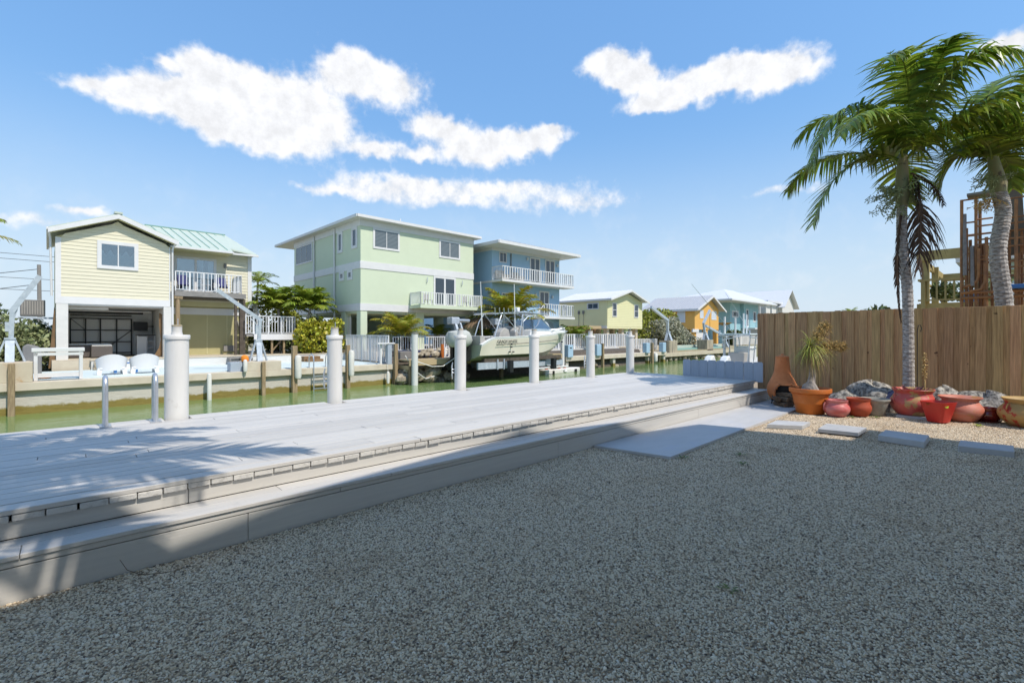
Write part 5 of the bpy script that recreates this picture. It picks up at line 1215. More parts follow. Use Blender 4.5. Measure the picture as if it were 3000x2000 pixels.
for i in range(6): MB().box(GS+.3,GS+1.2,8.6+i*.3,8.9+i*.3,.1,.35+i*.25).build('stair_step', K['green'], gh)
railing(gh,(GS+.25,7.6,1.2),(GS+.25,9.3,1.2),1.55,.22,1.0)
struct('pool_terrace', MB().box(15.2,27,2.4,24,-.6,.24), K['tanslab'], (20,6,0), True)
fsolo('pool_edge', 'dark blue tiled pool edge in front of the mint house', 'pool', MB().box(16.5,22.5,1.6,2.4,-.3,.20).box(16.5,22.5,1.62,2.38,.2,.27), K['navy'], (19.5,2,0))
# balcony of the mint house
gb = MB().box(19.75,26.2,3.85,GT-.045,3.45,3.72).build('balcony_slab', K['green'], gh)
railing(gh,(19.85,3.95,3.72),(26.05,3.95,3.72),.96,.23,1.25,bw=.06); railing(gh,(19.85,3.95,3.72),(19.85,GT-.1,3.72),.96,.13,1.2); railing(gh,(26.05,3.95,3.72),(26.05,GT-.1,3.72),.96,.13,1.2)
for lb,x in (('left',21.0),('right',24.9)):
    c = F('bistro_chair', 'pale patterned chair at the %s end of the mint house balcony' % lb, 'chair', (x,4.6,3.72), 'chairs on the mint house balcony')
    MB().box(x-.25,x+.25,4.4,4.9,4.12,4.17).build('seat', K['boattan'], c); MB().box(x-.25,x+.25,4.9,4.95,4.17,4.65).build('backrest', K['boattan'], c)
    for dx in (-.22,.22):
        for dy in (4.43,4.87): MB().beam((x+dx,dy,3.72),(x+dx,dy,4.12),.04).build('leg', K['acunit'], c)
# bar stools and table under the mint house
for lb,x in (('left',21.9),('middle',22.9),('right',23.9)):
    c = F('bar_stool', 'dark blue bar chair under the mint house, %s of the row' % lb, 'chair', (x,5.2,.24), 'bar chairs under the mint house')
    for dx in (-.22,.22):
        for dy in (5.0,5.45): MB().beam((x+dx,dy,.24),(x+dx,dy,1.35 if dy > 5.2 else .98),.06).build('leg', K['acunit'], c)
    MB().box(x-.25,x+.25,4.97,5.48,.98,1.04).build('seat', K['acunit'], c); MB().box(x-.25,x+.25,5.42,5.47,1.15,1.4).build('backrest', K['acunit'], c)
fence_thing('grey metal railing along the pool terrace of the mint house', (16.6,2.5,.24), (27.0,2.6,.24), 1.0, sp=.2, post=1.5)
tk = F('thatched_umbrella', 'brown thatched umbrella between the mint and blue houses', 'umbrella', (26.4,4.6,.24))
MB().tube([(26.4,4.6,.24),(26.4,4.6,2.9)],.06,8).build('pole', K['timber'], tk)
mb = MB(); rr = random.Random(3)
for k in range(700):
    a = rr.uniform(0,6.28); f = rr.random()**.6; R_ = 1.5*f; p = Vector((26.4+R_*math.cos(a),4.6+R_*math.sin(a),2.95-.75*f**1.6)); d = Vector((math.cos(a),math.sin(a),-.9)); s_ = Vector((-math.sin(a),math.cos(a),0))*.03
    mb.add([p-s_,p+s_,p+d*.4+s_*.5,p+d*.4-s_*.5],[(0,1,2,3)])
mb.build('thatch', K['thatch'], tk)
# timber dock, riprap, riprap rocks
dk = F('timber_dock', 'pale timber dock on posts in front of the mint house', 'dock', (18,-.9,-.2))
s = 15.5
while s < 30.2: MB().box(s,s+.28,-1.35,.2,-.26,-.20).build('deck_board', K['timberdock'], dk); s += .29
for a,b in ((15.45,18.6),(18.61,22),(22.01,26),(26.01,30.3)): MB().box(a,b,-1.42,-1.36,-.55,-.19).build('fascia', K['timberdock'], dk)
for s in (15.7,19.5,23.5,27.5,30): MB().box(s-.12,s+.12,-1.3,-1.1,-3.2,-.3).build('pile', K['timber'], dk); MB().box(s-.1,s+.1,-1.3,.2,-.8,-.56).build('cross_beam', K['timberdock'], dk)
MB().tube([(15.8,-1.6,-.25),(16.8,-1.9,-.62),(17.6,-2.0,-.62),(18.6,-2.0,-.1)],.03,6).build('mooring_rope', K['fender'], dk)
MB().tube([(15.4,-1.0,.1),(15.9,-1.4,-.9),(16.6,-1.5,-1.4),(17.4,-1.3,-1.3)],.03,6).build('mooring_rope', K['fender'], dk)
rk = F('riprap', 'heap of pale limestone rocks along the bank by the mint house', 'rocks', (19,.6,-1))
def rock(par, c, r, seed, m='riprap'):
    rr = random.Random(seed); mb = MB(); vs = []; n,k = 9,5
    for i in range(k+1):
        e = -PI/2+PI*i/k
        for j in range(n): a = 2*PI*j/n; q = r*rr.uniform(.78,1.15); vs.append((c[0]+q*1.2*math.cos(e)*math.cos(a),c[1]+q*math.cos(e)*math.sin(a),c[2]+q*.85*math.sin(e)))
    mb.add(vs,[(i*n+j,i*n+(j+1)%n,(i+1)*n+(j+1)%n,(i+1)*n+j) for i in range(k) for j in range(n)]); return mb.build('rock', K[m], par)
rr = random.Random(8)
for k in range(52): rock(rk,(15.4+rr.random()*5.5, -.9+rr.random()*1.3, -1.75+rr.random()*.9), rr.uniform(.22,.45), k)
for k in range(34): rock(rk,(16.3+rr.random()*6.2, .5+rr.random()*.9, -.1+rr.random()*.35), rr.uniform(.16,.32), 100+k)
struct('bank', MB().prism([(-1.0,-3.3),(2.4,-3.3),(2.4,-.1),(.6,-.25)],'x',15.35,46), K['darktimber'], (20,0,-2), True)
fsolo('stone_pillar', 'dark grey stone pillar beside the white pipe post', 'pillar', MB().box(15.9,16.9,.4,1.0,-.3,.30), K['acunit'], (16.4,.7,0), bevel=.03)
def pipe(label, s, t_, z1, r=.2): 
    p = F('pipe_post', label, 'post', (s,t_,-.5), 'white pipe posts by the boat lift')
    MB().tube([(s,t_,-3.2),(s,t_,z1)],r,14).build('sleeve', K['pile'], p, smooth=True); MB().lathe([(r+.02,z1),(r+.02,z1+.06),(.02,z1+.08)],(s,t_,0),14).build('cap', K['acunit'], p)
pipe('white pipe post at the timber dock left of the boat', 15.75,-1.55,1.45); pipe('white pipe post beyond the bow of the boat', 31.2,-.7,1.38,.17)
op = F('hose_post', 'short orange wooden post with a coiled white hose on the dock', 'post', (19.2,.3,-.2))
MB().tube([(19.2,.3,-.2),(19.2,.3,.74)],.12,10).build('post', K['terracotta'], op)
MB().tube([(19.5+.22*math.cos(a*1.0),.15,.25+.34*math.sin(a)-.01*i) for i,a in enumerate([k*.5 for k in range(60)])],.035,6).build('hose', K['plastic'], op)

# ---- motor boat on its lift
bt_ = F('motor_boat', 'white and sage green fishing boat with an aluminium tower raised on a lift', 'boat', (24,-2.2,0))
S0, S1, TC, HB = 19.45, 29.75, -2.2, 1.45
def hw(f): return HB*(1-max(0,(f-.45)/.55)**2.2)
def sheer(f): return (1.18+.10*f+.36*f*f) - (.46*(1-f/.10) if f < .10 else 0)
def chine(f): return .03+.02*f+(.95*max(0,(f-.5)/.5)**2.0)
def keel(f): return -.36+(1.55*max(0,(f-.72)/.28)**2.0)
NS = 26; vs = []; mats = []
for i in range(NS+1):
    f = i/NS; s = S0+(S1-S0)*f; w = hw(f); zs, zc_, zk = sheer(f), min(chine(f),sheer(f)-.05), min(keel(f),chine(f)-.02, sheer(f)-.1)
    rake = .0
    prof = [(-w*1.0,zs),(-w*.99,zs-.10),(-w*.90-.04*(1-f),(zs*.5+zc_*.5)),(-w*.86*(1-.25*f**3),zc_),(-w*.80*(1-.25*f**3),zc_-.02),(0,zk)]
    ring = prof+[(-x,z) for x,z in reversed(prof[:-1])]
    for x,z in ring: vs.append((s - (.0 if f<.6 else (f-.6)/.4*.75*(zs-z)/1.4), TC+x, z))
nr = 11
fs = [(i*nr+j,(i+1)*nr+j,(i+1)*nr+j+1,i*nr+j+1) for i in range(NS) for j in range(nr-1)]
fs.append(tuple(range(nr)))
def hullpart(sel, name, m):
    mb = MB(); mb.add(vs, [f for k,f in enumerate(fs) if sel(k,f)]); return mb.build(name, K[m], bt_, smooth=True)
side = lambda k,f: len(f)==4
hullpart(lambda k,f: len(f)==4 and (k%(nr-1)) in (0,9), 'rub_rail', 'hulltop')
hullpart(lambda k,f: len(f)==4 and (k%(nr-1)) in (1,2,7,8) and k//(nr-1) < 22, 'topside', 'hull')
hullpart(lambda k,f: len(f)==4 and (k%(nr-1)) in (1,2,7,8) and k//(nr-1) >= 22, 'bow_flare', 'hullb')
hullpart(lambda k,f: len(f)==4 and (k%(nr-1)) in (3,4,5,6), 'bottom', 'hullb')
hullpart(lambda k,f: len(f)!=4, 'transom', 'hullb')
dkm = MB(); dv = []
for i in range(NS+1):
    f = i/NS; s = S0+(S1-S0)*f; w = hw(f)*.97; dv += [(s,TC-w,sheer(f)+.01),(s,TC,sheer(f)+.05+.1*f),(s,TC+w,sheer(f)+.01)]
dkm.add(dv,[q_ for i in range(int(NS*.52),NS) for q_ in ((3*i,3*i+3,3*i+4,3*i+1),(3*i+1,3*i+4,3*i+5,3*i+2))]); dkm.build('fore_deck', K['hulltop'], bt_, smooth=True)
st_ = MB()
for i in range(NS-2):
    f0, f1 = (i+.3)/NS,(i+1.3)/NS
    if f0 > .10: st_.beam((S0+(S1-S0)*f0,TC-hw(f0)*1.0-.012,sheer(f0)-.47),(S0+(S1-S0)*f1,TC-hw(f1)*1.0-.012,sheer(f1)-.47),.012,.035)
st_.build('pinstripe', K['text'], bt_)
gw = MB()
for i in range(14):
    f0,f1 = i/NS,(i+1)/NS
    for sd in (-1,1): gw.beam((S0+(S1-S0)*f0,TC+sd*(hw(f0)-.1),sheer(f0)+.02),(S0+(S1-S0)*f1,TC+sd*(hw(f1)-.1),sheer(f1)+.02),.24,.06)
gw.build('gunwale', K['hulltop'], bt_)
MB().box(S0+.1,S0+5.2,TC-1.1,TC+1.1,.5,.55).build('cockpit_floor', K['hulltop'], bt_)
MB().box(S0+.05,S0+.45,TC-1.25,TC+1.25,.55,1.33).build('aft_bulwark', K['boattan'], bt_, bevel=.03)
MB().prism([(S0+5.0,1.2),(S0+9.4,1.55),(S0+8.4,1.80),(S0+6.0,1.86),(S0+5.2,1.75)],'y',TC-.95,TC+.95).build('cabin', K['hulltop'], bt_, bevel=.06)
for sd in (-.55,.55): MB().prism([(S0+3.6,1.1),(S0+4.6,1.1),(S0+4.55,1.95),(S0+4.2,2.05),(S0+3.7,1.7)],'y',TC+sd-.3,TC+sd+.3).build('helm_seat', K['boattan'], bt_, bevel=.05)
MB().prism([(S0+2.0,1.0),(S0+3.2,1.0),(S0+3.0,1.75),(S0+2.6,1.9),(S0+2.2,1.6)],'y',TC-.9,TC-.2).build('covered_seat', K['boattan'], bt_, bevel=.06)
MB().add([(S0+7.6,TC-.95,1.68),(S0+7.6,TC+.95,1.68),(S0+6.5,TC+.8,2.58),(S0+6.5,TC-.8,2.58),(S0+5.3,TC-1.05,1.75),(S0+5.6,TC-.85,2.5),(S0+5.3,TC+1.05,1.75),(S0+5.6,TC+.85,2.5)],[(0,1,2,3),(0,3,5,4),(1,6,7,2)]).build('windshield', K['clear'], bt_)
tw = MB()
for sd in (-1,1):
    y_ = TC+sd*1.05
    tw.tube([(S0+3.9,y_,1.25),(S0+4.1,y_,2.2),(S0+4.3,y_*.0+TC+sd*.95,2.95)],.035,6).tube([(S0+4.25,y_,1.25),(S0+4.35,TC+sd*.95,2.95)],.035,6)
    tw.tube([(S0+1.5,y_,1.25),(S0+1.9,y_,2.3),(S0+2.3,TC+sd*.95,2.9)],.04,6).tube([(S0+7.7,TC+sd*.9,1.65),(S0+6.4,TC+sd*.85,2.65),(S0+5.6,TC+sd*.95,2.95)],.03,6)
    tw.tube([(S0+4.3,TC+sd*.95,2.3),(S0+4.9,TC+sd*.95,2.75),(S0+6.0,TC+sd*.95,2.93)],.028,6).tube([(S0+2.3,TC+sd*.95,2.9),(S0+3.2,y_,2.1),(S0+3.9,y_,1.4)],.025,6)
    tw.tube([(S0+6.3,TC+sd*.85,2.6),(S0+5.9,TC+sd*.95,2.1),(S0+5.2,TC+sd*1.0,1.7)],.022,6)
    tw.tube([(S0+1.4,TC+sd*1.05,2.80),(S0+4.3,TC+sd*1.05,3.0),(S0+6.9,TC+sd*.9,2.95)],.035,6)
for x in (1.5,2.6,3.6,4.6,5.8,6.8): tw.tube([(S0+x,TC-1.05,2.86+.02*x),(S0+x,TC+1.05,2.86+.02*x)],.028,6)
tw.build('tower_frame', K['alu'], bt_, smooth=True)
MB().add([(S0+3.9,TC-1.0,3.02),(S0+6.9,TC-.85,2.98),(S0+6.9,TC+.85,2.98),(S0+3.9,TC+1.0,3.02),(S0+5.3,TC,3.14)],[(0,1,4),(1,2,4),(2,3,4),(3,0,4)]).build('canopy', K['galv'], bt_)
for k in range(6): MB().tube([(S0+1.5+.42*k,TC-1.1,2.85),(S0+1.38+.42*k,TC-1.2,3.22)],.035,6).build('rod_holder', K['alu'], bt_)
MB().box(S0+4.4,S0+4.7,TC-.3,TC,3.1,3.4).build('search_light', K['hulltop'], bt_, bevel=.04)
MB().tube([(S0+.35,TC-1.1,1.3),(S0+.20,TC-1.1,4.9)],[.045,.02],6).build('antenna', K['hulltop'], bt_)
MB().tube([(S0+3.6,TC-.9,1.6),(S0+3.5,TC-.9,5.0)],[.045,.02],6).build('antenna', K['hulltop'], bt_)
br = MB()
for sd in (-1,1):
    pts = [(S0+(S1-S0)*f,TC+sd*hw(f)*.93,sheer(f)+.28) for f in (.72,.8,.88,.94,.975)]; br.tube(pts+[(S1-.05,TC,sheer(1)+.30)],.018,5)
    for p in pts: br.tube([(p[0],p[1],p[2]-.3),p],.014,5)
br.build('bow_rail', K['alu'], bt_)
MB().box(S1-.5,S1+.12,TC-.12,TC+.12,1.62,1.72).build('anchor_roller', K['alu'], bt_)
for x,z in ((2.75,.75),(2.75,.55),(2.6,.22),(2.95,.22),(8.2,.85),(9.3,.35)): MB().lathe([(.05,0),(.05,.02)],(0,0,0),8).v and MB().tube([(S0+x,TC-HB*.99-.02,z),(S0+x,TC-HB*.9,z)],.045,8).build('through_hull', K['text'], bt_)
# lettering on the topside
cu = bpy.data.curves.new('lettering','FONT'); cu.body = 'GRADY-WHITE'; cu.size = .30; cu.extrude = .004; cu.align_x = 'LEFT'; cu.space_character = .92
lo_ = bpy.data.objects.new('lettering', cu); COL.objects.link(lo_); dg = bpy.context.evaluated_depsgraph_get()
me = bpy.data.meshes.new_from_object(lo_.evaluated_get(dg)); bpy.data.objects.remove(lo_)
me.materials.clear(); me.materials.append(K['text'])
lt = bpy.data.objects.new('lettering', me); COL.objects.link(lt); lt.parent = bt_; lt.rotation_euler = (PI/2,0,0.0); lt.scale = (1.0,1,1)
lt.location = (S0+1.35-24, TC-HB-.03-(-2.2), .84)
# outboards under a canvas cover
ob = F('outboard_motors', 'pair of outboard motors under a grey canvas cover on the boat stern', 'outboard', (18.6,-2.2,.4))
cv = wob(MB().lathe([(.55,.62),(.72,.75),(.80,1.0),(.78,1.3),(.68,1.55),(.45,1.68),(.05,1.70)],(18.45,TC-.35,0),18),.07,3.4,6); cv.build('cover', K['canvas'], ob, smooth=True)
wob(MB().lathe([(.5,.70),(.68,.85),(.74,1.1),(.70,1.35),(.55,1.6),(.05,1.68)],(18.9,TC+.55,0),18),.07,3.4,9).build('cover', K['canvas'], ob, smooth=True)
for y_ in (TC-.35,TC+.55):
    MB().box(18.5,19.3,y_-.16,y_+.16,-.35,.75).build('leg', K['black'], ob, bevel=.05); MB().box(18.2,19.1,y_-.05,y_+.05,-.95,-.35).build('skeg', K['black'], ob); MB().tube([(18.1,y_,-.75),(18.9,y_,-.75)],[.05,.1],8).build('gear_case', K['black'], ob)
# lift
lf_ = F('boat_lift', 'grey steel boat lift with inclined tracks carrying the fishing boat', 'boat lift', (24,0,-1))
for s in (21.9,26.4):
    MB().beam((s,.0,-2.6),(s,2.4,2.3),.20,.28).build('track', K['galv'], lf_); MB().beam((s+.5,.0,-2.6),(s+.5,2.4,2.3),.12,.2).build('track', K['galv'], lf_)
    MB().box(s-.4,s+.35,2.2,2.9,2.2,2.75).build('motor', K['galv'], lf_, bevel=.06); MB().tube([(s+.35,2.5,2.5),(s+1.5,2.5,2.5)],.14,10).build('drum', K['alu'], lf_)
    MB().beam((s,.6,-.9),(s,-3.7,-.62),.20,.40).build('cradle_arm', K['galv'], lf_)
    MB().box(s-.16,s+.16,-3.95,-3.65,-1.15,-.35).build('guide_roller', K['black'], lf_)
MB().beam((19.4,-3.3,-.66),(24.4,-3.3,-.70),.16,.44).build('cradle_beam', K['galv'], lf_); MB().beam((25.2,-3.0,-.75),(28.4,-3.0,-.78),.16,.4).build('cradle_beam', K['galv'], lf_)
MB().beam((20.4,-1.3,-.45),(28.0,-1.3,-.45),.3,.24).build('bunk', K['darktimber'], lf_); MB().beam((20.0,-3.15,-.32),(28.0,-3.05,-.30),.3,.26).build('bunk', K['darktimber'], lf_)
MB().tube([(24.4,-3.7,-1.05),(28.6,-3.4,-1.08)],.06,8).build('tie_rod', K['white'], lf_)
for s,t_ in ((21.0,-3.35),(21.6,-3.35)): MB().box(s,s+.1,t_-.12,t_-.06,-.95,-.25).build('bracket', K['galv'], lf_)
for s,t_,z in ((24.2,-3.9,-1.42),(28.5,-3.2,-1.5)): MB().lathe([(.01,-.16),(.12,-.1),(.16,0),(.12,.1),(.01,.16)],(s,t_,z),12).build('float_ball', K['fender'], lf_, smooth=True)
pn = F('floating_dock', 'white floating platform on the water below the bow of the boat', 'float', (30.2,-1.4,-1.7))
MB().prism([(27.4,-2.1),(31.6,-2.0),(32.3,-1.75),(32.4,-1.3),(31.8,-.9),(27.6,-.9)],'z',-1.78,-1.42).build('hull', K['fender'], pn, bevel=.06)
for s in (28.3,29.1,29.9,30.6): MB().lathe([(.14,0),(.12,.08),(.02,.1)],(s,-1.4,-1.42),10).build('roller', K['brickpot'], pn)
for s in (28.3,31.2): MB().box(s,s+.12,-2.2,-2.05,-1.85,-1.5).build('bracket', K['black'], pn)

# ---- light blue house
bh = F('blue_house', 'three storey light blue house with white balconies and a wide white roof', 'house', (33,8,0))
BT,BS,BE,BB = 5.0,28.14,37.6,14.0
MB().box(BS,BE,BT,BB,3.1,9.1).build('wall', K['blue'], bh)
MB().box(BS,34.3,BT+.02,BB,-.2,3.1).build('lower_wall', K['blue'], bh); MB().box(36.9,BE,BT+.02,BT+.7,-.2,3.1).build('pillar', K['blue'], bh)
ar = MB(); pts = [(34.3,3.1),(34.3,2.75)]+[(36.9-.9*(1-math.sin(a)) - 0 if False else 36.0+.9*math.sin(a), 1.85+.9*math.cos(a)) for a in [PI/2*k/8 for k in range(9)]]+[(36.9,3.1)]
ar.prism(pts,'y',BT+.02,BT+.7); ar.build('arch', K['blue'], bh)
MB().box(34.3,36.9,9,9.1,-.2,3.1).build('recess', K['darktimber'], bh)
MB().box(BS-.05,BE+.03,BT-.04,BB+.05,6.12,6.32).build('band', K['white'], bh); MB().box(BS-.05,BS+.02,BT-.04,BB+.05,3.1,3.35).build('band', K['white'], bh)
ov = 2.0; rp = [(BS-1.0,BT-ov),(BE+1.0,BT-ov),(BE+1.0,BB+1),(BS-1.0,BB+1)]
r_ = MB().add([(*p,9.55) for p in rp]+[((BS+BE)/2-1,BT+3,11.0),((BS+BE)/2+1,BB-4,11.0)], [(0,1,4),(1,2,5,4),(2,3,5),(3,0,4,5)]); bhr = r_.build('roof', K['whiteroof'], bh)
g = MB()
for a,b in ((rp[0],rp[1]),(rp[1],rp[2]),(rp[2],rp[3]),(rp[3],rp[0])): g.beam((*a,9.45),(*b,9.45),.12,.26)
g.build('fascia', K['white'], bhr); MB().box(rp[0][0]+.05,rp[1][0]-.05,rp[0][1]+.05,rp[2][1]-.05,9.30,9.36).build('soffit', K['white'], bhr); MB().box(BS-.03,BE+.03,BT-.03,BB,9.05,9.3).build('frieze', K['white'], bh)
for i in range(1,18):
    f = i/18; s = rp[0][0]+(rp[1][0]-rp[0][0])*f; hh = 1-abs(2*f-1)
    MB().beam((s,BT-ov,9.57),(s,BT-ov+5*hh,9.57+1.45*hh),.03,.05).build('roof_seam', K['whiteroof'], bhr)
window(bh,'t',BT,29.02,29.95,8.05,8.99,2,.07); window(bh,'t',BT,33.1,34.58,6.35,8.98,2,.13,name='french_door',bar=.12); window(bh,'t',BT,35.35,36.84,6.35,9.0,2,.13,name='french_door',bar=.12)
window(bh,'t',BT,34.46,35.96,3.15,5.76,2,.13,name='french_door',bar=.12); window(bh,'t',BT,29.3,30.8,3.6,5.3,2,.1)
for s,z in ((32.7,8.6),(37.2,8.4),(33.9,5.2),(36.4,5.1)): MB().lathe([(.10,0),(.10,.25),(.02,.3)],(s,BT-.1,z),8).build('wall_lamp', K['white'], bh)
MB().tube([(30.5,BT-.06,9.0),(30.45,BT-.06,6.4)],.05,6).build('cable_duct', K['acunit'], bh)
MB().box(28.0,38.2,3.5,BT-.05,6.12,6.34).build('balcony_slab', K['white'], bh)
railing(bh,(28.06,3.6,6.36),(38.1,3.6,6.36),1.13,.32,2.5,bw=.08); railing(bh,(28.06,3.6,6.36),(28.06,BT-.1,6.36),1.13,.165,1.5); railing(bh,(38.1,3.6,6.36),(38.1,BT-.1,6.36),1.13,.165,1.5)
MB().box(33.6,38.3,3.5,BT-.05,2.95,3.17).build('balcony_slab', K['white'], bh); railing(bh,(33.7,3.6,3.17),(38.15,3.6,3.17),1.18,.32,2.2,bw=.08); railing(bh,(38.15,3.6,3.17),(38.15,BT-.1,3.17),1.18,.165,1.5)
for i in range(11):
    f = i/11; MB().box(33.5-f*3.4-.32,33.5-f*3.4,3.55,4.6,2.9-f*2.9,2.96-f*2.9).build('stair_tread', K['white'], bh)
MB().beam((33.6,3.55,3.0),(30.1,3.55,.0),.08,.3).build('stringer', K['white'], bh); sr = MB().beam((33.6,3.55,4.3),(30.1,3.55,1.2),.06).build('stair_rail', K['whiterail'], bh)
mb = MB()
for i in range(24): f = i/23; mb.beam((33.6-3.5*f,3.55,3.15-3*f),(33.6-3.5*f,3.55,4.3-3.1*f),.022)
mb.build('balusters', K['whiterail'], sr, kind='stuff')
for lb,s in (('left',28.9),('right',30.8)): fsolo('lounge_chair', 'grey cushioned lounge chair at the %s of the blue house balcony' % lb, 'chair', MB().box(s-.5,s+.5,4.0,4.8,6.36,6.85).box(s-.5,s+.5,4.7,4.85,6.85,7.25), K['boattan'], (s,4.4,6.36), 'lounge chairs on the blue house balcony', bevel=.05)

# ---- pale yellow house on stilts
y2 = F('yellow_house', 'pale yellow clapboard house on stilts with a white metal gable roof', 'house', (50,9,2))
A0,A1,AT,AB = 46.3,54.2,5.0,13.0; pk = 50.6
MB().prism([(A0,2.1),(A1,2.1),(A1,5.45),(pk,6.55),(A0,5.5)],'y',AT,AB).build('wall', K['y2'], y2)
z = 2.35; k = 0
while z < 6.3:
    h = .2; a0 = max(A0+.05, A0+(z-5.3)/1.05*(pk-A0)) if z > 5.3 else A0+.05; a1 = min(A1-.05, A1-(z-5.25)/1.1*(A1-pk)) if z > 5.25 else A1-.05
    if a1-a0 > .3: MB().add([(a0,AT-.03,z),(a1,AT-.03,z),(a1,AT-.008,z+h-.01),(a0,AT-.008,z+h-.01),(a0,AT,z),(a1,AT,z)],[(0,1,2,3),(0,4,5,1)]).build('siding_board', K['y2'], y2)
    z += h
rf = MB(); slab2(rf,A0-.15,5.62,pk,6.86,AT-.7,AB+.3,.08); slab2(rf,pk,6.86,A1+.6,5.55,AT-.7,AB+.3,.08); ro = rf.build('roof', K['whiteroof'], y2)
ra = MB(); slab2(ra,A0-.2,5.58,pk,6.84,AT-.76,AT-.70,.22); slab2(ra,pk,6.84,A1+.65,5.5,AT-.76,AT-.70,.22); ra.box(A0-.25,A0-.16,AT-.75,AB+.3,5.38,5.58); ra.build('fascia', K['white'], ro)
for i in range(22): t_ = AT-.6+i*.4; MB().beam((A0-.15,t_,5.64),(pk,t_,6.88),.05,.04).build('roof_seam', K['whiteroof'], ro)
window(y2,'t',AT-.02,47.34,48.28,3.5,5.16,1,.1,pane='pane',nz=2); window(y2,'t',AT-.02,52.18,53.18,3.5,5.14,1,.1,pane='pane',nz=2)
window(y2,'s',A0,6.17,7.88,4.4,5.2,2,.12); window(y2,'s',A0,11.0,11.8,4.4,5.2,1,.1)
for t_ in (8.4,9.1): MB().box(A0-.15,A0,t_-.12,t_+.12,3.9,4.3).build('meter_box', K['acunit'], y2); MB().tube([(A0-.08,t_,3.9),(A0-.08,t_,2.4)],.03,5).build('conduit', K['acunit'], y2)
MB().box(A0-.05,A0+.05,AT,AB,2.1,2.42).build('sill_band', K['white'], y2)
for s in (47.0,50.2,53.4):
    for t_ in (5.6,9,12.4): MB().box(s-.25,s+.25,t_-.25,t_+.25,-.4,2.1).build('stilt', K['tanslab'], y2)
MB().box(47.5,50.5,10.5,12.8,-.4,2.1).build('store_room', K['tanslab'], y2)
tr = F('timber_trellis', 'brown timber carport beam beside the pale yellow house', 'carport', (43,6.5,1))
MB().box(40.5,46.2,6.2,6.45,2.0,2.35).build('beam', K['brown'], tr); MB().box(43.6,46.0,5.6,5.8,2.05,2.4).build('beam', K['timberdock'], tr); MB().box(39.6,41.6,6.0,6.2,1.7,2.1).build('beam', K['timberdock'], tr)
for s in (40.7,43.0,45.6): MB().box(s-.12,s+.12,6.2,6.4,-.4,2.0).build('post', K['brown'], tr)
# concrete dock on the right
rd = F('concrete_dock', 'tan concrete dock slab with dark shadow under it on the right of the boat', 'dock', (41,1,-.7))
for a,b in ((31.9,37.6),(37.62,43.5),(43.52,50.1)): MB().box(a,b,-.55,2.5,-.95,-.56).build('slab', K['cap'], rd, bevel=.02)
for s in (32.2,36.2,39.6,43,46.4,49.8): MB().box(s-.2,s+.2,-.4,.0,-3.2,-.95).build('pile', K['seawall'], rd)
struct('dock_bank', MB().box(31.5,140,.6,3.2,-3.2,-.70), K['darktimber'], (60,2,-2), True)  # bank coloured near black to paint in the shadow under the dock
fsolo('terrace_wall', 'low white wall behind the concrete dock on the right', 'wall', MB().box(32.6,44.5,2.2,2.5,-.56,.0), K['whitewall'], (38,2.4,-.5)); struct('upper_terrace', MB().box(32.6,60,2.5,30,-.6,-.02), K['tanslab'], (40,8,0), True)
fence_thing('white metal railing along the terrace below the pale yellow house', (31.9,2.4,-.02), (46.8,2.6,-.02), 1.44, sp=.34, post=2.6, bw=.10, pw=.13)
fence_thing('lower white metal railing beside the silver green tree', (47.0,2.2,-.5), (52.9,2.3,-.5), 1.35, sp=.36, post=3, bw=.10, pw=.13)
for i,(s,lb) in enumerate(((32.3,'nearest the bow of the boat'),(36.6,'second from the boat'),(45.6,'third from the boat'),(49.2,'farthest from the boat'))):
    fsolo('piling_wrap', 'light blue square piling on the right dock, %s' % lb, 'piling', MB().box(s-.36,s+.36,-.75,-.25,-.62,.48), K['blueplastic'], (s,-.5,-.6), 'blue pilings on the right dock', bevel=.05)
wpost('thin brown post beside the second blue piling', 37.2,.55,.22,t=-.7); wpost('thin brown post beside the third blue piling', 46.5,.5,.24,t=-.7)
fender('white fender hanging under the dock by the third blue piling', 47.0,-1.6,-.62,.24,-.8)
for lb,s,t_,e,p in (('left',52.6,.6,(52.4,.6,3.1),(48.6,.6,4.5)),('right',63.9,1.0,(63.4,1.0,2.9),(65.4,1.0,4.75))):
    fsolo('davit_plinth', 'tall stained concrete block under the %s far davit' % lb, 'plinth', MB().box(s-1.0,s+1.0,t_-.7,t_+.7,-1.05,.66), K['blockconc'], (s,t_,-1), 'tall davit blocks on the right', bevel=.03)
    davit('pale grey boat davit on a tall concrete block, %s of the far pair' % lb, (s,t_,.66), 2.4, e, p, w=.26, k=1.6)
    MB().tube([p,(p[0],p[1],.9)],.025,5).build('fall_rope', K['black'], bpy.data.objects[[o.name for o in bpy.data.objects if o.name.startswith('boat_davit')][-1]])
davit('dark grey folded davit on the green ledge before the orange house', (71.5,1.2,-.5),1.8,(71.4,1.2,1.0),(64.5,1.2,2.6),w=.25,k=1.4)
gl = F('green_ledge', 'pale green painted concrete ledge along the dock of the orange house', 'ledge', (65,2,-.5))
MB().box(54.5,73,2.4,2.9,-.62,-.05).build('back_ledge', K['seafoam'], gl); MB().box(55,72,1.6,2.2,-.72,-.42).build('front_ledge', K['seam'], gl)
struct('boat_landing', MB().box(50.2,76,-.3,2.4,-1.2,-.78), K['tanslab'], (60,1,-1), True)
for k in range(60):
    if k == 0: rk2 = F('shore_rocks', 'line of barnacled rocks along the waterline of the right bank', 'rocks', (50,0,-1.7))
    rock(rk2,(32+rr.random()*42,-.2+rr.random()*.7,-1.8+rr.random()*.35),rr.uniform(.15,.3),300+k)

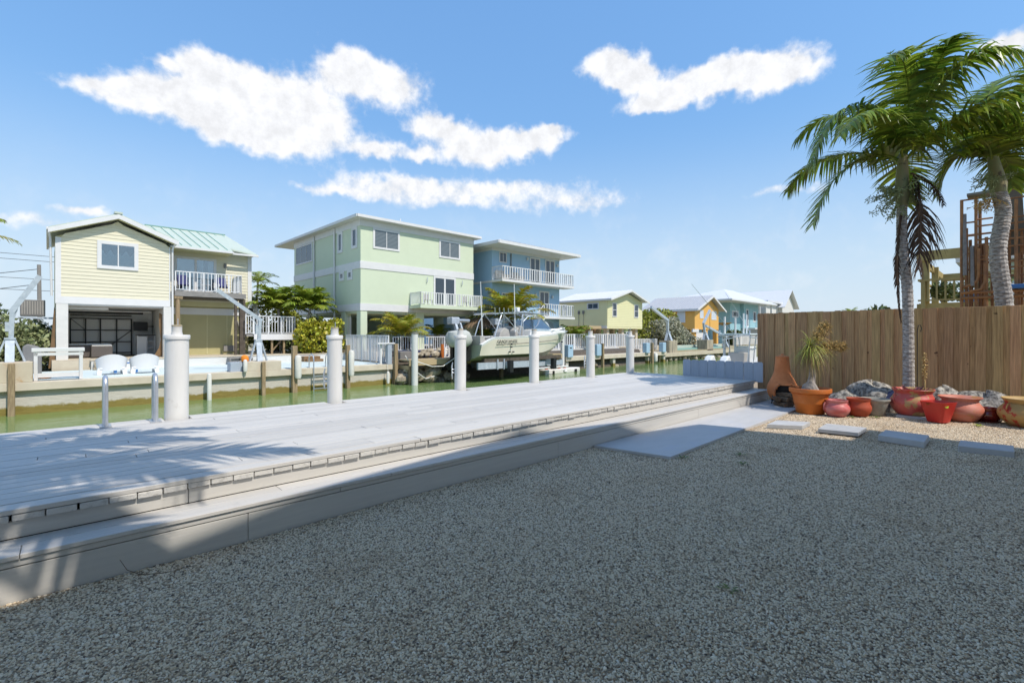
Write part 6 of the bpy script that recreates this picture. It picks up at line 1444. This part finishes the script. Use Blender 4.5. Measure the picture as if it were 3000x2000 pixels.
# ---- orange house
oh = F('orange_house', 'orange board house on pillars with a grey metal gable roof', 'house', (79,12,2))
A0,A1,AT,AB = 74.9,84.4,7.5,17.0; pk = 80.3
MB().prism([(A0,2.2),(A1,2.2),(A1,5.7),(pk,7.75),(A0,5.5)],'y',AT,AB).build('wall', K['orange'], oh)
rf = MB(); slab2(rf,A0-.5,5.55,pk,8.02,AT-.8,AB+.5,.1); slab2(rf,pk,8.02,A1+1.3,5.55,AT-.8,AB+.5,.1); ro = rf.build('roof', K['greyroof'], oh)
ra = MB(); slab2(ra,A0-.55,5.5,pk,7.98,AT-.9,AT-.8,.3); slab2(ra,pk,7.98,A1+1.35,5.5,AT-.9,AT-.8,.3); ra.box(A0-.65,A0-.5,AT-.8,AB+.5,5.2,5.5); ra.build('fascia', K['white'], ro)
for i in range(24): t_ = AT-.6+i*.43; MB().beam((A0-.5,t_,5.58),(pk,t_,8.05),.07,.05).build('roof_seam', K['greyroof'], ro)
window(oh,'t',AT,76.76,78.18,4.07,5.43,1,.12,pane='louver'); window(oh,'t',AT,81.3,83.4,3.9,5.4,1,.14,pane='louver'); window(oh,'s',A0,9.1,10.5,3.34,5.46,1,.12,pane='louver')
for s in (75.0,79.4,83.8):
    for t_ in (7.6,12,16.4): MB().box(s,s+.7,t_,t_+.7,-.6,2.2).build('pillar', K['orange'], oh)
MB().box(73.8,76.0,7.3,7.5,1.75,2.25).build('beam', K['white'], oh); MB().box(76.0,79.6,7.9,8.0,-.6,1.75).build('white_door', K['white'], oh); MB().box(73.2,75.0,9,9.1,-.6,2.2).build('grey_panel', K['boattan'], oh); MB().box(75.5,84,12.5,12.7,-.6,2.2).build('store_wall', K['olive'], oh)
# ---- aqua house and white house far right
ah = F('aqua_house', 'aqua house with a wide white hip roof and porch behind the orange house', 'house', (112,15,3))
MB().box(103,114,12.6,24,-.6,8.35).build('wall', K['aqua'], ah); MB().box(108.9,118,11.9,12.6,2.7,8.3).build('porch_wall', K['aqua'], ah)
r_ = MB().add([(95.5,9.4,8.45),(123,9.4,8.45),(123,27,8.45),(95.5,27,8.45),(107,15.5,11.4),(112,15.5,11.4)],[(0,1,5,4),(1,2,5),(2,3,4,5),(3,0,4)]); ahr = r_.build('roof', K['whiteroof'], ah)
MB().box(95.5,123,9.35,27,8.15,8.44).build('fascia', K['white'], ahr)
for s in (112.5,116.5,120.5): MB().box(s,s+.35,9.8,10.15,-.6,8.3).build('porch_post', K['white'], ah)
MB().box(109.5,121,9.8,12.5,2.5,2.8).build('porch_floor', K['white'], ah); railing(ah,(112.5,9.9,2.8),(120.5,9.9,2.8),1.2,.35,3,bw=.1,pw=.15)
window(ah,'t',12.6,103.9,107.6,5.0,6.5,2,.3); window(ah,'t',11.9,110,111.6,3.0,7.0,1,.25,name='french_door'); window(ah,'t',11.9,114.5,116.5,4.2,6.6,1,.25)
wh = F('white_house', 'white gabled house at the far right beyond the aqua house', 'house', (140,14,3))
MB().prism([(136,-.6),(146,-.6),(146,9.0),(141,12.6),(136,9.0)],'y',12,24).build('wall', K['whitewall'], wh)
rf = MB(); slab2(rf,134.5,8.4,141,13.2,11,25,.2); slab2(rf,141,13.2,147.5,8.4,11,25,.2); rf.build('roof', K['whiteroof'], wh); MB().box(126,136,13,22,-.6,9.2).build('wing', K['whitewall'], wh); MB().box(125,136.5,12,23,9.2,9.7).build('wing_roof', K['whiteroof'], wh)
fsolo('roof_behind', 'pale blue roofed house partly hidden behind the cream house stairs', 'house', MB().box(40,46,30,36,-.6,5.2), K['blue'], (43,33,0))

# ---- trees and shrubs of the far bank
farpalm('bushy palm behind the stair landing of the cream house', (11.9,10.6,0), (11.7,10.6,3.3), 26, 2.5, 'frond_far', 31, .12, ll=.85, w=.055, nl=34, e0=.62)
farpalm('leaning palm between the cream house and the mint house', (12.3,8.6,0), (13.3,8.7,3.3), 26, 2.2, 'frond_far', 32, .11, ll=.8, w=.055, nl=34, e0=.6)
farpalm('palm crown rising behind the cream house roof edge', (13.5,22,0), (13.6,22,6.3), 12, 1.9, 'frond_far', 33, .12, ll=.55)
bush('sea_grape', 'yellow green sea grape shrub beside the mint house', 'shrub', (13.3,7.3,1.15), (1.75,1.0,1.35), 2600, .13, 'seagrape', 5, 5, asp=.8)
bush('sea_grape', 'yellow green shrub sprig against the mint house column', 'shrub', (14.4,7.1,1.95), (.75,.6,.85), 700, .12, 'seagrape', 6, 3, asp=.8)
bush('shrub', 'dark shrub under the leaning palm behind the terrace wall', 'shrub', (12.9,9.5,.8), (1.2,1.0,1.1), 1500, .13, 'darkleaf', 7, 4)
bush('shrub', 'tall green shrubs behind the stair landing of the cream house', 'shrub', (12.4,13.5,1.7), (2.6,1.2,2.0), 4200, .17, 'treeleaf', 17, 5)
bush('shrub', 'green shrub between the leaning palm and the mint house', 'shrub', (14.6,11.5,1.4), (1.0,1.2,1.7), 1800, .16, 'darkleaf', 18, 4)
farpalm('small yellowing coconut palm in front of the mint house', (17.5,3.0,.2), (17.6,3.0,1.35), 18, 2.5, 'frond_y', 34, .14, ll=.62, dead=3, e0=.66, nl=38, w=.045)
farpalm('coconut palm in front of the blue house', (28.3,2.8,.0), (28.4,2.8,2.7), 24, 3.9, 'frond_y', 35, .2, ll=.95, dead=1, e0=.64, nl=40, w=.06)
farpalm('low palm between the blue house and the pale yellow house', (38.3,3.6,-.1), (38.4,3.6,.9), 16, 2.2, 'frond_far', 36, .15, ll=.8, e0=.7, nl=28, w=.06)
farpalm('palm seen through the open ground floor of the mint house', (24.6,8.5,.2), (24.6,8.5,1.4), 10, 1.6, 'frond_far', 37, .1, ll=.6, w=.05)
farpalm('small palm below the thatched umbrella', (27.3,5.2,.2), (27.3,5.2,1.3), 10, 1.3, 'frond_far', 38, .1, ll=.5, w=.05)
bush('shrub', 'dark shrub seen through the left bay of the mint house', 'shrub', (17.5,14.0,1.3), (1.0,1.0,1.4), 1200, .13, 'darkleaf', 9, 3)
bush('shrub', 'dark hedge row behind the mint house ground floor', 'shrub', (21,22,1.2), (6,1.2,1.5), 3500, .2, 'darkleaf', 10, 5)
bush('olive_tree', 'yellow green tree between the pale yellow house and the orange house', 'tree', (61,7.0,2.4), (4.4,2.6,2.9), 6000, .22, 'treeleaf', 11, 6)
bush('silver_tree', 'silver green buttonwood tree behind the left far davit', 'tree', (61,4.2,1.1), (4.4,2.0,2.5), 6500, .19, 'buttonwood', 12, 7)
bush('shrub', 'dark shrubs under the pale yellow house', 'shrub', (52,14,.7), (5,1.2,1.3), 2500, .2, 'darkleaf', 13, 4)
bush('shrub', 'low green shrub by the white fence before the aqua house', 'shrub', (92,7.5,.7), (4.5,1.5,1.6), 2600, .28, 'darkleaf', 14, 4)
bush('shrub', 'silver shrub spilling over the green ledge', 'shrub', (66.5,4.5,.2), (1.6,1.2,1.2), 1300, .17, 'buttonwood', 15, 3)
fence_thing('grey slatted fence in front of the aqua house', (86,5.5,-.6), (112,6.5,-.6), 1.9, sp=.5, post=4, bw=.25, pw=.2, m='fender')
dish = F('satellite_dish', 'rusty brown satellite dish beside the orange house', 'dish', (88,8,2))
MB().lathe([(.1,0),(.8,.15),(1.4,.5),(1.38,.52),(.75,.2),(.1,.06)],(88,8,3.0),16).build('bowl', K['tanpot'], dish, smooth=True); MB().tube([(88,8,-.6),(88,8,3.0)],.1,8).build('mast', K['galv'], dish)
fp = random.Random(4)
for lb,s,t_,z in (('left of the flag',205,40,11.5),('right of the flag',262,20,11.0)): farpalm('distant palm crown above the board fence, %s' % lb, (s,t_,-.5),(s,t_,z),11,4.2,'frond_far',int(s),.25,ll=1.3,w=.12,nl=18)
far_trees = MB()
for k in range(26):
    s = 60+k*26+fp.uniform(-8,8); far_trees_ = leaves((s,70+fp.uniform(0,60),2.2),(16,6,fp.uniform(2.0,4.0)),420,1.0,500+k); far_trees.add(far_trees_.v, far_trees_.f)
tag(far_trees.build('distant_trees', K['darkleaf'], None, org=(60,70,0), far=True), 'low line of distant dark green trees along the horizon', 'trees', kind='stuff')
# ================================================================== neighbour on the right, beyond the board fence
nd = thing('raised_deck', 'raised treated pine deck with pergola beams beyond the board fence', 'deck', (19,3,2))
def P(u_, v_, X):   # helper: height and side position of a point on a plane of constant X
    return u_
ZDK, DXA, DYA = 2.62, 24.0, 2.68
MB().box(DXA,34,-6,DYA,ZDK-.12,ZDK).build('floor', K['newtimber'], nd); MB().box(DXA-.06,DXA-.002,-6,DYA,ZDK-.42,ZDK-.02).build('rim_board', K['newtimber'], nd); MB().box(DXA-.06,34,DYA+.002,DYA+.06,ZDK-.42,ZDK-.02).build('rim_board', K['newtimber'], nd)
for x_,y_ in ((DXA,2.5),(DXA,-1.5),(27.0,2.5),(30.5,2.5),(DXA,-4.5)): MB().box(x_+.02,x_+.24,y_-.11,y_+.11,0,4.3).build('post', K['newtimber'], nd)
MB().box(DXA-.07,DXA+.0,-5,2.75,4.25,4.62).build('beam', K['newtimber'], nd); MB().box(DXA+.002,31,2.52,2.6,4.05,4.32).build('beam', K['newtimber'], nd); MB().box(30.5,30.6,-5,2.5,3.95,4.3).build('beam', K['newtimber'], nd)
for y_ in (2.55,.3,-1.9,-4.1): MB().box(DXA-.17,DXA-.07,y_-.06,y_+.06,ZDK-.4,ZDK+.92).build('rail_post', K['newtimber'], nd)
MB().box(DXA-.18,DXA-.06,-5.5,2.7,ZDK+.84,ZDK+.92).build('hand_rail', K['newtimber'], nd); MB().box(DXA-.15,DXA-.08,-5.5,2.7,ZDK+.08,ZDK+.14).build('foot_rail', K['newtimber'], nd)
MB().box(DXA,30,2.6,2.68,ZDK+.84,ZDK+.92).build('hand_rail', K['newtimber'], nd)
mb = MB(); y_ = 2.4
while y_ > -5.4: mb.box(DXA-.14,DXA-.09,y_-.025,y_+.025,ZDK+.14,ZDK+.84); y_ -= .24
mb.build('balusters', K['newtimber'], nd, kind='stuff')
nh = thing('neighbour_house', 'pale blue house with white trim behind the raised deck', 'house', (36,0,2))
MB().box(36,48,-14,1.2,0,5.3).build('wall', K['stucco_b'], nh); MB().box(35,48.5,-14.5,2.4,5.3,5.65).build('fascia', K['white'], nh); MB().prism([(-14.6,5.65),(2.5,5.65),(-6,7.2)],'x',34.9,48.6).build('roof', K['whiteroof'], nh)
MB().box(35.9,36.0,.4,1.2,.5,5.25).build('corner_board', K['white'], nh)
solo('storage_bench', 'white storage bench on the raised deck behind the scaffold', 'bench', MB().box(25.2,26.2,-2.3,.2,ZDK,ZDK+.6).box(25.15,26.25,-2.35,.25,ZDK+.602,ZDK+.68), K['plastic'], (25.7,-1,ZDK), bevel=.03)
solo('blue_bin', 'blue plastic bin behind the railing of the raised deck', 'bin', MB().box(24.9,25.5,.9,1.5,ZDK,ZDK+.5), K['bluetable'], (25.2,1.2,ZDK), bevel=.04)
def nbush(name, label, c, R, n, sz, m, seed):
    t = thing(name, label, 'plant', (c[0],c[1],c[2]-R[2])); leaves(c,R,n,sz,seed).build('foliage', K[m], t); MB().tube([(c[0],c[1],c[2]-R[2]),(c[0],c[1],c[2])],.03,6).build('stem', K['bark'], t)
nbush('potted_plant', 'green potted plant behind the raised deck railing', (24.6,2.1,ZDK+.45),(.42,.42,.38),500,.09,'darkleaf',71)
nbush('shrub', 'leafy green shrub at the right behind the scaffold', (19.5,-.75,3.6),(.7,.75,.9),900,.10,'treeleaf',72)
nbush('shrub', 'spiky green shrub top showing over the fence left of the palm', (20,3.2,1.9),(.6,.8,.55),420,.16,'darkleaf',73)
nbush('shrub', 'large dark shrub on the raised deck behind the railing', (29,1.0,ZDK+.7),(1.2,1.6,.7),900,.14,'darkleaf',74)
# rusty scaffold with planks
sc = thing('scaffold', 'tall rusty orange scaffold frames stacked beside the raised deck', 'scaffold', (17,.6,0))
SX = 17.0
def sy(y_): return (y_-2.12)*.47+1.05       # frames stand close together
def sz(z_): return (z_-2.0)*.94+2.40
def pole(x,y0,z0,z1,r=.03): y0, z1 = sy(y0), sz(z1); MB().tube([(x,y0,z0),(x,y0,z1)],r,8).build('tube', K['scaff'], sc, smooth=True)
def bar(x,ya,yb,z,r=.022,x2=None): ya, yb, z = sy(ya), sy(yb), sz(z); MB().tube([(x,ya,z),(x2 if x2 is not None else x,yb,z)],r,8).build('tube', K['scaff'], sc, smooth=True)
for x,y_,z1 in ((SX,2.12,4.7),(SX,1.55,4.72),(SX+.25,1.42,4.6),(SX,1.15,3.6),(SX,-.35,4.6),(SX,-.6,4.3),(SX+.4,-.15,4.3),(SX,1.93,3.9),(SX+.2,1.80,3.6),(SX,.05,4.5)): pole(x,y_,.2,z1,.034)
for z in (4.68,4.05,3.68,3.2,2.75): bar(SX,2.12,1.55,z)
for z in (4.1,3.92,3.55,3.42,3.1,3.0,2.6): bar(SX,1.55,.9,z)
for z in (4.78,4.55,4.05,3.9,3.5,3.3,2.9,2.75): bar(SX,.75,-1.0,z)
for z in (2.12,1.98,1.7): bar(SX-.05,2.15,-1.0,z,.034)
for y_ in (1.75,1.3,.95,.6,.3,-.05,-.8): pole(SX+.3,y_,.2,3.3+.5*math.sin(y_*7),.03)
for z in (3.75,3.35,2.95,2.55): bar(SX+.3,2.1,-1.0,z,.026)
MB().tube([(SX-.06,sy(a),sz(b)) for a,b in ((1.45,3.3),(1.45,2.6),(1.5,2.45),(1.65,2.35),(2.05,2.28))],.034,8).build('tube', K['scaff'], sc, smooth=True)
MB().tube([(SX-.1,sy(a),sz(b)) for a,b in ((1.2,2.9),(1.2,2.4),(1.35,2.2),(1.8,2.15))],.03,8).build('tube', K['scaff'], sc, smooth=True)
for y_,z0,z1 in ((1.98,2.6,4.3),(1.68,2.3,3.4)): MB().tube([(SX-.08,sy(y_),sz(z0)),(SX+.02,sy(y_+.03),sz(z1))],.04,8).build('prop', K['greytimber'], sc)
for k,(ya,yb,z0,z1) in enumerate(((.36,-.02,3.45,5.1),(-.06,-.5,3.5,5.12),(-.54,-1.0,3.5,5.14))):
    MB().add([(SX+.5,ya-.08,z0),(SX+.5,yb-.08,z0),(SX+.12,yb,z1),(SX+.12,ya,z1),(SX+.56,ya-.08,z0),(SX+.56,yb-.08,z0),(SX+.18,yb,z1),(SX+.18,ya,z1)],[(0,1,2,3),(4,7,6,5),(0,4,5,1),(1,5,6,2),(2,6,7,3),(3,7,4,0)]).build('plank', K['ply'], sc)
MB().box(SX-.1,SX+.5,.38,.95,5.0,5.06).build('plank', K['ply'], sc)
solo('blue_board', 'blue painted board lying on the scaffold rail at the right', 'board', MB().box(SX-.2,SX+.3,-.35,.22,2.56,2.66), K['bluetable'], (SX,-.1,2.6), bevel=.01)

# neighbour's centre console boat moored beyond the low fence
nb = thing('console_boat', 'white centre console boat with a pale blue T-top and two white outboards', 'boat', (31,12,-1.8))
BX0,BX1,BY = 27.9,35.3,12.0
vs=[]; NS=14
for i in range(NS+1):
    f=i/NS; x=BX0+(BX1-BX0)*f; w=1.15*(1-max(0,(f-.5)/.5)**2); zt=-.75+.25*f*f
    for yy,z in ((-w,zt),(-w*.95,zt-.3),(-w*.8,-1.6),(0,-2.0+.6*max(0,f-.6)),(w*.8,-1.6),(w*.95,zt-.3),(w,zt)): vs.append((x,BY+yy,z))
MB().add(vs,[(i*7+j,(i+1)*7+j,(i+1)*7+j+1,i*7+j+1) for i in range(NS) for j in range(6)]+[tuple(range(7))]).build('hull', K['hulltop'], nb, smooth=True)
MB().box(BX0+.3,BX1-1.5,BY-.95,BY+.95,-1.2,-1.15).build('deck', K['hulltop'], nb); MB().box(BX0+3.1,BX0+4.2,BY-.5,BY+.5,-1.15,.25).build('console', K['hulltop'], nb, bevel=.06); MB().box(BX0+2.2,BX0+2.8,BY-.5,BY+.5,-1.15,-.1).build('leaning_post', K['boattan'], nb, bevel=.05)
MB().box(BX0+1.9,BX0+5.3,BY-.95,BY+.95,.98,1.06).build('t_top', K['pooldeck'], nb, bevel=.03)
tw=MB()
for dx in (2.1,3.0,4.6):
    for sd in (-1,1): tw.tube([(BX0+dx,BY+sd*.7,-1.15),(BX0+dx+.1,BY+sd*.75,.0),(BX0+dx+.15,BY+sd*.85,.98)],.035,6)
for dx in (1.9,3.0,4.2,5.3): tw.tube([(BX0+dx,BY-.95,.93),(BX0+dx,BY+.95,.93)],.03,6)
for sd in (-1,1): tw.tube([(BX0+1.8,BY+sd*.95,.85),(BX0+3.6,BY+sd*.98,.72),(BX0+5.3,BY+sd*.95,.9)],.03,6).tube([(BX0+1.9,BY+sd*.9,.95),(BX0+2.0,BY+sd*.9,1.25)],.04,6)
tw.build('t_top_frame', K['alu'], nb, smooth=True)
for sd in (-1,1):
    y_=BY+sd*.45
    MB().prism([(BX0-.75,-.95),(BX0-.1,-.95),(BX0-.05,-.55),(BX0-.25,-.20),(BX0-.55,-.28),(BX0-.80,-.55)],'y',y_-.22,y_+.22).build('outboard_cowl', K['hulltop'], nb, bevel=.07); MB().box(BX0-.5,BX0-.15,y_-.1,y_+.1,-2.2,-.9).build('outboard_leg', K['hulltop'], nb)
for p_ in ([(BX0+2.0,BY,.98),(BX0-.6,BY,2.2),(BX0-3.6,BY,3.7)],[(BX0+5.2,BY+.2,.98),(BX0+3.0,BY+.2,2.4),(BX0+.9,BY+.1,3.5)],[(BX0+1.9,BY-.6,.95),(BX0-.3,BY-.2,.68)]): MB().tube(p_,[.022,.016,.008][:len(p_)],6).build('outrigger', K['alu'], nb)
for x_,y_ in ((BX0+2.6,BY-.3),(BX0+4.4,BY+.2)): MB().tube([(x_,y_,1.06),(x_,y_,2.3)],.05,6).build('antenna', K['hulltop'], nb)
for i,(x_,y_) in enumerate(((30.6,12.9),(33.0,13.2))):
    solo('mooring_pole', 'thin white mooring pole behind the T-top boat, %s of two' % ('left','right')[i], 'post', MB().tube([(x_,y_,-3.2),(x_,y_,2.55)],.07,8), K['pile'], (x_,y_,0), 'mooring poles behind the console boat', smooth=True)

nb.location.z += .42
S.cycles.max_bounces = 6; S.cycles.diffuse_bounces = 3; S.cycles.glossy_bounces = 3; S.cycles.transparent_max_bounces = 10
